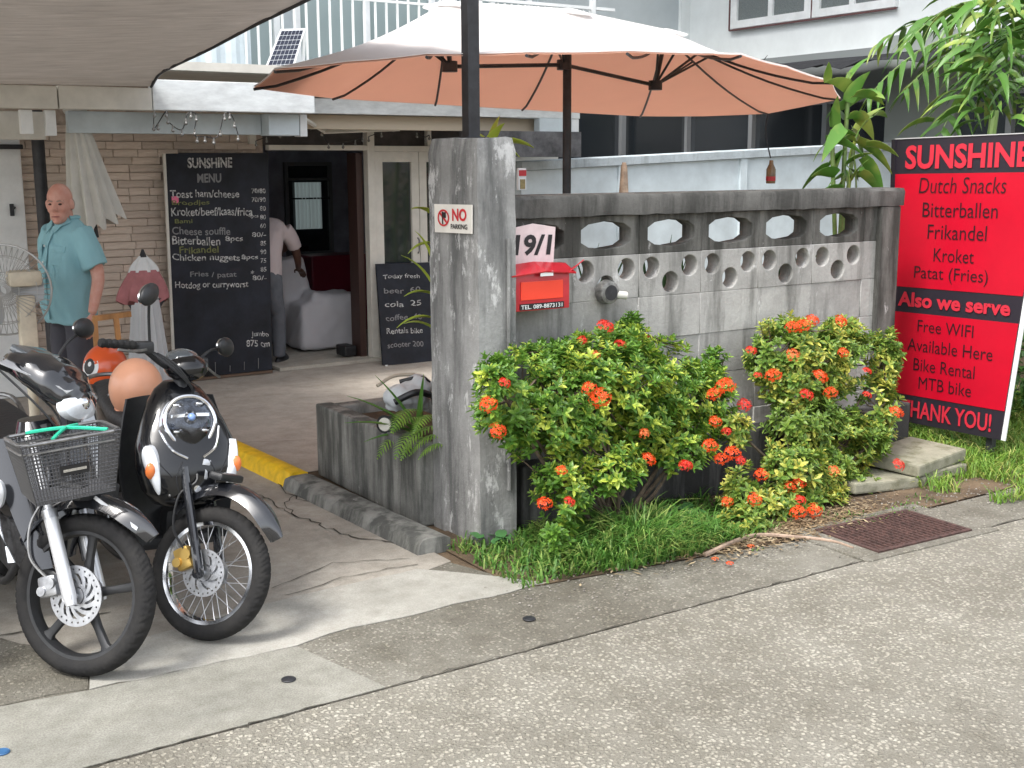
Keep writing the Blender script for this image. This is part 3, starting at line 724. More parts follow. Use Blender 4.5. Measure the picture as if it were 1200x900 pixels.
# inner window seen through the doorway
xw0, xw1 = at(339, 240, Y=12.5).x, at(386, 240, Y=12.5).x; zw1, zw0 = at(360, 190, Y=12.5).z, at(360, 300, Y=12.5).z
iw = MB()
for a, b_, c2, d2 in ((xw0-.04, xw0, zw0, zw1), (xw1, xw1+.04, zw0, zw1), (xw0, xw1, zw1-.04, zw1), (xw0, xw1, zw1-.20, zw1-.17), (xw0, xw1, zw0, zw0+.05)): iw.box(((a+b_)/2, 12.52, (c2+d2)/2), (b_-a, .05, d2-c2))
o = bp_('inner_window', iw, mat('grey_frame', (.16, .17, .18), .5))
mb = MB(); mb.box(((xw0+xw1)/2, 12.535, (zw0+zw1)/2), (xw1-xw0, .01, zw1-zw0)); mb.build('window_pane', M_glassb, o)
mb = MB(); rows = []
for zz in (zw1-.22, zw0+.30):
    rows.append([V((xw0+.07+(xw1-xw0-.16)*k/24, 12.50+.018*math.sin(k*1.9), zz)) for k in range(25)])
mb.shell(rows, .003); mb.build('curtain', mat('glowing_net_curtain', (.42, .47, .47), .8, emit=(.30, .36, .36, .10)), o, smooth=True)  # faint emission in the curtain stands in for daylight behind it
mb = MB(); mb.box(((xw0+xw1)/2, 12.49, (zw0+zw1)/2+.12), (xw1-xw0, .01, .018)); mb.build('window_bar', M_dark, o)
# porch beams, fascia
def beam(name, x0, x1, y, z0, z1, d=.1, m=M_wbeam, bev=.006):
    mb = MB(); mb.box(((x0+x1)/2, y, (z0+z1)/2), (x1-x0, d, z1-z0), bev=bev); return bp_(name, mb, m)
beam('porch_beam', -1.5, 1.93, 8.6, 2.125, 2.275, m=M_cream); beam('porch_beam', 1.94, 2.565, 8.6, 2.127, 2.280, m=M_cream); beam('porch_beam', 2.57, 3.79, 8.597, 2.130, 2.340)
beam('fascia_board', 3.795, 6.50, 8.9, 2.145, 2.262, .06)
beam('fascia_board', 3.2, 6.2, 9.05, 2.03, 2.144, .05, mat('soffit_cream', (.50, .43, .33), .7))
beam('lower_beam', 2.05, 3.47, 8.86, 1.975, 2.125, .06, M_blue); beam('lower_beam_end', 3.475, 3.72, 8.78, 1.968, 2.128, .18, M_blue); beam('lower_beam_end', 3.73, 3.79, 8.76, 1.962, 2.128, .12, M_white)
beam('beam_cleat', 1.70, 1.78, 8.66, 1.96, 2.12, .06, M_white); beam('beam_cleat', 1.86, 1.93, 8.66, 1.95, 2.12, .06, M_white)
beam('side_beam', -1.5, 1.92, 9.0, 1.93, 2.12, .14, M_cream)
beam('fascia_end', 6.05, 6.40, 8.9, 1.99, 2.144, .09, M_blue); beam('fascia_end', 6.42, 6.50, 8.93, 1.97, 2.144, .09, M_white)
mb = MB(); mb.box((2.5, 9.25, 2.44), (8.2, 1.4, .06)); bp_('porch_roof', mb, M_cream)
mb = MB(); mb.tube([(3.78, 8.75, 2.10), (4.2, 9.3, 2.02), (4.9, 9.3, 2.05)], .02, 6); bp_('bracket', mb, M_cream)
mb = MB(); mb.box((5.2, 9.65, 2.12), (3.2, .1, .1)); bp_('lintel', mb, mat('lintel_cream', (.55, .47, .36), .7))
mb = MB(); mb.box((5.95, 9.0, 1.92), (1.1, .3, .22)); bp_('dark_soffit_box', mb, mat('dark_tarp', (.10, .10, .105), .8, noise_s=8, noise_a=.3))
# black drainpipe post
mb = MB(); mb.tube([(1.92, 9.2, 0), (1.92, 9.2, 2.14)], .045, 12); bp_('porch_post', mb, M_iron, smooth=True)
# upper floor
UY = 10.35
mb = MB(); mb.box((3.6, UY+.9, 4.3), (8.0, .15, 3.7)); bp_('upper_wall', mb, mat('upper_wall_grey', (.40, .45, .47), .8, noise_s=3, noise_a=.06, obj=False))
mb = MB(); mb.box((3.55, UY+.4, 2.40), (8.2, 1.2, .10)); bp_('balcony_floor', mb, M_wbeam)
mb = MB(); rows = []
for zz in (2.46, 3.02):
    rows.append([V((-1+.045*k, UY+.02*(1 if k % 4 in (1, 2) else -1)*.6, zz)) for k in range(112)])
mb.shell(rows, .004); bp_('corrugated_parapet', mb, M_blue)
rbal = MB(); rbal.box((5.4, UY-.02, 3.33), (5.2, .04, .03)); rbal.box((5.4, UY-.02, 3.24), (5.2, .03, .02)); rbal.box((5.4, UY-.02, 2.50), (5.2, .04, .04)); ro = bp_('balcony_railing', rbal, M_white)
x = 3.95
while x < 7.7:
    mb = MB(); mb.box((x, UY-.02, 2.9), (.018, .018, .82)); o = mb.build('bar', M_white, ro); x += .115 if x < 6.4 else .08
mb = MB(); mb.box((7.72, UY-.02, 3.0), (.05, .05, 1.1)); mb.box((6.35, UY-.02, 3.0), (.04, .04, 1.1)); mb.build('railing_post', M_white, ro)
for (a, b_) in ((3.2, 4.6), (4.75, 6.3), (6.5, 7.5)):
    wv = MB()
    for c0, c1, d0, d1 in ((a, a+.06, 2.5, 4.5), (b_-.06, b_, 2.5, 4.5), (a+.06, b_-.06, 4.44, 4.5), ((a+b_)/2-.03, (a+b_)/2+.03, 2.5, 4.44)): wv.box(((c0+c1)/2, UY+.80, (d0+d1)/2), (c1-c0, .06, d1-d0))
    o = bp_('upstairs_door', wv, M_white); g_ = MB(); g_.box(((a+b_)/2, UY+.815, 3.5), (b_-a-.1, .01, 1.95)); g_.build('door_pane', mat('balcony_glass', (.25, .31, .31), .25, spec=.5), o)
mb = MB(); mb.box((3.4, UY+1.0, 6.2), (8.8, 3.2, .12)); bp_('roof', mb, M_wbeam)
mb = MB(); mb.box((-.4, 12, 3.0), (.15, 4.6, 6.0)); mb.box((7.63, 12.9, 3.0), (.15, 3.2, 6.0)); bp_('end_wall', mb, M_blue)

# solar panel
sp0 = at(330, 62, Y=10.1); sol = thing('solar_panel', 'small tilted solar panel with white frame on the balcony edge', 'solar panel', sp0)
c4 = [at(x, y, Y=yy)-sp0 for x, y, yy in ((306, 91, 10.0), (341, 89, 10.0), (358, 33, 10.2), (329, 34, 10.2))]
nn = (c4[1]-c4[0]).cross(c4[3]-c4[0]).normalized()*.02
mb = MB(); mb.loft([[p+nn*-1 for p in c4], [p for p in c4]]); mb.build('panel_frame', M_white, sol)
q = quadfn(c4[3], c4[2], c4[0], c4[1]); mb = MB()
for i in range(6):
    for j in range(9):
        s0, s1, t0, t1 = .06+.88*i/6+.008, .06+.88*(i+1)/6-.008, .04+.92*j/9+.006, .04+.92*(j+1)/9-.006
        mb.add([q(s0, t0)+nn*.12, q(s1, t0)+nn*.12, q(s1, t1)+nn*.12, q(s0, t1)+nn*.12], [[0, 1, 2, 3]])
mb.build('solar_cell', mat('solar_cell_blue', (.012, .016, .035), .25, coat=.4), sol)
mb = MB(); mb.bar(c4[2]-nn*1.5, V((c4[2].x+.02, c4[2].y+.15, c4[0].z-.03)), .02); mb.build('support_strut', M_white, sol)

# ================================================================== neighbour house (right)
hs_ = thing('neighbour_house', 'white two storey house with upstairs window behind the garden wall', 'house', (12, 12, 0)); HO = V((12, 12, 0))
def hp(name, mb, m, **kw): o = mb.build(name, m, hs_, **kw); o.location = -HO; return o
M_hw = mat('house_white', (.74, .78, .78), .8, noise_s=2, noise_a=.04, obj=False)
M_hg = mat('house_white_shaded', (.46, .51, .53), .8, noise_s=2, noise_a=.04, obj=False)  # house white with the shade of the recessed side mixed into its colour
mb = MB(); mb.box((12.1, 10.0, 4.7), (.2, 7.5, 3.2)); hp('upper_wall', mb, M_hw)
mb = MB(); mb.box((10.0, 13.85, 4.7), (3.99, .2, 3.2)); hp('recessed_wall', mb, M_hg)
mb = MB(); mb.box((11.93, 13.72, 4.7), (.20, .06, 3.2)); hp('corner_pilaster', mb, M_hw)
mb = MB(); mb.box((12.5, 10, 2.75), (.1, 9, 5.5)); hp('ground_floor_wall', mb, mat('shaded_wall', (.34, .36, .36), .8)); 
# window ribbon, long side
def ribbon(p0, p1, z0, z1, n, nx):
    p0, p1 = V(p0), V(p1); d = p1-p0
    for i in range(n):
        a, b_ = p0+d*(i/n), p0+d*((i+1)/n); mm = MB()
        mm.bar(a+V((0, 0, z0)), a+V((0, 0, z1)), .075, .075); mm.bar(a+V((0, 0, z1-.03)), b_+V((0, 0, z1-.03)), .05, .06); mm.bar(a+V((0, 0, z0+.03)), b_+V((0, 0, z0+.03)), .05, .06)
        o = hp('window', mm, mat('alu_mullion', (.30, .31, .32), .5, metal=.4)); g_ = MB(); off_ = V(nx)*.04
        g_.add([a+V((0, 0, z0))+off_, b_+V((0, 0, z0))+off_, b_+V((0, 0, z1))+off_, a+V((0, 0, z1))+off_], [[0, 1, 2, 3]]); g_.build('pane', M_glass, o)
ribbon((12.02, 13.72, 0), (12.02, 7.0, 0), 1.0, 2.55, 5, (1, 0, 0))
ribbon((7.2, 13.70, 0), (11.98, 13.70, 0), 1.0, 2.75, 4, (0, 1, 0))
mb = MB(); mb.box((12.05, 10.4, .5), (.12, 6.7, 1.0)); mb.box((10, 13.8, .5), (4, .12, 1.0)); hp('lower_wall', mb, M_hw)
mb = MB(); mb.box((12.05, 9.55, 2.0), (.14, 1.0, 2.5)); hp('wall_pier', mb, mat('pier_olive', (.30, .33, .31), .8)); 
mb = MB(); mb.box((12.06, 10.4, 2.85), (.14, 6.7, .58)); hp('ground_lintel', mb, mat('lintel_grey', (.22, .24, .24), .8))
# upstairs window
mm = MB(); wx = 11.97; ya, yb, za, zb = 12.78, 9.95, 3.58, 4.8
for (y0, y1, z0, z1) in ((ya, ya-.12, za, zb), (11.29, 11.41, za+.1, zb-.1), (11.27, 11.15, za+.1, zb-.1), (yb, yb+.12, za, zb), (ya-.12, yb+.12, za, za+.10), (ya-.12, yb+.12, zb-.1, zb), (12.06, 11.98, za+.1, zb-.1), (10.66, 10.58, za+.1, zb-.1)):
    mm.box((wx, (y0+y1)/2, (z0+z1)/2), (.07, abs(y1-y0), z1-z0))
o = hp('upstairs_window', mm, M_white)
mb = MB(); mb.box((wx+.01, (ya+yb)/2, (za+zb)/2), (.02, ya-yb-.2, zb-za-.15)); mb.build('pane', mat('pane_grey', (.16, .18, .18), .2, noise_s=90, noise_a=.15), o)
mb = MB(); mb.bar((wx-.03, ya+.02, za-.02), (wx-.03, yb-.02, za-.02), .02); mb.bar((wx-.03, ya+.02, za-.02), (wx-.03, ya+.02, zb), .02); mb.bar((wx-.038, 11.28, za), (wx-.038, 11.28, zb), .012); mb.build('window_sill', mat('sill_maroon', (.12, .05, .05), .6), o)
mb = MB(); mb.box((12.5, 10, 6.4), (5, 9.5, .2)); hp('roof', mb, M_hw)
# ragged black shade net over the house's ground floor
mb = MB(); rows = []; rn = random.Random(3)
for i in range(7):
    t = i/6; rows.append([V((11.9-1.6*t, 12.0-6.0*j/22, 3.0-.17*t+.02*math.sin(j*1.3+i)+rn.uniform(-.03, .03)-(.12*rn.random() if i == 6 else 0))) for j in range(23)])
mb.shell(rows, .006); mb.build('shade_net', cloth('black_net', (.035, .036, .04), .15, ns=20, na=.3), label='sagging black shade net above the neighbour ground floor', cat='shade net', smooth=True)
mb = MB()
for k in range(26):
    t = rn.random(); p = V((10.35, 12.0-1.6*t, 2.78)); q = p+V((rn.uniform(-.3, .1), rn.uniform(-.2, .5), rn.uniform(-.05, .28))); mb.tube([p, p.lerp(q, .5)+V((0, 0, .05)), q], [.012, .009, .003], 4)
mb.build('dry_twigs', mat('dry_twig', (.10, .095, .09), .9), label='tangle of dry grey twigs on the edge of the shade net', cat='twigs')

# boundary wall (light blue), behind the garden wall
bw = thing('boundary_wall', 'pale blue painted boundary wall standing behind the garden', 'wall', (6.2, 9.3, 0))
def bwz(x): return 1.775+(x-6.2)/(12-6.2)*.235
xs = [6.15, 7.35, 8.95, 10.6, 12.0]
for i in range(4):
    mb = MB(); a, b_ = xs[i]-6.2, xs[i+1]-6.2-.008; za, zb = bwz(xs[i])-.09, bwz(xs[i+1])-.09
    mb.loft([[V((a, 0, 0)), V((a, .12, 0)), V((a, .12, za)), V((a, 0, za))], [V((b_, 0, 0)), V((b_, .12, 0)), V((b_, .12, zb)), V((b_, 0, zb))]])
    mb.build('wall_panel', M_blue, bw)
    mb = MB(); mb.box((b_-.03, -.015, zb/2), (.09, .03, zb)); mb.build('pilaster', M_blue, bw)
mb = MB(); a, b_ = xs[0]-6.22, xs[-1]-6.2; za, zb = bwz(xs[0]), bwz(xs[-1]); r_ = lambda z, t: [V((0, -.045, z-.085)), V((0, -.05, z-.01)), V((0, .16, z)), V((0, .16, z-.085))]
mb.loft([[p+V((a, 0, 0)) for p in r_(za, 0)], [p+V((b_, 0, 0)) for p in r_(zb, 0)]]); mb.build('coping', weathered('blue_coping', (.50, .56, .59), (.24, .26, .27), .3), bw)

# ================================================================== twin parasol
par = thing('twin_parasol', 'large twin parasol with white top and terracotta lining', 'parasol', (4.43, 6.2, 0)); PO = V((4.43, 6.2, 0))
def pp(name, mb, m, parent=None, **kw): o = mb.build(name, m, parent or par, **kw); o.location = -PO if parent is None else (0, 0, 0); return o
OUT = [(322, 82, 5.35), (408, 74, 5.1), (500, 65, 4.9), (617, 63, 4.8), (735, 61, 4.75), (868, 64, 4.8), (922, 79, 5.0), (975, 96, 5.4), (985, 116, 6.5), (900, 133, 7.5), (825, 136, 7.6), (750, 136, 7.7), (612, 128, 7.7), (510, 122, 7.6), (390, 115, 7.3), (297, 103, 6.5)]
outl = [at(x, y, Y=yy) for x, y, yy in OUT]
pk = [at(525, 3, Y=6.2), at(665, 12, Y=6.2), at(780, 36, Y=6.25)]
pkof = [0, 0, 0, 1, 2, 2, 2, 2, 2, 2, 2, 2, 1, 0, 0, 0]
rows = []; NS = 9; n = len(outl)
def ridge(i):
    return pk[pkof[i]]
fine = []
for i in range(n):
    a, b_ = outl[i], outl[(i+1) % n]; ra, rb_ = ridge(i), ridge((i+1) % n)
    for j in range(6):
        t = j/6; o_ = a.lerp(b_, t); c_ = ra.lerp(rb_, t); sagx = math.sin(PI*t)
        col = []
        for s in range(NS+1):
            k = s/NS; p = o_.lerp(c_, k); p = p.copy(); p.z -= .05*math.sin(PI*k) + .006*sagx*(1-k)
            inw = (c_-o_); p += inw*(.008*sagx*(1-k)); col.append(p)
        fine.append(col)
nf = len(fine)
def canopy_rows(dz, k0=0.0): return [[fine[i % nf][s]+V((0, 0, dz)) for s in range(NS+1)] for i in range(nf+1)]
mb = MB(); mb.shell(canopy_rows(.010), -.003)
can = pp('canopy', mb, cloth('parasol_white', (.88, .87, .86), .6, ns=3, na=.015), smooth=True)
mb = MB(); mb.shell(canopy_rows(-.002), .002); pp('lining', mb, cloth('parasol_terracotta', (.94, .68, .57), .70, ns=3, na=.03), can, smooth=True)
for k, p in enumerate(pk):
    mb = MB(); mb.loft([[p+V((rr_*math.cos(q*PI/12), rr_*math.sin(q*PI/12), zz)) for q in range(24)] for rr_, zz in ((.145, -.030), (.148, -.025), (.08, -.004), (.03, .010), (.004, .014))]); pp('canopy_cap', mb, MATS['parasol_white'], can, smooth=True)
hubs = [at(527, 78, Y=6.2), at(661, 76, Y=6.2), at(768, 100, Y=6.2)]
RIBS = [(0, 0), (0, 2), (0, 15), (0, 14), (0, 13), (1, 3), (1, 12), (2, 4), (2, 5), (2, 7), (2, 8), (2, 9), (2, 11)]
for h_, i in RIBS:
    c_, o_ = ridge(i), outl[i]; mb = MB(); d = V((0, 0, -.026))
    pts = []
    for s in range(NS+1): pts.append(fine[i*6][s]+d)
    pts[0] = pts[0]+V((0, 0, .018)); mb.tube(pts, .008, 6); pp('rib', mb, M_iron, smooth=True)
    mb = MB(); mid = fine[i*6][7]+d; mb.tube([hubs[h_], mid], .008, 6); pp('strut', mb, M_iron)
for h_ in range(3):
    mb = MB(); mb.tube([hubs[h_]-V((0, 0, .03)), hubs[h_]+V((0, 0, .03))], .045, 12); mb.tube([hubs[h_], pk[h_]-V((0, 0, .04))], .014, 8); pp('hub', mb, M_iron, smooth=True)
mb = MB(); mb.tube([hubs[0], hubs[1].lerp(hubs[0], .5)-V((0, 0, .0)), hubs[1], hubs[1].lerp(hubs[2], .5), hubs[2]], .012, 6); pp('cross_arm', mb, M_iron)
mb = MB(); mb.tube([(pk[1].x, 6.2, 0), (pk[1].x, 6.2, pk[1].z-.03)], .027, 14); pp('pole', mb, M_iron, smooth=True)
mb = MB(); mb.box((pk[1].x, 6.2, .03), (.5, .5, .06), bev=.01); mb.tube([(pk[1].x, 6.2, .06), (pk[1].x, 6.2, .3)], .04, 12); pp('base', mb, M_iron)

# black steel post on the pillar (holds the shade sail line)
mb = MB(); mb.box((2.935, 4.86, 2.66), (.062, .062, 1.60), bev=.004); mb.box((2.935, 4.86, 1.868), (.12, .12, .01)); mb.build('steel_post', M_iron, label='square black steel post rising from the top of the gate pillar', cat='post', loc=(2.935, 4.86, 1.86))

# shade sail
e1, e2, e3 = at(178, 103, Y=8.62), at(186, 90, Y=8.3), at(362, -2, Z=2.52)
rows = []; rn = random.Random(9)
edge = [at(177, 101, Y=8.56), at(187, 86, Y=8.35), at(205, 76, Y=8.05), at(245, 57, Y=7.5), at(300, 28, Y=6.8), at(362, -2, Y=6.1), at(470, -60, Y=5.0), at(560, -120, Y=4.2)]
edge = spline(edge, 9)
N_ = len(edge)
for i, p in enumerate(edge):
    t = i/(N_-1); row = []
    for j in range(27):
        s = j/26; x = p.x+(-2.2-p.x)*s
        y = p.y+(8.56-p.y)*min(1, s*0)+0
        z = p.z-.10*math.sin(PI*min(1, s*1.3))*math.sin(PI*t)**.8+(.01-.03*s)*t+.009*noise.noise(V((s*1.3, i*.42, 0)))+.006*noise.noise(V((s*2.5+4, i*1.1, 0)))-.020*math.sin(s*PI)
        row.append(V((x, y, z)))
    rows.append(row)
sail = thing('shade_sail', 'grey brown shade sail stretched over the driveway', 'shade sail', (1, 7, 2.4)); SO = V((1, 7, 2.4))
M_sail = cloth('sail_fabric', (.50, .47, .44), .50, ns=5, na=.18, weave=.8, wscale=(.7, 6, 6))
mb = MB(); mb.shell(rows, .004); o = mb.build('sail_cloth', M_sail, sail, smooth=True); o.location = -SO
mb = MB(); mb.tube([p-V((0, 0, .004)) for p in edge], .011, 6); o = mb.build('hem_rope', M_iron, sail, smooth=True); o.location = -SO

# closed cream parasol hanging on the porch post
cp = thing('closed_parasol', 'folded cream parasol with pleats hanging slanted on the porch post', 'parasol', at(105, 140, Y=8.9)); CO = cp.location.copy()
top = at(88, 133, Y=8.9)-CO; bl_, br_ = at(84, 262, Y=8.9)-CO, at(141, 262, Y=8.9)-CO
rings = []; NN = 84
for i in range(15):
    t = i/14; c_ = top.lerp((bl_+br_)/2, t); rw = .055+(.5*(br_-bl_).length-.045)*t**.9
    q = []
    for k in range(NN):
        a = 2*PI*k/NN; pl_ = 1+.20*t**.4*math.sin(a*12)+.05*math.sin(a*5+t*4)
        q.append(c_+V((math.cos(a)*rw*pl_, math.sin(a)*rw*.6*pl_, (-.03*math.sin(a*12)-.07*math.cos(a-.3)*-1)*t**3)))
    rings.append(q)
mb = MB(); mb.loft(rings); mb.build('pleated_canopy', cloth('parasol_cream', (.66, .65, .60), .15, ns=9, na=.12), cp, smooth=True)
mb = MB(); mb.ell(top+V((0, 0, .02)), (.085, .06, .045), n=12, k=6); mb.build('gathered_top', MATS['parasol_cream'], cp, smooth=True)
mb = MB(); mb.tube([top+V((0, 0, .05)), (bl_+br_)/2-V((0, 0, .10))], .014, 8); mb.build('pole', M_iron, cp)

# string lights under the porch beam and along the transom
def lights(name, pts, label, Y):
    t_ = thing(name, label, 'string lights', at(*pts[0], Y=Y), group='string lights under the porch eaves'); O = t_.location.copy(); W = [at(x, y, Y=Y)-O for x, y in pts]; mb = MB(); sp_ = spline(W, 6)
    mb.tube(sp_, .004, 5); mb.build('cable', M_iron, t_)
    for k in range(0, len(sp_), 4):
        mb = MB(); p = sp_[k]; mb.tube([p, p-V((0, 0, .022))], .007, 6); mb.ell(p-V((0, 0, .034)), .013, n=8, k=6); mb.build('bulb', mat('bulb_glass', (.20, .20, .19), .1, coat=1), t_, smooth=True)
lights('string_lights', [(181, 130), (181, 150), (195, 130), (198, 143), (213, 152), (220, 133), (230, 135), (228, 158), (240, 160), (255, 160), (263, 134), (272, 136), (279, 158)], 'dangling string lights looped under the porch beam on the left', 8.52)
lights('string_lights', [(300, 165), (320, 158), (345, 150), (372, 147), (385, 168), (410, 166), (425, 160)], 'string lights drooping across the brown panel over the doorway', 9.5)
lights('string_lights', [(432, 160), (455, 152), (473, 145), (495, 160), (503, 158)], 'string lights across the dark panel above the glass doors', 9.5)
mb = MB(); mb.tube(spline([at(900, 134, Y=7.45), at(897, 155, Y=7.4), at(903, 185, Y=7.3)], 5), .006, 5)
cord_mb = mb
# bottle on the cord, bamboo stub, packet on the post
def lathe_obj(name, prof, m, loc, label, cat, n=18, s=1.0):
    mb = MB(); mb.rev([(a*s, b*s) for a, b in prof], (0, 0, 0), 'z', n, False); o = mb.build(name, m, label=label, cat=cat, smooth=True); o.location = loc; return o
p = at(903, 215, Y=6.9)
bt = thing('hanging_bottle', 'small brown bottle with red band hanging on a cord above the wall', 'bottle', p)
cord_mb.build('cord', M_iron, bt).location = -p
mb = MB(); mb.rev([(.001, 0), (.035, 0), (.037, .01), (.037, .11), (.018, .15), (.015, .18), (.001, .18)], (0, 0, 0), 'z', 14, False); mb.build('glass_body', mat('brown_glass', (.22, .15, .08), .25, noise_s=20), bt, smooth=True)
mb = MB(); mb.rev([(.030, .02), (.0385, .02), (.0385, .055), (.030, .055)], (0, 0, 0), 'z', 14); mb.build('label_band', M_redp, bt, smooth=True)
p = at(731, 222, Y=5.2); lathe_obj('bamboo_stub', [(.001, 0), (.026, 0), (.022, .06), (.018, .14), (.010, .165), (.001, .165)], mat('bamboo_tan', (.50, .37, .26), .7, noise_s=14, noise_a=.2), p-V((0, 0, .02)), 'tan tapered wooden stub standing behind the wall cap', 'stub')
pk_ = thing('hanging_packet', 'narrow white packet with red top hanging behind the gate pillar', 'packet', at(611, 210, Y=5.3))
mb = MB(); mb.box((0, 0, 0), (.05, .02, .115), bev=.004); mb.build('packet_body', M_white, pk_); mb = MB(); mb.box((0, -.012, .032), (.044, .004, .03)); mb.build('red_band', M_redp, pk_); mb = MB(); mb.box((0, -.012, -.025), (.030, .004, .05)); mb.build('brown_picture', mat('brown_print', (.30, .24, .10), .5, noise_s=60), pk_)

# ================================================================== chalk boards
bd = thing('menu_chalkboard', 'tall black chalkboard headed SUNSHINE MENU against the stone wall', 'chalkboard', (3.4, 9.6, 0)); BDO = V((3.4, 9.6, 0))
BYY = 9.56
TL, TR, BL, BR = at(196, 180, Y=BYY), at(317, 179, Y=BYY), at(206, 445, Y=BYY), at(319, 433, Y=BYY)
TL.y = TR.y = BYY+.05; 
qb = quadfn(TL-BDO, TR-BDO, BL-BDO, BR-BDO)
mb = MB(); k_ = V((0, .03, 0)); mb.loft([[qb(0, 0), qb(1, 0), qb(1, 1), qb(0, 1)], [qb(0, 0)+k_, qb(1, 0)+k_, qb(1, 1)+k_, qb(0, 1)+k_]]); mb.build('board_panel', M_board, bd)
mb = MB(); mb.bar(qb(-.012, 0), qb(-.012, 1), .022, .02); mb.build('left_frame_strip', M_cream, bd)
mb = MB(); mb.bar(qb(0, -.008), qb(1, -.008), .02, .02); mb.build('bottom_rail', mat('bottom_rail_brown', (.14, .09, .06), .6), bd)
bx = [196, 317, 206, 319]
def ctext(body, x0, x1, y, h, m, **kw):
    def uv(px, py):
        tt = (py-180)/(265.-12*((px-206)/113)); xl = 196+10*tt; xr = 317+2*tt; return ((px-xl)/(xr-xl), 1-tt)
    s0, t0 = uv(x0, y+h/2); s1, t1 = uv(x1, y+h/2); s2, t2 = uv(x0, y-h/2)
    text_on(body, lambda s, t: qb(s0+(s1-s0)*s, t0+(t1-t0)*s+(t2-t0)*t)+V((0, -.004, 0)), m, bd, **kw)
ctext('SUNSHINE', 221, 273, 191, 12, M_chalk, bold=.03, jit=.08); ctext('MENU', 232, 260, 208.5, 10.5, M_chalkd, bold=.03, jit=.08)
for body, x0, x1, y, h, mm in (('Toast ham/cheese', 201, 281, 226, 9, M_chalk), ('Broodjes', 203, 246, 237.5, 7, M_chalkg), ('Kroket/beef/kaas/frica', 202, 297, 247, 10, M_chalk), ('4pcs', 292, 304, 253, 5, M_chalk), ('Bami', 206, 226, 258, 5, M_chalkg),
      ('Cheese souffle', 203, 270, 269.5, 9, M_chalkd), ('Bitterballen', 203, 258, 281, 10, M_chalk), ('8pcs', 264, 285, 279.5, 8, M_chalk), ('Frikandel', 211, 256, 291.5, 8, M_chalkg), ('Chicken nuggets', 203, 281, 301, 10, M_chalk), ('8pcs', 283, 303, 301, 7, M_chalk),
      ('Fries / patat', 223, 277, 321, 8, M_chalkd), ('*', 294, 298, 318, 4, M_chalk), ('Hotdog or curryworst', 206, 291, 333, 10, M_chalk), ('Jumbo', 294, 315, 391.5, 8, M_chalk), ('875 cm', 288, 316, 402, 8, M_chalk)):
    ctext(body, x0, x1, y, h, mm, bold=.012, jit=.22)
for k, s_ in enumerate(('70/80', '70/90', '80', '80', '60', '80/-', '85', '90', '75', '85', '80/-')):
    ctext(s_, 296 if len(s_) > 3 else 306, 313, 223.5+k*10.1, 5.5, M_chalk, bold=.01, jit=.1)
mb = MB(); a_ = [qb(.04, .785), qb(.105, .785), qb(.105, .815), qb(.04, .815)]; mb.loft([[p+V((0, -.003, 0)) for p in a_], a_]); mb.build('pink_sticker', mat('sticker_pink', (.75, .16, .28), .5), bd)
mb = MB(); 
for k in range(6):
    a_ = qb(.1+.15*k, .012); mb.bar(a_+V((0, -.004, 0)), a_+V((.004, -.004, .05+.02*(k % 3))), .010, .003)
mb.build('paint_scuff', M_chalkd, bd)
b2 = thing('small_chalkboard', 'black chalkboard with scribbled prices leaning on the glass doors', 'chalkboard', (5.1, 9.4, 0)); B2O = V((5.1, 9.4, 0))
c_ = [at(441, 310, Y=9.62), at(506, 308, Y=9.62), at(449, 428, Y=9.35), at(512, 424, Y=9.35)]
q2 = quadfn(*[p-B2O for p in c_]); mb = MB(); k_ = V((0, .025, .004)); mb.loft([[q2(0, 0), q2(1, 0), q2(1, 1), q2(0, 1)], [q2(0, 0)+k_, q2(1, 0)+k_, q2(1, 1)+k_, q2(0, 1)+k_]]); mb.build('board_panel', M_board, b2)
mb = MB(); mb.bar(q2(.06, 0), q2(.06, -.05), .02); mb.bar(q2(.94, 0), q2(.94, -.05), .02); mb.build('foot', M_white, b2)
for k, s_ in enumerate(('Today fresh', 'beer  60', 'cola  25', 'coffee  40', 'Rentals bike', 'scooter 200')):
    y0 = .84-.135*k; text_on(s_, lambda s, t: q2(.10+.66*s, y0+.055*t)+V((0, -.004, 0)), M_chalkd if k % 2 else M_chalk, b2, bold=.008, jit=.25)

# ================================================================== porch things
# pedestal fan
fp = at(5, 420, Y=7.6); fan = thing('pedestal_fan', 'old cream pedestal fan with round wire guard at the left edge', 'fan', (fp.x, 7.6, 0)); 
fc = at(4, 340, Y=7.6)-V((fp.x, 7.6, 0)); M_fan = mat('fan_cream', (.60, .54, .42), .5, noise_s=8, noise_a=.1); M_wire = mat('guard_wire', (.42, .42, .41), .4, metal=.6)
Rf = Matrix.Rotation(R(-20), 3, 'Z')
mb = MB()
for rr_, yy in ((.27, 0), (.27, .012), (.20, -.055), (.10, -.075), (.20, .06), (.10, .085)): mb.tube([fc+Rf @ V((rr_*math.cos(k*PI/18), yy, rr_*math.sin(k*PI/18))) for k in range(36)], .0025 if rr_ < .27 else .006, 5, closed=True)
for k in range(48):
    a = k*PI/24
    for sg_ in (-1, 1): mb.tube([fc+Rf @ V((.03*math.cos(a), sg_*.082, .03*math.sin(a))), fc+Rf @ V((.2*math.cos(a), sg_*.056, .2*math.sin(a))), fc+Rf @ V((.27*math.cos(a), 0, .27*math.sin(a)))], .0018, 4)
mb.build('wire_guard', M_wire, fan)
for k in range(3):
    a0 = k*2*PI/3; rows = []
    for i in range(7):
        rr_ = .05+.18*i/6; w_ = .75*math.sin(PI*(i+1.2)/9); rows.append([fc+Rf @ V((rr_*math.cos(a0+w_*(j/4-.5)*1.3), .03*(j/4-.5), rr_*math.sin(a0+w_*(j/4-.5)*1.3))) for j in range(5)])
    mb = MB(); mb.shell(rows, .003); mb.build('blade', mat('blade_grey', (.35, .36, .37), .3), fan, smooth=True)
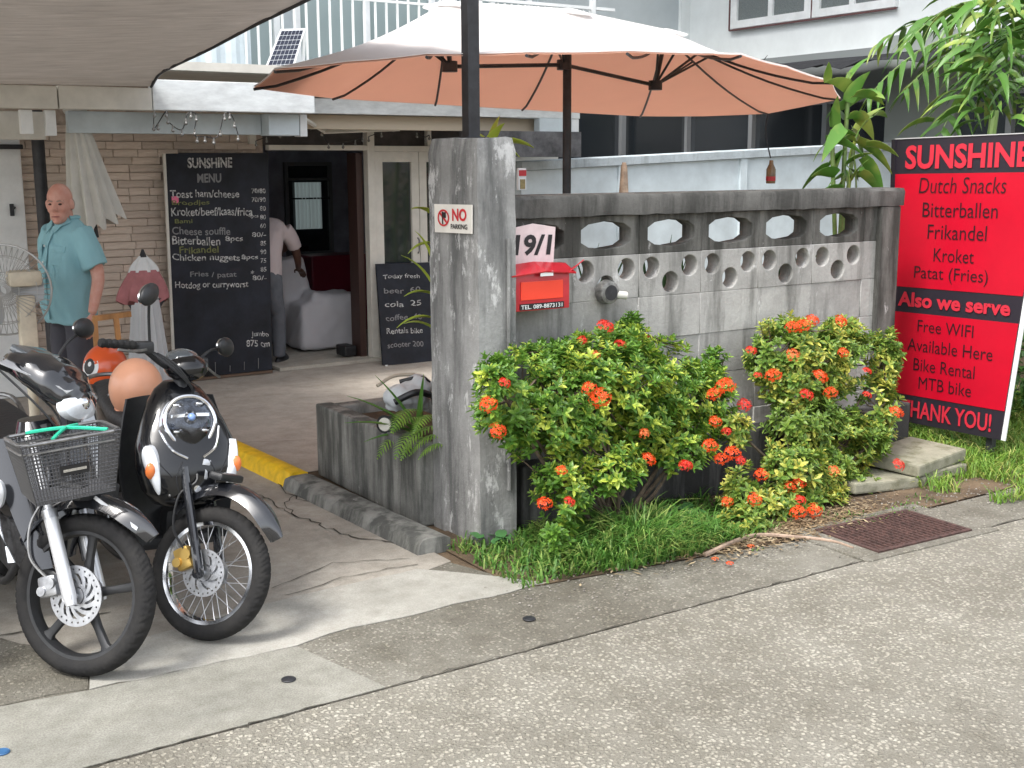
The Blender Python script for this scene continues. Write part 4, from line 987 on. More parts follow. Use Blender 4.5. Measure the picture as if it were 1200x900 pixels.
mb = MB(); hb = at(28, 326, Y=7.55)-V((fp.x, 7.6, 0)); mb.box(hb, (.19, .14, .095), bev=.03); mb.build('motor_housing', M_fan, fan, smooth=True)
mb = MB(); mb.box(hb+V((.0, .0, -.36)), (.10, .09, .52), bev=.02); mb.tube([hb-V((0, 0, .6)), (hb.x, hb.y, .03)], .03, 10); mb.build('column', M_fan, fan, smooth=True)
mb = MB(); mb.box((hb.x, hb.y, .025), (.42, .36, .05), bev=.02); mb.build('foot', M_fan, fan, smooth=True)
# folded small umbrella with pink cover
fu = thing('folded_umbrella', 'small furled umbrella with faded pink and dark panels by the stone wall', 'umbrella', at(168, 320, Y=9.3)); FO = fu.location.copy()
tp = at(167, 292, Y=9.3)-FO; mb = MB(); mb.tube([tp, tp-V((0, 0, .06))], [.008, .03], 8); mb.build('tip', M_iron, fu)
def pleat(z0, z1, r0, r1, name, m, nn=8, am=.15, dx=0):
    rings = []
    for i in range(8):
        t = i/7; r_ = r0+(r1-r0)*math.sin(t*PI/2); q = []
        for k in range(48): a = 2*PI*k/48; rr_ = r_*(1+am*t*math.sin(a*nn)); q.append(V((tp.x+dx*t+rr_*math.cos(a), tp.y+rr_*.5*math.sin(a), z0+(z1-z0)*t+.02*t*math.sin(a*nn))))
        rings.append(q)
    mb = MB(); mb.loft(rings); mb.build(name, m, fu, smooth=True)
pleat(tp.z-.05, tp.z-.19, .03, .11, 'white_top', M_white); pleat(tp.z-.16, tp.z-.40, .112, .19, 'pink_cover', cloth('faded_pink', (.52, .22, .23), .1, ns=10, na=.25), dx=-.02); pleat(tp.z-.38, tp.z-.52, .17, .10, 'dark_lining', cloth('dark_lining', (.07, .07, .08), 0), dx=.0)
# white towel / table cloth hanging
tw = at(172, 345, Y=9.2); rings = []
for i in range(10):
    t = i/9; zz = tw.z*(1-t)+.08*t; r_ = .09+.07*t; rings.append([V((tw.x+r_*math.cos(2*PI*k/60)*(1+.12*math.sin(14*PI*k/30)), 9.25+.6*r_*math.sin(2*PI*k/60)*(1+.12*math.sin(14*PI*k/30)), zz)) for k in range(60)])
mb = MB(); mb.loft(rings); mb.build('hanging_white_cloth', cloth('white_cotton', (.62, .64, .66), .1, ns=6, na=.08), label='white draped cloth hanging below the furled umbrella', cat='cloth', smooth=True)
# wooden chair behind the man's hand
ch = thing('wooden_chair', 'light brown wooden chair with the orange helmet on its seat', 'chair', (at(130, 400, Y=7.3).x, 7.3, 0)); HO2 = ch.location.copy()
xl, xr = at(113, 400, Y=7.3).x-HO2.x, at(146, 400, Y=7.3).x-HO2.x; zt = at(130, 373, Y=7.3).z
for nm, a, b_, wd in (('back_post', (xl, 0, 0), (xl+.01, .05, zt), .028), ('back_post', (xr, 0, 0), (xr-.03, .05, zt), .028), ('top_rail', (xl, .05, zt), (xr+.06, .05, zt+.012), .032), ('mid_rail', (xl, .02, .55), (xr, .02, .55), .026), ('leg', (xl-.0, -.38, 0), (xl-.0, -.38, .46), .03), ('leg', (xr+.05, -.38, 0), (xr+.05, -.38, .46), .03)):
    mb = MB(); mb.bar(a, b_, wd, wd); mb.build(nm, M_wood, ch)
sl_ = at(90, 465, Y=6.88).x-HO2.x; mb = MB(); mb.box((sl_+.21, -.20, .485), (.42, .44, .05), bev=.012); mb.build('seat', M_wood, ch)
# draped armchair inside
dc = thing('draped_armchair', 'armchair covered by a white sheet inside the doorway', 'armchair', (at(378, 400, Y=10.6).x, 10.6, 0)); mb = MB()
k1, k2 = at(418, 400, Y=10.5).x-dc.location.x, at(338, 400, Y=10.5).x-dc.location.x
mb.box(((k1+k2)/2+.05, 0, .25), (k1-k2-.06, .5, .46), bev=.06); mb.box((k2+.18, .2, .56), (.30, .24, .66), Matrix.Rotation(R(-8), 3, 'Y'), bev=.05); mb.box((.12, -.02, .45), (.40, .46, .20), bev=.08); mb.box((-.05, .0, .44), (.3, .4, .2), Matrix.Rotation(R(20), 3, 'Y'), bev=.05)
remesh(mb, 'sheet', cloth('white_sheet', (.70, .70, .73), .1, ns=5, na=.06), dc, .02, 10, disp=.016, disp_s=5)
# red counter and dark cabinet inside
mb = MB(); mb.box((at(398, 350, Y=11.6).x, 11.7, .40), (.7, .4, .84), bev=.02); mb.build('red_cabinet', mat('dark_red_lacquer', (.16, .015, .03), .3), label='dark red cabinet in the shadow behind the draped armchair', cat='cabinet')
mb = MB(); mb.box((at(423, 350, Y=9.8).x, 9.86, .93), (.06, .18, 1.84)); mb.build('door_jamb', mat('dark_wood', (.05, .025, .02), .5), bld).location = -BO
mb = MB(); mb.box((4.62, 9.9, .08), (.12, .2, .10), bev=.02); mb.build('black_shoe', M_blackp, label='black shoe on the pale floor at the right of the doorway', cat='shoe')

# ================================================================== people
M_skin = mat('sunburnt_skin', (.60, .34, .27), .5, noise_s=16, noise_a=.16, col2=(.55, .25, .19)); M_shirt = cloth('turquoise_shirt', (.27, .50, .56), 0, ns=7, na=.07, weave=.5)
M_pants = cloth('grey_trousers', (.085, .085, .10), 0, ns=10, na=.12, weave=.3)
def taper(mb, pts, rs, n=14, sc2=None):
    """limb with joints: radii per point"""
    mb.tube(spline(pts, 5), [x for x in interp(rs, 5)], n)
def interp(rs, n):
    out = []
    for i in range(len(rs)-1):
        for k in range(n): t = k/n; out.append(rs[i]*(1-t)+rs[i+1]*t)
    return out+[rs[-1]]
def torso(mb, secs, n=20):
    """secs: (x, y, z, rx, ry)"""
    rings = []
    for i in range(len(secs)-1):
        for k in range(4):
            t = k/4; s_ = [secs[i][j]*(1-t)+secs[i+1][j]*t for j in range(5)]; rings.append(ring((s_[0], s_[1], s_[2]), (1, 0, 0), (0, 1, 0), s_[3], s_[4], n, 2.3))
    s_ = secs[-1]; rings.append(ring(s_[:3], (1, 0, 0), (0, 1, 0), s_[3], s_[4], n, 2.3)); mb.loft(rings)
def hand(mb, w_, d, pn, side, s=1.0, curl=.5):
    """palm and five bent fingers; d = pointing direction, pn = palm normal, side = thumb side"""
    d, pn, side = V(d).normalized(), V(pn).normalized(), V(side).normalized(); rot = Matrix((side, d, pn)).transposed()
    mb.ell(w_+d*.045*s, (.040*s, .055*s, .017*s), rot, 12, 8)
    for k, (o_, L_) in enumerate(((.028, .068), (.010, .078), (-.009, .073), (-.027, .058))):
        b0 = w_+d*.085*s+side*o_*s; p1 = b0+(d*math.cos(curl*.4)+pn*math.sin(curl*.4))*L_*.45*s; p2 = p1+(d*math.cos(curl)+pn*math.sin(curl))*L_*.32*s; p3 = p2+(d*math.cos(curl*1.7)+pn*math.sin(curl*1.7))*L_*.25*s
        mb.tube([b0-d*.02*s, b0, p1, p2, p3], [.0095*s, .0095*s, .009*s, .008*s, .006*s], 8)
    b0 = w_+d*.025*s+side*.033*s; mb.tube([b0-side*.01, b0, b0+(d*.6+side*.7)*.035*s, b0+(d*.85+side*.55+pn*.2)*.065*s], [.012*s, .012*s, .0105*s, .008*s], 8)

def head_on(mb, c, yaw, pitch=0, s=1.0):
    Rm = Matrix.Rotation(yaw, 3, 'Z') @ Matrix.Rotation(pitch, 3, 'Y'); f = lambda x, y, z: V(c)+Rm @ (V((x, y, z))*s)
    def e(x, y, z, rx, ry, rz, tilt=0): mb.ell(f(x, y, z), (rx*s, ry*s, rz*s), Rm @ Matrix.Rotation(tilt, 3, 'Y'), 16, 12)
    e(-.012, 0, .035, .094, .074, .085); e(.012, 0, -.01, .078, .066, .095); e(.03, 0, -.062, .056, .052, .055)   # skull, face, jaw
    e(.075, 0, -.092, .022, .024, .020)                             # chin
    for sg_ in (-1, 1):
        e(.052, sg_*.038, -.022, .026, .022, .030); e(.074, sg_*.030, .022, .014, .026, .010)   # cheeks, brows
        e(-.005, sg_*.078, -.005, .018, .010, .031, .2); e(.055, sg_*.02, -.07, .03, .02, .02)
    mb.tube([f(.078, 0, .018), f(.098, 0, -.012), f(.108, 0, -.026)], [.010*s, .013*s, .016*s], 8); e(.094, .012, -.03, .010, .008, .008); e(.094, -.012, -.03, .010, .008, .008)
    e(.082, 0, -.060, .014, .027, .007); e(.081, 0, -.071, .013, .023, .008)
    return f, Rm

mp_ = at(86, 400, Y=7.9); man = thing('person', 'bald man in turquoise short sleeved shirt and dark trousers looking to the street', 'person', (mp_.x, 7.9, 0), (0, 0, R(200)))
hc = V((.05, .035, 1.515)); mb = MB()
f, Rm = head_on(mb, hc, R(40), R(4), 1.06)
mb.tube([(-.015, 0, 1.30), (.0, .01, 1.40), (.02, .02, 1.47)], [.075, .060, .058], 14)
torso(mb, [(0, 0, 1.05, .11, .14), (.0, 0, 1.25, .11, .16), (-.01, 0, 1.36, .08, .15), (-.01, 0, 1.40, .05, .08)])
taper(mb, [(-.01, .17, 1.345), (-.03, .235, 1.22), (-.05, .27, 1.07), (-.01, .29, .95), (.03, .30, .845)], [.058, .052, .043, .038, .027])
taper(mb, [(-.01, -.17, 1.345), (-.02, -.235, 1.22), (-.03, -.26, 1.07), (.06, -.25, .96), (.14, -.23, .87)], [.058, .052, .043, .038, .027])
hand(mb, V((.035, .302, .835)), (.12, .02, -1), (.2, -1, 0), (1, .1, .1), 1.0, .45); hand(mb, V((.15, -.228, .86)), (.6, .1, -.8), (0, 1, 0), (.7, 0, .5), 1.0, .7)
remesh(mb, 'body', M_skin, man, .0065, 2)
for sg_ in (-1, 1):
    mb = MB(); mb.ell(f(.080, sg_*.030, .006), (.008, .013, .007), Rm, 10, 8); mb.build('eye', mat('eye_dark', (.05, .03, .025), .2), man, smooth=True)
    mb = MB(); mb.tube([f(.088, sg_*.014, .022), f(.087, sg_*.032, .027), f(.075, sg_*.05, .020)], [.004, .0045, .002], 6); mb.build('eyebrow', mat('grey_hair', (.30, .22, .18), .8), man, smooth=True)
mb = MB(); mb.tube([f(.092, -.024, -.0655), f(.0975, 0, -.0645), f(.092, .024, -.0655)], [.0025, .0035, .0025], 6); mb.build('mouth', mat('lip_dark', (.25, .07, .06), .6), man, smooth=True)
mb = MB()
for sg_ in (-1, 1): mb.ell(f(-.035, sg_*.064, -.005), (.05, .014, .035), Rm, 12, 8)
mb.build('hair', mat('short_grey_hair', (.42, .33, .28), .9), man, smooth=True)
mb = MB()
torso(mb, [(.0, 0, .77, .150, .195), (.01, 0, .86, .158, .195), (.025, 0, 1.0, .160, .190), (.02, 0, 1.15, .148, .190), (.0, 0, 1.27, .135, .195), (-.01, 0, 1.355, .105, .185), (-.015, 0, 1.40, .075, .12), (-.01, .005, 1.425, .062, .070)])
taper(mb, [(-.01, .15, 1.345), (-.025, .225, 1.24), (-.045, .262, 1.125)], [.082, .084, .083]); taper(mb, [(-.01, -.15, 1.345), (-.02, -.225, 1.24), (-.03, -.255, 1.125)], [.082, .084, .083])
sh = remesh(mb, 'shirt', M_shirt, man, .010, 5, disp=.017, disp_s=6.5)
# collar, pockets, buttons, placket
mb = MB()
for sg_ in (-1, 1):
    mb.shell([[V((.02, sg_*.075, 1.435)), V((.065, sg_*.045, 1.42)), V((.085, sg_*.018, 1.385))], [V((.02, sg_*.105, 1.405)), V((.085, sg_*.085, 1.38)), V((.115, sg_*.045, 1.335))]][::sg_], .006)
mb.tube([V((-.015+.075*math.cos(a), .005+.078*math.sin(a), 1.43)) for a in [R(70)+R(220)*k/12 for k in range(13)]], .012, 6); mb.build('collar', M_shirt, sh, smooth=True)
mb = MB(); mb.shell([[V((.085, -.012, 1.375)), V((.085, .022, 1.375))], [V((.146, -.012, 1.27)), V((.146, .02, 1.27))], [V((.186, -.012, 1.08)), V((.186, .02, 1.08))], [V((.175, -.012, .80)), V((.175, .02, .80))]], -.005); mb.build('placket', M_shirt, sh)
for k in range(5):
    mb = MB(); z = 1.26-.1*k; mb.ell((.155+.035*math.sin(min(1, (1.3-z)/.25)*PI/2)-.01*max(0, .95-z)*8, .004, z), (.004, .008, .008), None, 8, 6); mb.build('button', mat('pearl_button', (.62, .70, .70), .3), sh, smooth=True)
for sg_ in (-1, 1):
    mb = MB(); mb.dome([(-.055, -.05), (.055, -.05), (.055, .055), (-.055, .055)], (.136, sg_*.098, 1.19), (1, sg_*.55, .16), (0, 1, 0), .004, 2); mb.build('pocket', M_shirt, sh)
    mb = MB(); mb.dome([(-.058, -.018), (0, -.03), (.058, -.018), (.058, .018), (-.058, .018)], (.130, sg_*.098, 1.245), (1, sg_*.55, .3), (0, 1, 0), .006, 2); mb.build('pocket_flap', M_shirt, sh)
mb = MB(); torso(mb, [(0, 0, .76, .125, .165), (0, 0, .90, .125, .165), (0, 0, .98, .12, .16)])
for sg_ in (-1, 1): taper(mb, [(0, sg_*.085, .86), (.01, sg_*.095, .65), (.02, sg_*.10, .46), (.0, sg_*.105, .25), (.0, sg_*.105, .05)], [.10, .092, .075, .068, .066])
remesh(mb, 'trousers', M_pants, man, .012, 4, disp=.009, disp_s=9)
for sg_ in (-1, 1):
    mb = MB(); mb.ell((.06, sg_*.105, .0), (.14, .048, .075), None, 16, 8, 0); mb.build('shoe', M_blackp, man, smooth=True)

# second person, bending over inside the doorway
p2 = at(314, 405, Y=10.15); per = thing('person', 'person in pale shirt and jeans bending over inside the dark doorway', 'person', (p2.x, 10.15, 0), (0, 0, R(48)))
per.scale = (1.05, .95, 1.06)
mb = MB(); head_on(mb, V((.42, 0, .98)), 0, R(75), 1.0); mb.tube([(.24, 0, 1.10), (.32, 0, 1.06), (.38, 0, 1.02)], [.06, .055, .055], 12)
torso(mb, [(0, 0, .75, .09, .12), (.02, 0, .9, .09, .12), (.1, 0, 1.02, .09, .13)])
taper(mb, [(.20, -.16, 1.10), (.26, -.20, .96), (.33, -.20, .84), (.44, -.16, .76)], [.048, .043, .036, .026]); taper(mb, [(.20, .16, 1.10), (.26, .20, .96), (.33, .20, .84), (.44, .16, .76)], [.048, .043, .036, .026])
hand(mb, V((.45, -.16, .755)), (.9, 0, -.4), (0, 0, -1), (0, 1, 0), 1, .5); hand(mb, V((.45, .16, .755)), (.9, 0, -.4), (0, 0, -1), (0, -1, 0), 1, .5)
remesh(mb, 'body', mat('brown_skin', (.10, .05, .035), .55), per, .009, 2)
mb = MB(); mb.ell((.44, 0, 1.02), (.10, .085, .10)); mb.build('hair', mat('black_hair', (.01, .01, .01), .6), per, smooth=True)
mb = MB()
rings = []
for (x, z, rx, ry, an) in ((-.02, .70, .13, .165, 0), (-.01, .82, .13, .165, 8), (.01, .95, .125, .165, 22), (.07, 1.06, .115, .17, 38), (.15, 1.13, .10, .17, 55), (.22, 1.14, .075, .12, 65)):
    an = R(an); rings.append(ring((x, 0, z), (math.cos(an), 0, -math.sin(an)), (0, 1, 0), rx, ry, 18, 2.2))
mb.loft(rings)
for sg_ in (-1, 1): taper(mb, [(.17, sg_*.14, 1.11), (.22, sg_*.19, 1.02), (.26, sg_*.20, .95)], [.075, .072, .066])
remesh(mb, 'shirt', cloth('pale_pink_shirt', (.60, .52, .52), 0, ns=6, na=.06, weave=.3), per, .012, 4, disp=.008, disp_s=8)
mb = MB(); torso(mb, [(-.03, 0, .66, .115, .155), (-.02, 0, .78, .12, .155)])
for sg_ in (-1, 1): taper(mb, [(-.03, sg_*.08, .72), (-.02, sg_*.10, .5), (.0, sg_*.11, .40), (-.02, sg_*.12, .2), (-.03, sg_*.12, .05)], [.095, .083, .072, .064, .062])
remesh(mb, 'jeans', cloth('grey_jeans', (.16, .17, .19), 0, ns=9, na=.25, weave=.4), per, .012, 4, disp=.008, disp_s=9)
man.scale = (.96, .90, 1)
for sg_ in (-1, 1): mb = MB(); mb.ell((.04, sg_*.12, .0), (.14, .045, .07), None, 14, 8, 0); mb.build('shoe', M_blackp, per, smooth=True)

# ================================================================== motorbikes
def steerM(r, ang): 
    A = V((-.03, 0, r)); ax = V((-math.sin(R(25)), 0, math.cos(R(25))))
    return Matrix.Translation(A) @ Matrix.Rotation(ang, 4, ax) @ Matrix.Translation(-A)
AX = V((-math.sin(R(25)), 0, math.cos(R(25))))
def tyre_mb(mb, r, w_, M, tread=True):
    n = 200; prof = []
    for k in range(13):
        a = -PI*.62+PI*1.24*k/12; prof.append((r-w_*.95+w_*.95*math.cos(a)*1.0, w_*math.sin(a)))
    prof += [(r-w_*1.75, .7*w_), (r-w_*1.85, 0), (r-w_*1.75, -.7*w_)]
    rings = []
    for i in range(n):
        a = 2*PI*i/n; q = []
        for j, (pr, ph) in enumerate(prof):
            rr = pr
            if tread and 2 <= j <= 10 and ((i*2.2/ n*36 + abs(ph)/w_*1.6) % 1.0) < .34 and j != 6: rr -= .006
            q.append(M @ V((rr*math.cos(a), ph, r+rr*math.sin(a))))
        rings.append(q)
    mb.loft(rings, False, True)
def at_axle(r, M, x0=0): return M @ Matrix.Translation(V((x0, 0, 0)))
def ringplate(mb, outl, M):
    pass
ME_CACHE = {}
def wheel(root, name, r, tw, M, rim_r, kind, disc_r, discside):
    W = MB(); rr = rim_r
    prof = [(rr+.012, -.028), (rr+.012, -.022), (rr-.004, -.018), (rr-.010, 0), (rr-.004, .018), (rr+.012, .022), (rr+.012, .028), (rr-.010, .026), (rr-.018, .0), (rr-.010, -.026)]
    W.M = M @ Matrix.Translation(V((0, 0, r))); W.rev(prof, (0, 0, 0), 'y', 64)
    wo = W.build(name, M_chrome if kind == 'spoke' else M_blackp, root, smooth=True)
    t = MB(); tyre_mb(t, r, tw, M); t.build('tyre', M_tyre, wo, smooth=True, auto=1.0)
    h = MB(); h.M = W.M; h.tube([(0, -.05, 0), (0, .05, 0)], .030, 20); h.tube([(0, -.036, 0), (0, -.030, 0)], .055, 24); h.tube([(0, .030, 0), (0, .036, 0)], .055, 24); h.tube([(0, -.085, 0), (0, .085, 0)], .010, 10)
    h.build('hub', M_alu, wo, smooth=True, auto=.5)
    if kind == 'spoke':
        s = MB(); s.M = W.M
        for k in range(36):
            sg_ = 1 if k % 2 else -1; a = 2*PI*k/36; b_ = a+(.55 if (k//2) % 2 else -.55)
            s.tube([(.05*math.cos(b_), sg_*.032, .05*math.sin(b_)), (.99*(rr-.01)*math.cos(a), sg_*.004, .99*(rr-.01)*math.sin(a))], .0016, 4)
        s.build('spokes', M_alu, wo)
    else:
        s = MB(); s.M = W.M
        for k in range(5):
            a = 2*PI*k/5+.3
            for da in (0,):
                ca, sa = math.cos(a), math.sin(a); rings = []
                for t_, wd, th in ((.05, .020, .020), (.5, .014, .013), (.85, .016, .012), (1.0, .034, .018)):
                    c = V((ca*rr*t_+ca*.03*(1-t_), 0, sa*rr*t_+sa*.03*(1-t_))); rings.append(ring(c, (-sa, 0, ca), (0, 1, 0), wd, th, 10, 3))
                s.loft(rings)
        s.build('spokes', M_blackp, wo, smooth=True)
    if disc_r:
        key = ('disc', kind)
        if key not in ME_CACHE:
            ols = [circ(0, 0, disc_r, 64)[::-1], circ(0, 0, .035, 24)]
            for k in range(12 if kind == 'cast' else 8):
                a = 2*PI*k/(12 if kind == 'cast' else 8); ol = []
                r0, r1 = disc_r*.42, disc_r*.74
                for t_ in (0, .33, .66, 1): ol.append(((r0+(r1-r0)*t_)*math.cos(a+.9*t_*.6), (r0+(r1-r0)*t_)*math.sin(a+.9*t_*.6)))
                for t_ in (1, .66, .33, 0): ol.append(((r0+(r1-r0)*t_)*math.cos(a+.22+.9*t_*.6), (r0+(r1-r0)*t_)*math.sin(a+.22+.9*t_*.6)))
                ols.append(ol[::-1])
            for k in range(24): a = 2*PI*k/24; ols.append(circ(disc_r*.87*math.cos(a), disc_r*.87*math.sin(a), .004, 8))
            ME_CACHE[key] = plate('brake_disc', ols, .004)
        d = MB(); add_me(d, ME_CACHE[key], M @ Matrix.Translation(V((0, discside*.048, r))) @ Matrix.Rotation(PI/2, 4, 'X')); d.build('brake_disc', M_alu, wo)
    return wo
def sweep_fender(mb, r, a0, a1, w0, w1, M, n=26, tipw=.35, th=.004, rise=0.02, flare=0):
    rows = []
    for i in range(n+1):
        t = i/n; a = R(a0+(a1-a0)*t); tt = min(1, t/.22); wd = (w0+(w1-w0)*t)*(tipw+(1-tipw)*math.sin(tt*PI/2)); q = []
        rr = r+rise*math.sin(PI*t)+flare*(1-t)**3
        for j in range(11):
            b_ = -1+2*j/10; q.append(M @ V((rr*math.cos(a)+math.cos(a)*.022*(1-b_*b_)-math.cos(a)*.03*b_**4, wd*b_, R0+rr*math.sin(a)+math.sin(a)*.022*(1-b_*b_)-math.sin(a)*.03*b_**4)))
        rows.append(q)
    mb.shell(rows, th)
def body_loft(secs, n=28):
    """secs: (z, xc, depth_half, width_half, power)"""
    rings = []
    sp_ = []
    for i in range(len(secs)-1):
        for k in range(3): t = k/3; sp_.append([secs[i][j]*(1-t)+secs[i+1][j]*t for j in range(5)])
    sp_.append(list(secs[-1]))
    for z, x, d, w_, p in sp_: rings.append(ring((x, 0, z), (1, 0, 0), (0, 1, 0), d, w_, n, p))
    mb = MB(); mb.loft(rings); return mb
def xloft(secs, n=20, sub=3):
    """secs along x: (x, zc, half_w, half_h, power)"""
    sp_ = []
    for i in range(len(secs)-1):
        for k in range(sub):
            t = k/sub; t2 = t*t*(3-2*t); sp_.append([secs[i][0]*(1-t)+secs[i+1][0]*t]+[secs[i][j]*(1-t2)+secs[i+1][j]*t2 for j in range(1, 5)])
    sp_.append(list(secs[-1])); rings = [ring((x, 0, z), (0, 1, 0), (0, 0, 1), w_, h_, n, p) for x, z, w_, h_, p in sp_]
    mb = MB(); mb.loft(rings); return mb
def mirror(root, base, tip, Rm_, name='mirror'):
    mb = MB(); mid = base.lerp(tip, .5)+V((-.01, 0, .02)); mb.tube(spline([base, mid, tip], 5), .0055, 8); o = mb.build('mirror_stalk', M_blackp, root, smooth=True)
    h = MB(); h.ell(tip+V((0, 0, .012)), (.022, .066, .040), Rm_, 18, 10); h.build('mirror_shell', M_blackp, o, smooth=True)
    g_ = MB(); nrm = Rm_ @ V((-1, 0, 0)); h2 = [(.058*math.cos(k*PI/10), .034*math.sin(k*PI/10)) for k in range(20)]; g_.dome(h2, tip+V((0, 0, .012))+nrm*.017, nrm, Rm_ @ V((0, 1, 0)), .004, 2); g_.build('mirror_glass', M_chrome, o, smooth=True)
def lever(mb, a, b_): mb.tube(spline([a, a.lerp(b_, .5)+V((.012, 0, -.004)), b_], 4), .0055, 6)
R0 = .25

def rear_end(root, r, xr, M_seat, seat_z, tail_m, seat_x=(-.50, -1.28)):
    """seat, rear body, swing arm, engine, exhaust, rear wheel and stand shared by every bike"""
    I = Matrix.Identity(4)
    wheel(root, 'rear_wheel', r, .045, Matrix.Translation(V((xr, 0, 0))), r-.075, 'cast', 0, 1)
    a, b_ = seat_x
    mb = xloft([(a, seat_z-.01, .06, .03, 2.4), (a-.12, seat_z+.0, .115, .05, 2.6), (a-.35, seat_z+.01, .135, .055, 2.8), (a-.55, seat_z+.045, .125, .05, 2.8), (b_+.04, seat_z+.065, .105, .045, 2.6), (b_, seat_z+.06, .05, .02, 2.2)]); mb.build('seat', M_seat, root, smooth=True)
    mb = xloft([(a+.02, seat_z-.14, .07, .10, 2.6), (a-.2, seat_z-.15, .115, .13, 2.8), (a-.5, seat_z-.10, .125, .11, 2.6), (b_+.08, seat_z-.03, .10, .075, 2.4), (b_-.06, seat_z+.01, .045, .035, 2.0)]); mb.build('rear_body', tail_m, root, smooth=True)
    mb = MB(); mb.dome([(-.06, -.03), (.06, -.03), (.07, .02), (0, .04), (-.07, .02)], (b_-.05, 0, seat_z-.005), (-1, 0, .1), (0, -1, 0), .03, 3); mb.build('tail_light', mat('red_lens', (.45, .01, .015), .15, coat=1), root, smooth=True)
    mb = MB(); mb.tube(spline([(a-.55, .12, seat_z+.05), (b_, .12, seat_z+.10), (b_-.09, 0, seat_z+.11), (b_, -.12, seat_z+.10), (a-.55, -.12, seat_z+.05)], 5), .010, 8); mb.build('grab_rail', M_steel, root, smooth=True)
    mb = MB(); mb.box((xr+.48, 0, r+.02), (.34, .22, .20), bev=.05); mb.box((xr+.66, 0, r+.10), (.16, .13, .13), bev=.03)
    for k in range(6): mb.box((xr+.60+.022*k, 0, r+.06), (.006, .17, .17), bev=.002)
    mb.build('engine', mat('engine_grey', (.11, .11, .115), .5, metal=.5, noise_s=20, noise_a=.25), root, smooth=True)
    for sg_ in (-1, 1): mb = MB(); mb.bar((xr+.42, sg_*.09, r+.02), (xr, sg_*.09, r), .022, .045); mb.build('swing_arm', M_blackp, root)
    for sg_ in (-1, 1): mb = MB(); mb.tube([(xr+.06, sg_*.115, r+.02), (xr+.16, sg_*.115, seat_z-.10)], [.022, .022], 10); mb.build('rear_shock', M_steel, root, smooth=True)
    mb = MB(); mb.tube(spline([(xr+.66, -.05, r+.05), (xr+.60, -.12, r-.10), (xr+.3, -.15, r-.09)], 6)+[V((xr+.28, -.15, r-.08)), V((xr-.18, -.17, r+.02))], [.016]*13+[.038, .045], 12); mb.build('exhaust', mat('dark_exhaust', (.06, .06, .062), .45, metal=.5), root, smooth=True)
    mb = MB(); mb.box((xr+.10, -.15-.045, r-.03), (.26, .008, .07), bev=.003); mb.build('heat_shield', M_steel, root)
    mb = MB(); mb.tube([(xr+.42, .12, r-.08), (xr+.50, .24, .01), (xr+.55, .25, .01)], .010, 8); mb.build('side_stand', M_blackp, root, smooth=True)
    global R0; R0 = r; mb = MB(); sweep_fender(mb, r+.045, 165, 60, .06, .075, Matrix.Translation(V((xr, 0, 0))), tipw=.6); mb.build('rear_fender', M_blackp, root, smooth=True)

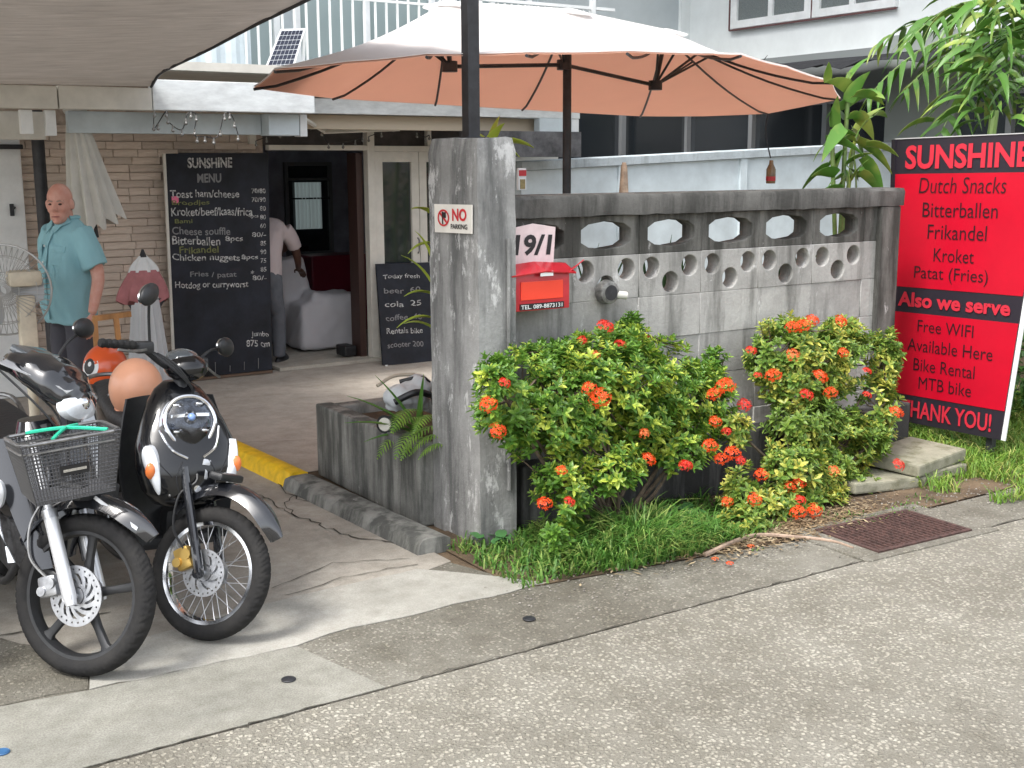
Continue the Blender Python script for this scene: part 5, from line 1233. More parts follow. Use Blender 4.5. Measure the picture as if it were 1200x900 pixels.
M_glosp = mat('gloss_panel_black', (.006, .0065, .008), .22, coat=.55, spec=.35)
def make_scooter(steer=33):
    global R0
    root = thing('motorbike', 'x', 'motorbike'); r = .250; S = steerM(r, R(steer)); I = Matrix.Identity(4)
    wheel(root, 'front_wheel', r, .036, S, .188, 'spoke', .088, -1)
    R0 = r; mb = MB(); sweep_fender(mb, r+.026, 37, 132, .055, .062, S, rise=.045, tipw=.15, flare=.03); mb.build('front_fender', M_black, root, smooth=True)
    for sg_ in (-1, 1):
        mb = MB(); mb.M = S; a = V((0, sg_*.078, r)); mb.tube([a, a+AX*.10, a+AX*.11, a+AX*.40], [.019, .019, .0165, .0165], 12); mb.tube([a-V((0, .0, .0)), a+V((0, sg_*.014, 0))], .022, 12); mb.build('fork_leg', M_black, root, smooth=True, auto=.5)
    mb = MB(); mb.M = S; mb.box((-.085, -.062, r+.035), (.065, .036, .085), Matrix.Rotation(R(-35), 3, 'Y'), bev=.012); mb.tube([(-.07, -.088, r+.055), (-.07, -.04, r+.055)], .020, 12); mb.tube([(-.10, -.088, r+.015), (-.10, -.04, r+.015)], .018, 12); mb.build('brake_caliper', M_gold, root, smooth=True)
    mb = MB(); mb.M = S; mb.tube(spline([(-.09, -.075, r+.07), (-.15, -.085, r+.14), (-.16, -.08, r+.26), (-.12, -.05, r+.33), (-.20, -.03, r+.42)], 6), .005, 6); mb.build('brake_hose', M_blackp, root, smooth=True)
    mb = MB(); mb.M = S; mb.box((-.03, 0, r+.36), (.06, .16, .03), bev=.012); mb.build('fork_bridge', M_blackp, root)
    # apron (front body) leaning back
    ap = body_loft([(.462, -.235, .05, .085, 2.2), (.482, -.222, .085, .135, 2.3), (.535, -.213, .107, .176, 2.4), (.62, -.225, .112, .196, 2.4), (.70, -.25, .108, .190, 2.3), (.78, -.285, .098, .160, 2.2), (.85, -.32, .080, .125, 2.2), (.90, -.345, .060, .088, 2.1), (.925, -.36, .035, .05, 2.0)])
    ap.build('front_apron', M_glosp, root, smooth=True, auto=1.2)
    def surf(y, z):
        S_ = [(.462, -.235, .05, .085, 2.2), (.482, -.222, .085, .135, 2.3), (.535, -.213, .107, .176, 2.4), (.62, -.225, .112, .196, 2.4), (.70, -.25, .108, .190, 2.3), (.78, -.285, .098, .160, 2.2), (.85, -.32, .080, .125, 2.2), (.90, -.345, .060, .088, 2.1)]
        for a_, b_ in zip(S_, S_[1:]):
            if a_[0] <= z <= b_[0]:
                k = (z-a_[0])/(b_[0]-a_[0]); q = [a_[i]*(1-k)+b_[i]*k for i in range(5)]; return V((q[1]+q[2]*max(0, 1-abs(y/q[3])**q[4])**(1/q[4]), y, z))
    for sg_ in (-1, 1):
        for path in ([(.050, .655), (.075, .60), (.065, .54), (.035, .49)], [(.112, .82), (.150, .74), (.135, .66), (.09, .60)]):
            pts = spline([surf(sg_*y, z) for y, z in path], 4); mb = MB(); mb.tube([surf(p.y, p.z) for p in pts], .0024, 5); mb.build('panel_seam', M_dark, root, smooth=True)
        mb = MB(); mb.tube(spline([surf(sg_*.03, .665)+V((.004, 0, 0)), surf(sg_*.085, .70)+V((.004, 0, 0)), surf(sg_*.115, .765)+V((.003, 0, 0))], 5), .005, 6); mb.build('chrome_trim', M_chrome, root, smooth=True)
    mb = MB(); mb.tube([surf(-.11+.022*k, .505) for k in range(11)], .0024, 5); mb.build('panel_seam', M_dark, root, smooth=True)
    for sg_ in (-1, 1): p_ = surf(sg_*.10, .53); mb = MB(); mb.ell(p_, (.006, .006, .006), n=8, k=5); mb.build('screw', M_steel, root, smooth=True)
    # leg shield behind
    rows = []
    for i in range(9):
        z = .30+.55*i/8; w_ = .17+.05*math.sin(PI*i/8); rows.append([V((-.30-.16*(i/8)-.06*(1-(j/4-1)**2)+.03*abs(j/4-1), w_*(j/4-1), z)) for j in range(9)])
    mb = MB(); mb.shell(rows, .008); mb.build('leg_shield', M_blackp, root, smooth=True)
    # headlight, round-cornered triangle
    hl = []
    for k in range(40):
        a = 2*PI*k/40; x, y = math.cos(a), math.sin(a); w_ = .092*(1-.48*max(0, -y)**1.3)*(1-.05*max(0, y)); hl.append((w_*x*(abs(x)**-.12 if abs(x) > .05 else 1.3), .092*y*(1 if y > 0 else 1.30)))
    Nn = V((.93, 0, .30)).normalized(); hcn = V((-.215, 0, .785))
    mb = MB(); rim_ = [(x*1.22, y*1.20-.008) for x, y in hl]; mb.dome(rim_, hcn+Nn*.004, Nn, (0, 1, 0), .014, 4, .05); mb.build('headlight_surround', M_silver, root, smooth=True); W0 = Nn.cross(V((0, 1, 0))); mb = MB(); mb.tube([hcn+Nn*.024+V((0, 1, 0))*x*1.06+W0*y*1.06 for x, y in hl], .0085, 8, closed=True); mb.build('chrome_ring', M_chrome, root, smooth=True)
    mb = MB(); mb.dome(hl, hcn+Nn*.018, Nn, (0, 1, 0), .010, 3, .01); hd = mb.build('headlight', mat('reflector_dark', (.06, .07, .09), .12, metal=.7, noise_s=22, noise_a=.7), root, smooth=True)
    W = Nn.cross(V((0, 1, 0))); 
    mb = MB(); P = lambda u, v, k=.030: hcn+Nn*k+V((0, 1, 0))*u+W*v
    sgn = 1 if W.z > 0 else -1
    mb.bar(P(-.074, .022*sgn), P(.074, .022*sgn), .012, .012, Nn); mb.ell(P(0, .014*sgn, .028), .026, n=16, k=8); mb.build('reflector_bar', M_chrome, hd, smooth=True)
    mb = MB(); mb.ell(P(0, .014*sgn, .048), .016, n=12, k=8); mb.build('bulb', mat('blue_bulb', (.20, .32, .62), .1, coat=1), hd, smooth=True)
    for u, v in ((-.045, -.035), (.045, -.035), (0, -.065), (-.04, .062), (.04, .062)): mb = MB(); mb.ell(P(u, v*sgn, .022), (.010, .022, .012), n=10, k=6); mb.build('reflector_facet', M_chrome, hd, smooth=True)
    mb = MB(); mb.dome([(x*1.02, y*1.02) for x, y in hl], hcn+Nn*.022, Nn, (0, 1, 0), .036, 6, .004)
    M_clear = MATS.get('clear_glass')
    if not M_clear:
        M_clear = mat('clear_glass', (1, 1, 1), .02, trans=1.0, spec=.5); 
    mb.build('headlight_lens', M_clear, hd, smooth=True)
    # indicators
    for sg_ in (-1, 1):
        al = [(.032*math.sin(2*PI*k/24)*(.85-.40*math.cos(2*PI*k/24)), .095*math.cos(2*PI*k/24)) for k in range(24)]
        c = V((-.150, sg_*.156, .625)); n_ = V((.72, sg_*.68, .02)); U_ = V((-.55*1, sg_*.8, 0)); t_ = Matrix.Rotation(R(-16)*sg_, 3, n_.normalized())
        mb = MB(); mb.dome(al, c, n_, t_ @ U_, .018, 4, .03); o = mb.build('indicator', M_lens, root, smooth=True)
        mb = MB(); mb.ell(c+n_.normalized()*.013+V((0, 0, .0)), (.014, .021, .032), n=10, k=6); mb.build('indicator_bulb', M_orangel, o, smooth=True)
    mb = MB(); mb.rev([(.001, 0), (.013, 0), (.013, -.004), (.001, -.006)], (0, 0, 0), 'x', 16, False); mb.v = [p+V((-.106, 0, .55)) for p in mb.v]; mb.build('badge', M_chrome, root, smooth=True)
    mb = MB(); mb.dome([(-.02, -.008), (.012, -.014), (.02, .006), (-.012, .014)], (-.122, .045, .645), (1, .3, .3), (0, 1, 0), .003, 2); mb.dome([(-.012, -.016), (.004, -.02), (.008, .022), (-.006, .02)], (-.114, .04, .60), (1, .3, .1), (0, 1, 0), .002, 2); mb.build('side_emblem', M_silver, root, smooth=True)
    # handlebar group (turns with the fork)
    def HB(x, y, z): return S @ V((x, y, z))
    mb = MB(); mb.tube(spline([HB(-.44, .34, 1.0), HB(-.40, .22, 1.02), HB(-.36, .08, .97), HB(-.36, -.08, .97), HB(-.40, -.22, 1.02), HB(-.44, -.34, 1.0)], 5), .011, 8); mb.tube([HB(-.25, 0, .78), HB(-.36, 0, .98)], .025, 10); hb = mb.build('handlebar', M_blackp, root, smooth=True)
    for sg_ in (-1, 1):
        mb = MB(); g0, g1 = HB(-.402, sg_*.23, 1.018), HB(-.455, sg_*.36, .995); mb.tube([g0.lerp(g1, k/12) for k in range(13)], [.018 if k % 2 else .0155 for k in range(13)], 12); mb.build('grip', M_tyre, hb, smooth=True, auto=.4)
        mb = MB(); lever(mb, HB(-.37, sg_*.20, 1.012), HB(-.385, sg_*.34, .985)); mb.build('brake_lever', M_steel, hb, smooth=True)
        mb = MB(); mb.box(HB(-.395, sg_*.185, 1.02), (.05, .07, .045), bev=.012); mb.build('switch_box', M_blackp, hb, smooth=True)
        mirror(hb, HB(-.385, sg_*.165, 1.03), HB(-.36, sg_*.27, 1.20) if sg_ < 0 else HB(-.36, .30, 1.10), Matrix.Rotation(R(steer+6), 3, 'Z') @ Matrix.Rotation(R(-14*sg_), 3, 'X'))
    mb = MB(); mb.ell(HB(-.32, 0, .985), (.085, .085, .055), None, 20, 10); mb.build('meter_cover', M_glosp, hb, smooth=True)
    mb = MB(); mb.ell(HB(-.345, 0, 1.01), (.07, .068, .045), None, 20, 10); mb.build('speedometer', mat('meter_glass', (.07, .08, .09), .08, coat=1), hb, smooth=True)
    mb = MB()
    for k in range(3): mb.tube(spline([HB(-.37, -.17+.02*k, 1.01), HB(-.28, -.12, .96+.01*k), HB(-.25, -.02, .90), HB(-.30, .02, .84)], 5), .0042, 6)
    mb.build('cables', M_blackp, hb, smooth=True)
    # floor and tunnel
    mb = MB(); mb.box((-.52, 0, .29), (.42, .30, .05), bev=.02); mb.box((-.50, 0, .36), (.40, .13, .14), bev=.05); mb.build('footboard', M_blackp, root, smooth=True)
    rear_end(root, .25, -1.24, mat('black_seat_vinyl', (.022, .022, .024), .55, bump=.3, bump_s=60), .695, M_glosp)
    return root

def make_underbone(steer=38):
    global R0
    root = thing('motorbike', 'x', 'motorbike'); r = .282; S = steerM(r, R(steer))
    wheel(root, 'front_wheel', r, .036, S, .221, 'cast', .105, -1)
    R0 = r; mb = MB(); sweep_fender(mb, r+.026, 44, 150, .052, .058, S, rise=.022, tipw=.2, flare=.035); mb.build('front_fender', M_black, root, smooth=True)
    mb = MB(); mb.M = S; mb.bar((.20, .035, r+.262), (.02, .045, r+.345), .004, .012); mb.bar((.20, -.035, r+.262), (.02, -.045, r+.345), .004, .012); mb.build('fender_pinstripe', M_silver, root)
    for sg_ in (-1, 1):
        mb = MB(); mb.M = S; a = V((0, sg_*.082, r)); mb.tube([a-AX*.03, a, a+AX*.30, a+AX*.305, a+AX*.56], [.018, .024, .024, .014, .014], 14); mb.tube([a, a+V((0, sg_*.016, 0))], .020, 12); o = mb.build('fork_leg', mat('fork_silver', (.62, .63, .65), .3, metal=.4, coat=.4), root, smooth=True, auto=.5)
        mb = MB(); mb.M = S; mb.tube([a+AX*.28, a+AX*.31], .0265, 14); mb.build('fork_collar', M_alu, o, smooth=True)
    mb = MB(); mb.M = S; mb.box((-.098, -.065, r+.02), (.075, .038, .075), Matrix.Rotation(R(-20), 3, 'Y'), bev=.014); mb.tube([(-.085, -.092, r+.035), (-.085, -.04, r+.035)], .021, 12); mb.tube([(-.115, -.09, r+.0), (-.115, -.04, r+.0)], .017, 12); mb.build('brake_caliper', M_alu, root, smooth=True)
    mb = MB(); mb.M = S; mb.tube(spline([(-.11, -.075, r+.05), (-.18, -.085, r+.11), (-.20, -.08, r+.22), (-.17, -.06, r+.33), (-.20, -.03, r+.42)], 6), .0055, 6); mb.build('brake_hose', M_steel, root, smooth=True)
    mb = MB(); mb.M = S; mb.box((-.04, 0, r+.36), (.10, .22, .06), bev=.015); mb.tube([V((0, 0, r))+AX*.36, V((0, 0, r))+AX*.62], .022, 10); mb.build('fork_bridge', M_blackp, root)
    # leg shields: white outer blade, black inner
    for sg_ in (-1, 1):
        for (y0, y1, z0, z1, nm, mm, dx) in ((.05, .17, .36, .80, 'inner_shield', M_black, .0), (.165, .235, .40, .83, 'leg_shield', mat('white_fairing', (.66, .70, .74), .25, coat=.7), .004)):
            rows = []
            for i in range(9):
                t = i/8; z = z0+(z1-z0)*t; q = []
                for j in range(6):
                    s_ = j/5; w0_ = y0+(.02 if nm == 'leg_shield' else 0)*(1-t); w1_ = y1-(.07*(1-t)**1.5)-.02*t*t; y = w0_+(w1_-w0_)*s_
                    q.append(V((-.12-.20*t-1.7*y*y+dx, sg_*y, z)))
                rows.append(q if sg_ < 0 else q[::-1])
            mb = MB(); mb.shell(rows, .012); mb.build(nm, mm, root, smooth=True)
        c = V((-.195, sg_*.190, .65)); n_ = V((.8, sg_*.6, .1)); al = [(.030*math.cos(2*PI*k/20), .052*math.sin(2*PI*k/20)*(1.2 if k > 10 else .9)) for k in range(20)]
        mb = MB(); mb.dome(al, c, n_, (0, 1, .15*sg_), .02, 4, .02); o = mb.build('indicator', M_lens, root, smooth=True); mb = MB(); mb.ell(c+n_.normalized()*.012, (.016, .019, .027), n=10, k=6); mb.build('indicator_bulb', M_orangel, o, smooth=True)
    fr_ = body_loft([(.38, -.19, .05, .05, 2.3), (.5, -.18, .06, .08, 2.4), (.65, -.23, .07, .09, 2.4), (.80, -.29, .07, .085, 2.4), (.86, -.32, .05, .06, 2.2)]); fr_.build('front_body', M_black, root, smooth=True)
    mb = MB(); mb.tube(spline([(-.33, 0, .80), (-.45, 0, .58), (-.62, 0, .50), (-.8, 0, .60)], 6), [.05]*19, 12); mb.build('frame_spine', M_black, root, smooth=True)
    # handlebar cowl with headlight, turns with the fork
    def HB(x, y, z): return S @ V((x, y, z))
    def cowl(secs, name, mm, parent=root):
        mb = xloft(secs, 24, 4); mb.v = [S @ (p+V((0, 0, .02))) for p in mb.v]; return mb.build(name, mm, parent, smooth=True, auto=1.1)
    cw = cowl([(-.11, .925, .035, .030, 2.2), (-.14, .94, .085, .060, 2.3), (-.20, .975, .125, .075, 2.3), (-.28, 1.01, .135, .070, 2.4), (-.36, 1.03, .115, .055, 2.3), (-.42, 1.04, .07, .03, 2.1)], 'handlebar_cowl', M_black)
    mb = MB(); Nn = V((.90, 0, .32)); hl = [(.085*math.cos(2*PI*k/30)*(1.0-.18*math.sin(2*PI*k/30)), .055*math.sin(2*PI*k/30)) for k in range(30)]; mb.dome(hl, (-.128, 0, .935), Nn, (0, 1, 0), .030, 5, .03); mb.v = [S @ p for p in mb.v]; hd = mb.build('headlight', M_lens, cw, smooth=True)
    mb = MB(); mb.ell((-.112, 0, .94), (.022, .028, .026), None, 14, 8); mb.v = [S @ p for p in mb.v]; mb.build('bulb', M_chrome, hd, smooth=True)
    for sg_ in (-1, 1):
        rows = []
        for i in range(7): t = i/6; rows.append([V((-.125-.24*t, sg_*(.045+.075*math.sin(t*1.7)+.0*j), .985+.075*t**.7+.008*j-.03*(j/3)*1.2)) + V((0, sg_*.030*(j/3), 0)) for j in range(4)][::sg_])
        mb = MB(); mb.shell(rows, .006); mb.v = [S @ p for p in mb.v]; mb.build('cowl_panel', M_silver, cw, smooth=True)
    mb = MB(); mb.box((-.33, 0, 1.085), (.12, .17, .03), Matrix.Rotation(R(20), 3, 'Y'), bev=.012); mb.v = [S @ p for p in mb.v]; mb.build('speedometer', mat('meter_glass', (.07, .08, .09), .08, coat=1), cw, smooth=True)
    mb = MB(); mb.tube(spline([HB(-.47, .35, 1.045), HB(-.42, .22, 1.06), HB(-.35, .08, 1.02), HB(-.35, -.08, 1.02), HB(-.42, -.22, 1.06), HB(-.47, -.35, 1.045)], 5), .011, 8); hb = mb.build('handlebar', M_blackp, root, smooth=True)
    for sg_ in (-1, 1):
        mb = MB(); g0, g1 = HB(-.425, sg_*.235, 1.06), HB(-.475, sg_*.36, 1.04); mb.tube([g0.lerp(g1, k/12) for k in range(13)], [.018 if k % 2 else .0155 for k in range(13)], 12); mb.build('grip', M_tyre, hb, smooth=True, auto=.4)
        mb = MB(); lever(mb, HB(-.39, sg_*.20, 1.055), HB(-.40, sg_*.34, 1.03)); mb.build('brake_lever', M_steel, hb, smooth=True)
        mb = MB(); mb.box(HB(-.415, sg_*.19, 1.062), (.05, .07, .045), bev=.012); mb.build('switch_box', M_blackp, hb, smooth=True)
        mirror(hb, HB(-.40, sg_*.18, 1.07), HB(-.38, sg_*.30, 1.20), Matrix.Rotation(R(steer+6), 3, 'Z') @ Matrix.Rotation(R(-10*sg_), 3, 'X'))
    mb = MB()
    for k in range(4): mb.tube(spline([HB(-.40, -.16+.03*k, 1.05), HB(-.20, -.10+.05*k, .90+.01*k), HB(-.16, -.02, .80), HB(-.22, .02, .72)], 5), .0045, 6)
    mb.build('cables', M_blackp, hb, smooth=True)
    # wire basket
    bk = MB(); bx0, bx1, by, bz0, bz1 = -.08, .16, .160, .665, .865
    def bp3(u, v, w_):  # u along x 0..1, v along y -1..1, w 0 bottom 1 top
        k = .80+.20*w_; cx = (bx0+bx1)/2+.0; return V((cx+(u-.5)*(bx1-bx0)*k+(1-w_)*-.01, v*by*k, bz0+(bz1-bz0)*w_+.012*w_*(u)))
    corners = lambda w_: [bp3(*q_, w_) for q_ in ((0.02, -.9), (.12, -1), (.88, -1), (1, -.85), (1, .85), (.88, 1), (.12, 1), (.02, .9))]
    rim_ = MB(); rim_.tube(corners(1), .0065, 8, closed=True); rim_.tube([p-V((0, 0, .03)) for p in corners(1)], .004, 6, closed=True); bo = rim_.build('basket', M_steel, root, smooth=True)
    wr = .0017
    for k in range(27):
        v = -1+2*k/26
        for u in (0, 1): bk.tube([bp3(u, v, 0), bp3(u, v, 1)], wr, 4)
        bk.tube([bp3(0, v, 0), bp3(1, v, 0)], wr, 4)
    for k in range(20):
        u = k/19
        for v in (-1, 1): bk.tube([bp3(u, v, 0), bp3(u, v, 1)], wr, 4)
        bk.tube([bp3(u, -1, 0), bp3(u, 1, 0)], wr, 4)
    for k in range(17):
        w_ = k/16; bk.tube([bp3(*q_, w_) for q_ in ((0, -1), (1, -1), (1, 1), (0, 1))], wr, 4, closed=True)
    bk.build('basket_mesh', mat('basket_wire', (.12, .12, .125), .4, metal=.6), bo, kind='stuff')
    mb = MB(); c0 = [bp3(1.03, v, w_) for v, w_ in ((-.32, .42), (.32, .42), (.32, .58), (-.32, .58))]; mb.add(c0, [[0, 1, 2, 3]]); nv = (c0[1]-c0[0]).cross(c0[3]-c0[0]).normalized()*.004; mb.v = [p for p in mb.v]; mb.add([p+nv for p in c0], [[0, 1, 2, 3]]); mb.build('basket_badge', M_ink, bo)
    mb = MB(); mb.bar(bp3(1.045, -.26, .5), bp3(1.045, .26, .5), .003, .010); mb.build('badge_lettering', M_chrome, bo)
    for v in (-.5, .5): mb = MB(); mb.tube([bp3(.3, v, 0), S @ V((-.02, v*.12, r+.36))], .006, 6); mb.build('basket_stay', M_steel, bo, smooth=True)
    for k, (p_, q_) in enumerate(((bp3(.05, -.55, 1.02), bp3(.95, .75, 1.03)), (bp3(.95, -.35, 1.03), bp3(.15, .45, 1.03)))):
        mb = MB(); mb.tube(spline([p_, p_.lerp(q_, .5)+V((0, 0, .012)), q_], 6), .0065, 6); mb.build('elastic_cord', mat('green_cord', (.02, .42, .26), .5), bo, smooth=True)
    rear_end(root, .282, -1.23, mat('black_seat_vinyl', (.022, .022, .024), .55, bump=.3, bump_s=60), .67, M_black)
    return root

def place(root, wx, wy, head, lean):
    Mx = Matrix.Translation(V((wx, wy, 0))) @ Matrix.Rotation(head, 4, 'Z') @ Matrix.Rotation(lean, 4, 'X'); root.matrix_world = Mx
BIKES = 'motorbikes parked side by side on the driveway'
sc1 = make_scooter(40); place(sc1, 1.35, 4.20, R(270), R(-3)); sc1['label'] = 'black rounded scooter with spoked front wheel and big chrome headlight'; sc1['group'] = BIKES
ub = make_underbone(40); place(ub, .905, 4.13, R(272), R(3)); ub['label'] = 'black and silver motorbike with wire basket and cast front wheel'; ub['group'] = BIKES
sc3 = copy_tree(ub)
for o in sc3.children:
    if o.name.startswith('seat'): o.data = o.data.copy(); o.data.materials[0] = MATS['black_seat_vinyl']
place(sc3, .13, 4.40, R(272), R(-4)); sc3['label'] = 'third motorbike cut off by the left edge of the photo'; sc3['group'] = BIKES

# helmets
def helmet(loc, rz, m, label, tilt=0, kind=0, s=1.0):
    t = thing('helmet', label, 'helmet', loc, (0, tilt, rz), 'helmets left on seats'); mb = MB(); rings = []
    for i in range(13):
        a = -.62+(PI/2+.62)*i/12; cr = max(.02, math.cos(a)); z = math.sin(a); q = []
        for k in range(32):
            b_ = 2*PI*k/32; x, y = math.cos(b_), math.sin(b_); low = .02*max(0, -z)*x*6
            q.append(V((.132*cr*x, .116*cr*y, .135*z+.085)))
        rings.append(q)
    mb.loft(rings); mb.v = [p*s for p in mb.v]; o = mb.build('shell', m, t, smooth=True)
    mb = MB(); mb.tube([rings[0][k]*s for k in range(32)], .006, 6, closed=True); mb.build('edge_trim', M_blackp if kind else m, t, smooth=True)
    for sg_ in (-1, 1):
        mb = MB(); mb.tube([V((.0, sg_*.112, .06))*s, V((.0, sg_*.120, .06))*s], .008, 10); mb.build('rivet', M_steel, t, smooth=True)
    mb = MB(); mb.tube(spline([V((.01, -.10, .02))*s, V((.06, -.085, -.012))*s, V((.085, .0, -.02))*s, V((.06, .085, -.012))*s, V((.01, .10, .02))*s], 5), .005, 6); mb.build('chin_strap', M_blackp, t, smooth=True)
    return t
hp_ = at(158, 486, Y=5.02); h1 = helmet(V((1.37, 5.02, .745)), R(250), mat('peach_helmet', (.74, .36, .22), .45, coat=.3, noise_s=5, noise_a=.05), 'plain peach coloured helmet resting on the scooter seat', R(8), 0, .96)
h2p = at(125, 458, Y=6.95); h2p.z = .512; h2 = helmet(h2p, R(232), mat('orange_helmet', (.72, .10, .02), .3, coat=.6, noise_s=4, noise_a=.04), 'bright orange helmet with white ring and dark circle on the wooden chair', R(-4), 1, 1.06)
def on_helm(az, el, k=1.0): return V((.132*math.cos(el)*math.cos(az)*k, .116*math.cos(el)*math.sin(az)*k, .085+.135*math.sin(el)*k))
for nm, rr_, kk, mm in (('white_ring', .062, 1.068, M_white), ('dark_circle', .040, 1.078, M_ink), ('white_dot', .012, 1.088, M_white)):
    az0, el0 = R(-20), R(12)
    if nm == 'white_dot': az0, el0 = R(-17), R(17)
    mb = MB(); rings = []
    for i in range(6):
        q = rr_*(1-i/5.05)/.125; rings.append([on_helm(az0+q*math.cos(2*PI*k/26)/math.cos(el0), el0+q*math.sin(2*PI*k/26), kk) for k in range(26)])
    mb.loft(rings); mb.build(nm, mm, h2, smooth=True)
h3 = helmet(V((.50, 4.95, .80)), R(255), mat('pink_helmet', (.70, .12, .24), .35, coat=.4, noise_s=3, noise_a=.1), 'pink helmet at the left edge behind the basket bike', 0, 1, 1.0)

# ================================================================== vegetation
def blade_rows(base, d, L_, w_, droop=.4, n=5, fold=.25, side=None, tipf=.55, roll=0.):
    """one leaf as a folded, drooping strip: rows of three points"""
    d = V(d).normalized(); s_ = V(side) if side is not None else d.cross(V((0, 0, 1)))
    if s_.length < 1e-3: s_ = V((1, 0, 0))
    s_.normalize(); p = V(base); rows = []; cur = d.copy()
    for i in range(n+1):
        t = i/n; ww = w_*(math.sin(PI*min(1, (t*.86+.10))**tipf) if t < 1 else .02)
        up_ = s_.cross(cur).normalized(); s2 = s_*math.cos(roll)+up_*math.sin(roll)
        rows.append([p-s2*ww/2+up_*ww*fold, p.copy(), p+s2*ww/2+up_*ww*fold])
        cur = (cur+V((0, 0, -droop/n))).normalized(); p = p+cur*(L_/n)
    return rows
def leaf_small(mb, base, d, L_, w_, up_):
    """oval leaf, six points, folded on the midrib"""
    d = d.normalized(); s_ = d.cross(up_)
    if s_.length < 1e-3: s_ = V((1, 0, 0))
    s_ = s_.normalized(); n_ = s_.cross(d)
    m1 = base+d*L_*.45-n_*L_*.02; t = base+d*L_-n_*L_*.10
    a1, b1 = base+d*L_*.35+s_*w_*.5+n_*w_*.18, base+d*L_*.35-s_*w_*.5+n_*w_*.18
    a2, b2 = base+d*L_*.72+s_*w_*.38+n_*w_*.10-n_*L_*.03, base+d*L_*.72-s_*w_*.38+n_*w_*.10-n_*L_*.03
    m2 = base+d*L_*.75-n_*L_*.04
    mb.add([base, a1, m1, b1, a2, m2, b2, t], [[0, 1, 2], [0, 2, 3], [1, 4, 5, 2], [2, 5, 6, 3], [4, 7, 5], [5, 7, 6]])
M_ix = leafmat('ixora_leaf', (.07, .175, .025), (.19, .36, .05), (.50, .58, .08), clump=6, trans=.32)
M_ix2 = leafmat('ixora_leaf_pale', (.10, .20, .035), (.25, .36, .06), (.54, .52, .10), clump=6, trans=.3)
M_bark = mat('twig_bark', (.10, .075, .05), .9, noise_s=30, noise_a=.3)
M_pet = [leafmat('flower_red_orange', (.78, .06, .012), (.85, .13, .02), None, trans=.3), leafmat('flower_red', (.72, .025, .02), (.80, .06, .03), None, trans=.3), leafmat('flower_pale_orange', (.80, .22, .06), (.78, .12, .04), None, trans=.3)]
def flower_me(mm, seed):
    rnd = random.Random(seed); mb = MB()
    for k in range(46):
        # points on an upper dome
        z = rnd.uniform(-.15, 1); a = rnd.uniform(0, 2*PI); r_ = math.sqrt(max(0, 1-z*z)); d = V((r_*math.cos(a), r_*math.sin(a), z)); c = V((d.x*.036, d.y*.036, d.z*.024))*rnd.uniform(.8, 1.1)
        u = d.orthogonal().normalized(); w_ = d.cross(u); b0 = rnd.uniform(0, PI)
        for q in range(4):
            aa = b0+q*PI/2; e = u*math.cos(aa)+w_*math.sin(aa); s_ = d.cross(e); L_ = rnd.uniform(.009, .012)
            mb.add([c, c+e*L_*.55+s_*L_*.32+d*.001, c+e*L_+d*.003, c+e*L_*.55-s_*L_*.32+d*.001], [[0, 1, 2, 3]])
    me = bpy.data.meshes.new('flower_head'); me.from_pydata([tuple(p) for p in mb.v], [], mb.f); me.materials.append(mm); return me
FLW = [flower_me(M_pet[0], 1), flower_me(M_pet[0], 2), flower_me(M_pet[1], 3), flower_me(M_pet[2], 4)]
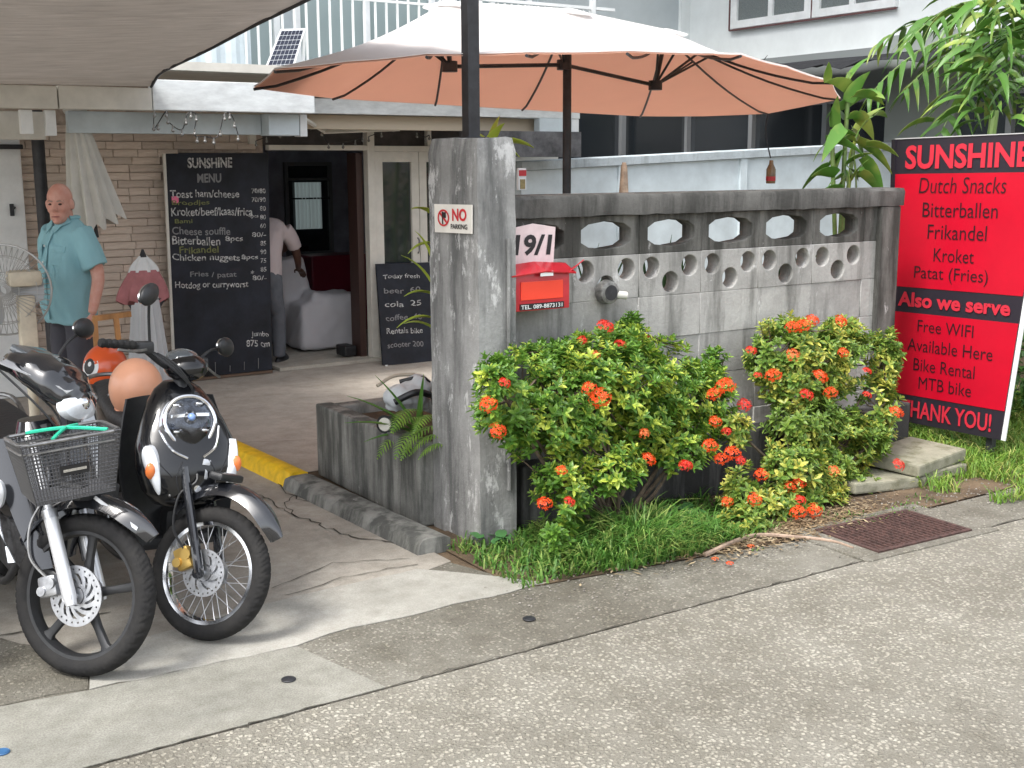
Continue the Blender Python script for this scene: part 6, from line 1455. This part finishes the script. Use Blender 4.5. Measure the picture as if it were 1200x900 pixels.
def shrub(label, base, blobs, nros, m, flowers, seed, sizes=(.026, .048)):
    """blobs: (centre, radii) of the crown; flowers: photo pixels with depth Y"""
    rnd = random.Random(seed); t = thing('ixora_shrub', label, 'shrub', base, group='flowering shrubs against the garden wall'); B = V(base)
    tips = []; tot = sum(b[1][0]*b[1][2] for b in blobs)
    for c, r_ in blobs:
        for _ in range(int(nros*r_[0]*r_[2]/tot)):
            a = rnd.uniform(0, 2*PI); z = rnd.uniform(-.9, 1); q = math.sqrt(1-z*z); k = rnd.uniform(.30, 1.06)**.6
            d = V((q*math.cos(a), q*math.sin(a), z)); p = V(c)+V((d.x*r_[0]*k, d.y*r_[1]*k, d.z*r_[2]*k))
            n_ = noise.noise(p*5.5)
            if n_ < -.18 and k < .98: continue
            if p.z < .03 or (p.y > 4.70 and p.z < 1.5) or p.y > 4.75: continue
            if 2.7 < p.x < 3.0 and p.y > 4.50: continue
            tips.append((p, V((d.x*.9, d.y*.9, max(.15, d.z)+.55)).normalized()))
    mb = MB()
    for p, d in tips:
        u = d.orthogonal().normalized(); w_ = d.cross(u); a0 = rnd.uniform(0, PI); S_ = rnd.uniform(.8, 1.2)
        for lay in range(3):
            for q in range(4 if lay < 2 else 3):
                aa = a0+lay*.75+q*PI/2+rnd.uniform(-.25, .25); e = (u*math.cos(aa)+w_*math.sin(aa)); tilt = (.25, .65, 1.5)[lay]*rnd.uniform(.8, 1.3)
                L_ = rnd.uniform(*sizes)*S_*(1.1, 1.0, .62)[lay]; leaf_small(mb, p-d*(.032-.014*lay), (e+d*tilt), L_, L_*.44, d)
    mb.build('crown', m, t, kind='stuff', smooth=False).location = -B
    # stems
    mb = MB(); root = B+V((0, 0, .0)); forks = []
    for c, r_ in blobs:
        c = V(c); mid = root.lerp(c, .5)+V((rnd.uniform(-.05, .05), rnd.uniform(-.05, .05), -.04)); mb.tube(spline([root+V((rnd.uniform(-.08, .08), rnd.uniform(-.03, .03), 0)), mid, c], 5), [.014-.009*k/10 for k in range(11)], 6); forks.append((c, r_))
    mb.build('trunk', M_bark, t, smooth=True).location = -B
    mb = MB()
    for k in range(0, len(tips), 5):
        p, d = tips[k]; c, r_ = min(forks, key=lambda q: ((q[0]-p).length)); mb.tube([c.lerp(p, .1), c.lerp(p, .6)-V((0, 0, .02)), p-d*.01], [.005, .0035, .002], 4)
    mb.build('twigs', M_bark, t, kind='stuff').location = -B
    for (x, y, Y, s_, v) in flowers:
        o = bpy.data.objects.new('flower_head', FLW[v]); C.objects.link(o); o.parent = t; o.location = at(x, y, Y=Y)-B; o.scale = (s_*.84,)*3
        o.rotation_euler = (R(35)+rnd.uniform(-.3, .3), rnd.uniform(-.3, .3), rnd.uniform(-.8, .2))
    return t
def bl(x, y, Y, rx, ry, rz): return (at(x, y, Y=Y), (rx, ry, rz))
shrub('large bushy green ixora shrub with red flower heads beside the pillar', (3.45, 4.40, 0),
      [bl(705, 470, 4.38, .42, .22, .34), bl(640, 470, 4.34, .30, .20, .26), bl(595, 470, 4.25, .18, .14, .22), bl(765, 465, 4.45, .38, .20, .30), bl(820, 470, 4.45, .22, .16, .20), bl(720, 410, 4.5, .28, .15, .14), bl(650, 425, 4.5, .20, .15, .12), bl(660, 570, 4.22, .15, .13, .18), bl(720, 545, 4.2, .17, .13, .12), bl(800, 520, 4.35, .20, .14, .14), bl(580, 445, 4.15, .09, .09, .13), bl(655, 625, 4.18, .10, .09, .10), bl(840, 435, 4.5, .08, .08, .14), bl(740, 385, 4.6, .07, .05, .09), bl(615, 415, 4.45, .08, .08, .06)],
      3600, M_ix, [(709, 383, 4.35, 1.25, 2), (682, 399, 4.4, .8, 2), (727, 404, 4.35, 1.0, 2), (697, 416, 4.3, .8, 3), (591, 449, 4.05, .8, 2), (572, 474, 4.0, 1.15, 0), (583, 505, 4.0, 1.1, 0), (690, 455, 4.12, 1.05, 0), (703, 466, 4.10, 1.5, 0), (658, 551, 4.02, .8, 0), (638, 590, 4.0, 1.05, 0), (667, 588, 4.0, .8, 2), (760, 538, 4.12, 1.1, 0), (802, 546, 4.12, .9, 2), (850, 452, 4.2, 1.5, 0), (836, 462, 4.2, 1.1, 0), (838, 494, 4.2, 1.0, 0), (851, 506, 4.2, .8, 2), (832, 522, 4.15, 1.2, 0), (858, 531, 4.15, 1.3, 0), (845, 538, 4.15, 1.1, 0), (872, 475, 4.3, 1.15, 2), (757, 395, 4.45, .6, 2), (755, 508, 4.13, .8, 3)], 5)
shrub('taller looser ixora shrub with many orange red flowers near the red sign', (4.75, 4.35, 0),
      [bl(945, 430, 4.45, .30, .16, .26), bl(905, 420, 4.5, .16, .12, .22), bl(985, 420, 4.45, .24, .15, .22), bl(940, 500, 4.4, .26, .16, .22), bl(985, 520, 4.35, .24, .15, .22), bl(1030, 480, 4.35, .13, .12, .22), bl(1035, 420, 4.4, .12, .1, .18), bl(1045, 560, 4.3, .07, .07, .10), bl(905, 590, 4.15, .22, .15, .12), bl(955, 590, 4.15, .20, .14, .12), bl(1000, 570, 4.25, .16, .12, .12), bl(870, 575, 4.2, .13, .12, .14), bl(925, 385, 4.55, .18, .1, .08), bl(990, 385, 4.5, .14, .1, .08), bl(860, 500, 4.3, .10, .10, .10), bl(930, 545, 4.2, .20, .15, .12), bl(870, 610, 4.05, .13, .10, .08), bl(965, 560, 4.25, .20, .12, .12), bl(1020, 520, 4.3, .12, .1, .12)],
      3300, M_ix2, [(940, 382, 4.35, 1.3, 0), (928, 383, 4.35, 1.1, 0), (952, 375, 4.35, 1.1, 0), (985, 376, 4.35, 1.1, 0), (880, 411, 4.3, .9, 2), (929, 416, 4.2, 1.1, 3), (988, 413, 4.2, .9, 0), (906, 440, 4.2, 1.3, 0), (961, 441, 4.2, 1.3, 0), (945, 463, 4.2, 1.15, 2), (973, 460, 4.2, 1.15, 0), (888, 440, 4.3, .7, 2), (1016, 435, 4.2, .8, 2), (1050, 483, 4.1, 1.25, 0), (1053, 545, 4.1, 1.1, 2), (1016, 463, 4.2, .8, 2), (892, 556, 4.1, 1.1, 0), (936, 565, 4.1, 1.2, 0), (926, 571, 4.1, 1.0, 0), (884, 585, 4.0, 1.1, 0), (935, 600, 3.98, 1.3, 0), (954, 598, 3.98, 1.2, 0), (938, 586, 4.0, .9, 2), (852, 588, 4.05, .9, 0), (977, 552, 4.1, 1.0, 3), (805, 545, 4.1, .9, 2), (868, 540, 4.1, .8, 2)], 6, (.026, .050))

def grass(name, label, region, n, hmin, hmax, m, seed, lean=.5, wd=.004, z=0):
    rnd = random.Random(seed); mb = MB(); vs = []; fs = []
    for _ in range(n):
        p = region(rnd)
        if p is None: continue
        x, y, k = p; h = rnd.uniform(hmin, hmax)*k; a = rnd.uniform(0, 2*PI); d = V((math.cos(a), math.sin(a), 0)); s_ = V((-d.y, d.x, 0))*wd*rnd.uniform(.6, 1.4); l_ = rnd.uniform(.1, lean)*h*2
        b0 = V((x, y, z)); m1 = b0+d*l_*.3+V((0, 0, h*.6)); m2 = b0+d*l_*.7+V((0, 0, h*.92)); t = b0+d*l_*1.15+V((0, 0, h*(1-.25*rnd.random()))); o = len(vs)
        vs += [b0-s_, b0+s_, m1-s_*.8, m1+s_*.8, m2-s_*.5, m2+s_*.5, t]; fs += [[o, o+1, o+3, o+2], [o+2, o+3, o+5, o+4], [o+4, o+5, o+6]]
    mb.v = vs; mb.f = fs; mb.mi = [0]*len(fs); return mb.build(name, m, label=label, cat='grass', kind='stuff')
M_gr = leafmat('grass_green', (.05, .15, .02), (.13, .28, .045), (.30, .38, .10), clump=8, trans=.3, rough=.55)
M_gr2 = leafmat('grass_bright', (.09, .20, .02), (.22, .36, .05), (.42, .42, .12), clump=8, trans=.3, rough=.55)
def reg1(rnd):
    x = rnd.uniform(2.52, 4.12) if rnd.random() < .35 else rnd.gauss(3.4, .32); y = rnd.uniform(3.90, 4.62); 
    if x < 2.62: return None
    lo = 3.98+.03*math.sin(x*9)-.10*max(0, math.sin((x-2.75)/1.35*PI)); 
    if y < lo or (x > 2.76 and x < 2.98 and y > 4.53): return None
    if x < 2.76 and y > 4.75: return None
    k = .30+.75*max(0, 1-abs(x-3.35)/.62)*(1-abs(y-4.1)/.5); k *= 1+.35*noise.noise(V((x*5, y*5, 0)))
    return (x, y, max(.25, k))
grass('grass_tuft', 'long green grass growing at the foot of the pillar and big shrub', reg1, 6500, .07, .20, M_gr, 3, 1.0, .0045)
def reg2(rnd):
    x = rnd.uniform(5.3, 8.2); y = rnd.uniform(3.62, 5.2)
    if 5.27 < x < 5.80 and 4.10 < y < 4.52: return None
    if x < 5.75 and y < 4.05 and noise.noise(V((x*4, y*4, 1))) < .15: return None
    if x < 5.6 and y > 4.45 and noise.noise(V((x*4, y*4, 1))) < .0: return None
    return (x, y, (.5+.6*max(0, y-3.7))*(1+.5*noise.noise(V((x*3, y*3, 0)))))
grass('grass_patch', 'bright green grass growing round the slabs below the red sign', reg2, 15000, .05, .13, M_gr2, 4, .9)
def reg3(rnd):
    x = rnd.uniform(2.85, 5.2); y = rnd.uniform(3.78, 4.4); 
    if noise.noise(V((x*3.2, y*4, 7))) < .12: return None
    return (x, y, .5)
grass('sparse_weeds', 'sparse short weeds scattered along the gutter edge', reg3, 1500, .015, .04, M_gr, 8, .9)
def reg4(rnd):
    t = rnd.random(); y = 4.55+1.4*t; 
    return (2.52+.0*(y)+rnd.uniform(-.03, .03)+(2.42-2.52)*t+.08, y, .6) if noise.noise(V((y*6, 2, 0))) > .05 else None
grass('kerb_weeds', 'tiny weeds in the crack between the kerb and the planter', reg4, 500, .02, .05, M_gr, 9, .8, z=.03)
# dry leaves and straw litter
def litter(n, seed):
    rnd = random.Random(seed); mb = MB()
    for _ in range(n):
        x = rnd.gauss(4.05, .35); y = rnd.gauss(4.02, .11)
        if y > 4.4 or y < 3.72: continue
        a = rnd.uniform(0, PI); L_ = rnd.uniform(.008, .028); w_ = rnd.uniform(.002, .008) if rnd.random() > .3 else .002; z = rnd.uniform(.002, .014)
        d = V((math.cos(a), math.sin(a), rnd.uniform(-.2, .2)))*L_; s_ = V((-d.y, d.x, 0)).normalized()*w_; p = V((x, y, z+.003))
        mb.add([p-d, p-d*.2+s_, p+d, p-d*.1-s_], [[0, 1, 2, 3]])
    mb.build('leaf_litter', leafmat('dry_leaf', (.12, .075, .04), (.30, .22, .12), (.40, .32, .2), trans=.1, rough=.8), label='dry brown leaf litter and straw on the verge between the shrubs', cat='leaf litter', kind='stuff')
litter(4200, 2)
rnd = random.Random(5); mb = MB()
for _ in range(1100):
    x, y = rnd.uniform(2.5, 6.5), rnd.gauss(3.9, .16)
    if y < 3.5 or y > 4.5: continue
    s_ = rnd.uniform(.002, .007); mb.ell((x, y, s_*.3), (s_, s_*rnd.uniform(.6, 1), s_*.6), None, 5, 3)
mb.build('gravel', mat('pebble', (.26, .24, .21), .9, noise_s=12, noise_a=.3, obj=False), label='loose small pebbles scattered along the gutter and verge', cat='gravel', kind='stuff')
mb = MB(); mb.tube(spline([at(826, 650, Z=.012), at(880, 628, Z=.02), at(930, 629, Z=.015), at(975, 634, Z=.012), at(1000, 642, Z=.01)], 6), [.012-.0003*k for k in range(25)], 6); mb.build('fallen_stick', mat('dry_stick', (.33, .24, .18), .9, noise_s=20, noise_a=.2), label='long dry stick lying on the verge left of the drain grate', cat='stick', smooth=True)
rnd = random.Random(15)
for k, (x, y, Z_) in enumerate(((822, 636, .02), (838, 655, .015), (855, 660, .015), (880, 640, .015))):
    o = bpy.data.objects.new('fallen_flower', FLW[3 if k % 2 else 0]); C.objects.link(o); o.location = at(x, y, Z=Z_); o.scale = (.45, .45, .3); tag(o, ('withered orange flower fallen on the litter, the one farthest left and back', 'bright fallen flower nearest to the big shrub front on the verge', 'small faded fallen flower lying closest to the road edge', 'fallen flower lying nearest to the drain grate stick')[k], 'flower', 'fallen flowers on the verge')

def leafy(label, name, cat, base, leaves, m, stems=(), group=None, sm=None):
    """plant whose leaves are big enough to be parts: leaves = (base, dir, L, w, droop, fold)"""
    t = thing(name, label, cat, base, group=group); B = V(base)
    for (p, d, L_, w_, dr, fo, *ro) in leaves:
        mb = MB(); rows = blade_rows(V(p)-B, d, L_, w_, dr, 6, fo, roll=ro[0] if ro else 0); mb.shell(rows, .0015); mb.build('leaf', m, t, smooth=True)
    for s_ in stems:
        mb = MB(); mb.tube([V(q)-B for q in s_[0]], s_[1], 7); mb.build('stem', sm or M_bark, t, smooth=True)
    return t
rnd = random.Random(21)
M_drac = leafmat('dracaena_leaf', (.07, .20, .035), (.16, .34, .06), (.36, .44, .10), trans=.35, clump=3, rough=.35)
M_vari = leafmat('yellow_green_leaf', (.30, .42, .04), (.48, .55, .08), None, trans=.35, rough=.35)
M_dkl = leafmat('dark_strap_leaf', (.02, .07, .02), (.05, .13, .03), None, trans=.15, rough=.35)
M_stem = mat('green_stem', (.14, .22, .06), .6, noise_s=9, noise_a=.2)
# tall plant behind wall, left of sign
pb = at(985, 215, Y=5.15); pb = V((pb.x, pb.y, 0)); L = []; stems = []
st_top = [at(995, 85, Y=5.15), at(975, 165, Y=5.1), at(1000, 175, Y=5.2)]
for tp_ in st_top: stems.append(([pb+V((rnd.uniform(-.05, .05), 0, 0)), V(((pb.x+tp_.x)/2, tp_.y, 1.2)), tp_], .014))
for (x, y, dx, dz, L_) in ((995, 120, .1, 1, .26), (998, 108, -.55, .35, .30), (1000, 112, .8, .2, .34), (992, 125, -.8, .1, .32), (1003, 135, .7, -.15, .30), (990, 150, -.75, -.25, .36), (1000, 150, .55, -.5, .34), (975, 165, -.9, -.05, .32), (1005, 165, .85, -.35, .36), (985, 180, -.5, -.75, .28), (1000, 185, .2, -.9, .30), (970, 195, -.9, -.35, .28), (1010, 185, .75, -.6, .32), (978, 150, -.2, .8, .25), (1015, 170, .9, .1, .25), (980, 205, -.8, .3, .22), (1012, 205, .6, .4, .2), (990, 200, .1, -1, .25), (993, 96, .25, .9, .22), (988, 140, -.6, .5, .28)):
    p = at(x, y, Y=5.12+rnd.uniform(-.08, .1)); L.append((p, (dx*.86, -.15+rnd.uniform(-.4, .4)-.5*dx*.5, dz), L_*.85, .085, .8, .12, rnd.choice((-1, 1))*rnd.uniform(.5, 1.1)))
L += [(p_+V((rnd.uniform(-.12, .12), rnd.uniform(-.1, .1), rnd.uniform(-.14, .0))), (rnd.uniform(-1, 1), rnd.uniform(-.6, .4), rnd.uniform(-.2, .9)), L__*.8, w__*.75, d__, f__, r__) for (p_, dd_, L__, w__, d__, f__, r__) in L]
leafy('tall leafy potted plant with bright green leaves rising behind the wall beside the sign', 'leafy_plant', 'plant', pb, L, M_drac, stems, sm=M_stem)
# strap leaves seen through the openings
for k, (x, Y) in enumerate(((770, 5.25), (800, 5.3), (921, 5.2), (935, 5.25), (972, 5.15), (690, 5.4))):
    p0 = at(x, 300, Y=Y); p0.z = .9; L = [(V((p0.x+rnd.uniform(-.06, .06), p0.y+rnd.uniform(-.05, .05), .85)), (rnd.uniform(-.5, .5), rnd.uniform(-.2, .3), 1), rnd.uniform(.35, .55), .028, .25, .3) for _ in range(7)]
    leafy(('dark strap leaves glimpsed in the left half of the second wall opening', 'dark strap leaves at the right side of the second wall opening', 'strap leaves in the fourth wall opening, left plant', 'strap leaves in the fourth wall opening, right plant', 'dark strap leaves filling the last wall opening on the right', 'strap leaved plant behind the first wall opening beside the house number')[k], 'strap_leaf_plant', 'plant', (p0.x, p0.y, 0), L, M_dkl, [([(p0.x, p0.y, 0), (p0.x, p0.y, .9)], .05)], 'strap leaved plants behind the openwork wall')
# plant on and beside pillar top
p0 = at(574, 160, Y=5.06); L = [(p0+V((0, 0, -.05)), d, l_, .065, .9, .15, .5) for d, l_ in (((.3, .2, .9), .20), ((.9, -.2, .5), .24), ((-.5, 0, .9), .10), ((.7, -.5, .15), .16), ((-.9, .1, .3), .12), ((.8, -.6, .6), .20), ((.2, -.3, 1), .14))]
leafy('small yellow green plant sprouting behind the pillar top', 'sprouting_plant', 'plant', p0-V((0, 0, .05)), L, M_vari, [([p0-V((0, 0, .6)), p0-V((0, 0, .05))], .008)], sm=M_stem)
# plants growing out of the planter beside the pillar (left)
pb = V((2.93, 5.15, .40)); L = []
for (x, y, Y, d, L_, w_, m_) in ((503, 250, 5.2, (-.6, -.1, .5), .12, .05, 0), (506, 285, 5.15, (-1, .1, .15), .14, .04, 0), (504, 330, 5.15, (-.4, .1, .8), .20, .035, 0), (506, 345, 5.15, (-.8, 0, .45), .16, .04, 0), (505, 372, 5.1, (-.9, 0, .3), .20, .035, 0), (504, 300, 5.1, (-.3, 0, .9), .15, .03, 0), (507, 385, 5.15, (-.7, .1, .6), .16, .04, 0)):
    L.append((at(x, y, Y=Y), d, L_, w_, .9, .25))
leafy('climbing plant with pale leaves peeping out left of the gate pillar', 'climbing_plant', 'plant', pb, L, M_vari, [([pb, at(507, 400, Y=5.15), at(508, 240, Y=5.15)], .007)], sm=M_stem)
pb = at(490, 490, Y=5.3); pb = V((pb.x, 5.3, .38)); L = []
for d, L_ in (((-.85, .5, .95), .42), ((-.95, .2, .55), .40), ((-.35, .4, 1), .38), ((.2, .2, 1), .32), ((-.9, .1, .25), .30), ((-.6, -.3, .6), .28), ((-.2, -.5, .7), .26)): L.append((pb, d, L_, .032, .5, .35))
leafy('long spiky green plant in the planter behind the pillar', 'spiky_plant', 'plant', pb, L, M_drac)
# fern hanging over planter edge: frond > leaflet
def fern(label, base, fronds, group=None):
    t = thing('fern', label, 'fern', base); B = V(base)
    for (p, d, L_, dr) in fronds:
        d = V(d).normalized(); cur = d.copy(); q = V(p)-B; pts = [q.copy()]; dirs = [cur.copy()]
        for i in range(14): cur = (cur+V((0, 0, -dr/14))).normalized(); q = q+cur*L_/14; pts.append(q.copy()); dirs.append(cur.copy())
        mb = MB(); mb.tube(pts, .002, 4); fr_ = mb.build('frond', M_stem, t); lf = MB()
        for i in range(1, 15):
            s_ = dirs[i].cross(V((0, 0, 1))).normalized(); w_ = L_*.28*math.sin(PI*min(.97, (i+1)/15.5))+.004
            for sg_ in (-1, 1):
                rows = blade_rows(pts[i], s_*sg_+dirs[i]*.35, w_, .011, .35, 3, .1, side=dirs[i]); lf.shell(rows, .0006)
        lf.build('leaflets', M_drac if False else MATS['fern_leaf'], fr_, kind='stuff')
leafmat('fern_leaf', (.14, .30, .04), (.30, .46, .08), None, trans=.35)
pb = V((2.84, 5.10, .40))
fern('bright green fern hanging over the planter edge left of the pillar', pb, [(pb+V((0, .05*k-.2, .04*(k % 4))), (-.8, rnd.uniform(-.5, .5), .65-.15*(k % 3)), .20+.03*(k % 3), 1.9) for k in range(9)])
# broad leaved weed at the wall base
M_weed = leafmat('weed_leaf', (.05, .16, .05), (.10, .26, .08), None, trans=.3)
for k, (x, y, lab) in enumerate(((800, 612, 'low broad leaved weed growing between the two ixora shrubs'), (585, 640, 'small broad leaved weed in the grass at the pillar foot'))):
    pb = at(x, y, Z=0); L = [(pb+V((rnd.uniform(-.09, .09), rnd.uniform(-.05, .05), .03+.03*rnd.random())), (math.cos(a), math.sin(a), .5), rnd.uniform(.07, .11), .055, .7, .12) for a in [q*.9 for q in range(14 if k == 0 else 6)]]
    leafy(lab, 'broad_leaf_weed', 'weed', pb, L, M_weed)

# palm, right: trunk > fronds > leaflets
palm = thing('palm_tree', 'palm with long arching fronds hanging over the red sign', 'palm', (8.62, 5.72, 0)); PB = V((8.3, 5.9, 0))
M_palm = leafmat('palm_leaflet', (.045, .14, .025), (.13, .28, .045), (.36, .42, .10), trans=.4, clump=2.2, rough=.33)
mb = MB(); mb.tube([(0, 0, 0), (.05, 0, 1.2), (.0, .0, 2.7)], [.10, .08, .07], 12); mb.build('trunk', mat('palm_trunk', (.16, .13, .09), .9, noise_s=10, noise_a=.3, bump=.6, bump_s=20), palm, smooth=True)
def frond(p, d, L_, dr, ll, lw, nl=15, name='frond', m=None, par_=None, hang=.9):
    d = V(d).normalized(); cur = d.copy(); q = V(p); pts = [q.copy()]; dirs = [cur.copy()]; N_ = nl
    for i in range(N_): cur = (cur+V((0, 0, -dr/N_))).normalized(); q = q+cur*L_/N_; pts.append(q.copy()); dirs.append(cur.copy())
    mb = MB(); mb.tube(pts, [.014*(1-.75*i/N_) for i in range(N_+1)], 6); fr_ = mb.build(name, M_stem, par_ or palm, smooth=True)
    for i in range(2, N_+1):
        s_ = dirs[i].cross(V((0, 0, 1))).normalized()
        for sg_ in (-1, 1):
            ln = ll*(math.sin(PI*(i+1)/(N_+3))**.6)*rnd.uniform(.85, 1.1); mb = MB()
            mb.shell(blade_rows(pts[i], s_*sg_+dirs[i]*.55+V((0, 0, rnd.uniform(-.1, .25))), ln, lw*rnd.uniform(.8, 1.1), hang*rnd.uniform(.9, 1.9), 5, .15, side=dirs[i], roll=rnd.uniform(-.4, .4)), .001); mb.build('leaflet', m or M_palm, fr_, smooth=True)
top = V((0, 0, 2.65))
F_ = [(( -1.0, -.05, .15), 1.5, 1.3), ((-.8, .5, .5), 1.5, 1.5), ((-.75, -.55, .35), 1.5, 1.5), ((-.4, -1, .4), 1.5, 1.5), ((-.9, .1, .9), 1.6, 1.7), ((-.5, -.5, 1.0), 1.5, 1.6), ((.3, -1, .4), 1.5, 1.4), ((.6, .4, .7), 1.5, 1.4), ((-.3, .8, .8), 1.4, 1.4), ((-.9, -.35, .7), 1.3, 1.9), ((-.6, -.8, .75), 1.3, 1.9), ((-.85, .3, .3), 1.3, 1.2), ((-.2, -.9, 1.0), 1.4, 1.9), ((-1, -.2, .5), 1.2, 1.6), ((-.5, -.2, 1.1), 1.2, 2.2), ((-.7, -.9, .2), 1.2, 1.3), ((-.3, -.6, .8), 1.1, 2.2)]
for d, L_, dr in F_: frond(top, d, L_, dr, .46, .058, 13)
# second, broader-leaved clump up at top right
pg = thing('broad_leaf_plant', 'glossy broad leaved plant clump above the right end of the sign', 'plant', (7.35, 5.30, 0)); n_ = 0
mb = MB(); mb.tube([(0, 0, 0), (0, 0, 1.2), (.1, 0, 2.1)], .03, 8); mb.tube([(.1, 0, 0), (.25, -.1, 1.2), (.35, -.1, 2.0)], .025, 8); mb.build('stem', M_stem, pg, smooth=True)
for k in range(120):
    z = rnd.uniform(2.0, 2.9); a = rnd.uniform(0, 2*PI); r_ = rnd.uniform(.05, .42); p = V((.08+r_*math.cos(a), r_*math.sin(a), z)); d = V((math.cos(a), math.sin(a), rnd.uniform(-.3, .7)))
    mb = MB(); mb.shell(blade_rows(p, d, rnd.uniform(.24, .36), rnd.uniform(.045, .065), rnd.uniform(.7, 1.6), 5, .18, roll=rnd.uniform(-1, 1)), .0012); mb.build('leaf', M_drac if k % 3 else M_palm, pg, smooth=True)
# dark leafy bushes behind and right of the sign
def bush(label, base, blobs, n, m, seed, size=(.05, .09)):
    rnd = random.Random(seed); t = thing('bush', label, 'bush', base); B = V(base); mb = MB()
    for c, r_ in blobs:
        for _ in range(int(n/len(blobs))):
            a = rnd.uniform(0, 2*PI); z = rnd.uniform(-1, 1); q = math.sqrt(1-z*z); k = rnd.uniform(.2, 1)**.5; d = V((q*math.cos(a), q*math.sin(a), z)); p = V(c)+V((d.x*r_[0]*k, d.y*r_[1]*k, d.z*r_[2]*k))
            if p.z < .02 or noise.noise(p*4) < -.25: continue
            e = V((rnd.gauss(0, 1), rnd.gauss(0, 1), rnd.gauss(0, .6))).normalized(); leaf_small(mb, p, (e+d*.8), rnd.uniform(*size), rnd.uniform(*size)*.5, V((0, 0, 1)))
    mb.build('crown', m, t, kind='stuff').location = -B
    mb = MB()
    for c, r_ in blobs: mb.tube([B, B.lerp(V(c), .5)+V((.05, 0, 0)), V(c)], [.02, .014, .006], 6)
    mb.build('trunk', M_bark, t, smooth=True).location = -B
bush('dark green bush right of the red sign at the photo edge', (7.4, 4.6, 0), [((7.35, 4.6, .5), (.6, .5, .5)), ((7.6, 4.7, 1.1), (.5, .5, .45)), ((8.2, 4.4, .5), (.7, .5, .5)), ((8.0, 4.8, 1.4), (.6, .5, .5))], 5200, leafmat('bush_dark', (.03, .09, .02), (.08, .18, .035), None, trans=.2), 3)
bush('leafy bush in shade behind the sign near the neighbour house', (9.4, 6.4, 0), [((9.3, 6.4, .9), (.9, .6, .9)), ((9.8, 5.6, 1.3), (.8, .6, .9)), ((10.4, 6.2, 1.5), (.8, .7, .8))], 4200, MATS['bush_dark'], 4)

# things lying on the planter
bg_ = thing('cloth_bundle', 'white and grey cloth bundle with black straps lying on the planter', 'bundle', at(478, 470, Y=5.55)); BB = bg_.location.copy(); mb = MB()
mb.ell((0, 0, .03), (.13, .11, .07)); mb.ell((.07, .02, .07), (.09, .09, .06)); mb.ell((-.06, -.02, .03), (.08, .08, .06)); mb.box((.0, 0, -.01), (.20, .14, .06))
remesh(mb, 'cloth_body', cloth('bundle_white', (.62, .66, .68), .05, ns=12, na=.15), bg_, .012, 2, disp=.018, disp_s=14)
mb = MB(); mb.tube(spline([(-.12, -.08, .02), (-.02, -.13, .07), (.10, -.10, .03), (.14, -.04, -.02)], 5), .018, 8); mb.tube(spline([(-.02, .05, .10), (.08, -.02, .12), (.15, -.02, .05)], 5), .012, 8); mb.build('black_strap', M_blackp, bg_, smooth=True)
mb = MB(); mb.tube(spline([(-.13, .10, .08), (-.02, .12, .12), (.10, .10, .12)], 5), .010, 8); mb.build('stick_handle', mat('beige_handle', (.45, .40, .32), .6), bg_, smooth=True)
sl = thing('spot_lamp', 'black cylindrical spotlight with pale lens on the planter edge', 'lamp', at(452, 497, Y=5.35)); mb = MB()
dl = V((-.75, -.62, .05)).normalized(); mb.tube([-dl*.13, -dl*.04, dl*.0, dl*.012], [.030, .038, .045, .047], 20); mb.build('lamp_body', M_blackp, sl, smooth=True, auto=.5)
mb = MB(); mb.tube([dl*.010, dl*.018], [.036, .033], 20); mb.build('lens', mat('pale_lens', (.62, .60, .54), .3), sl, smooth=True, auto=.5)
mb = MB(); mb.tube([-dl*.05, -dl*.05-V((0, 0, .09))], .012, 8); mb.build('stand', M_blackp, sl)
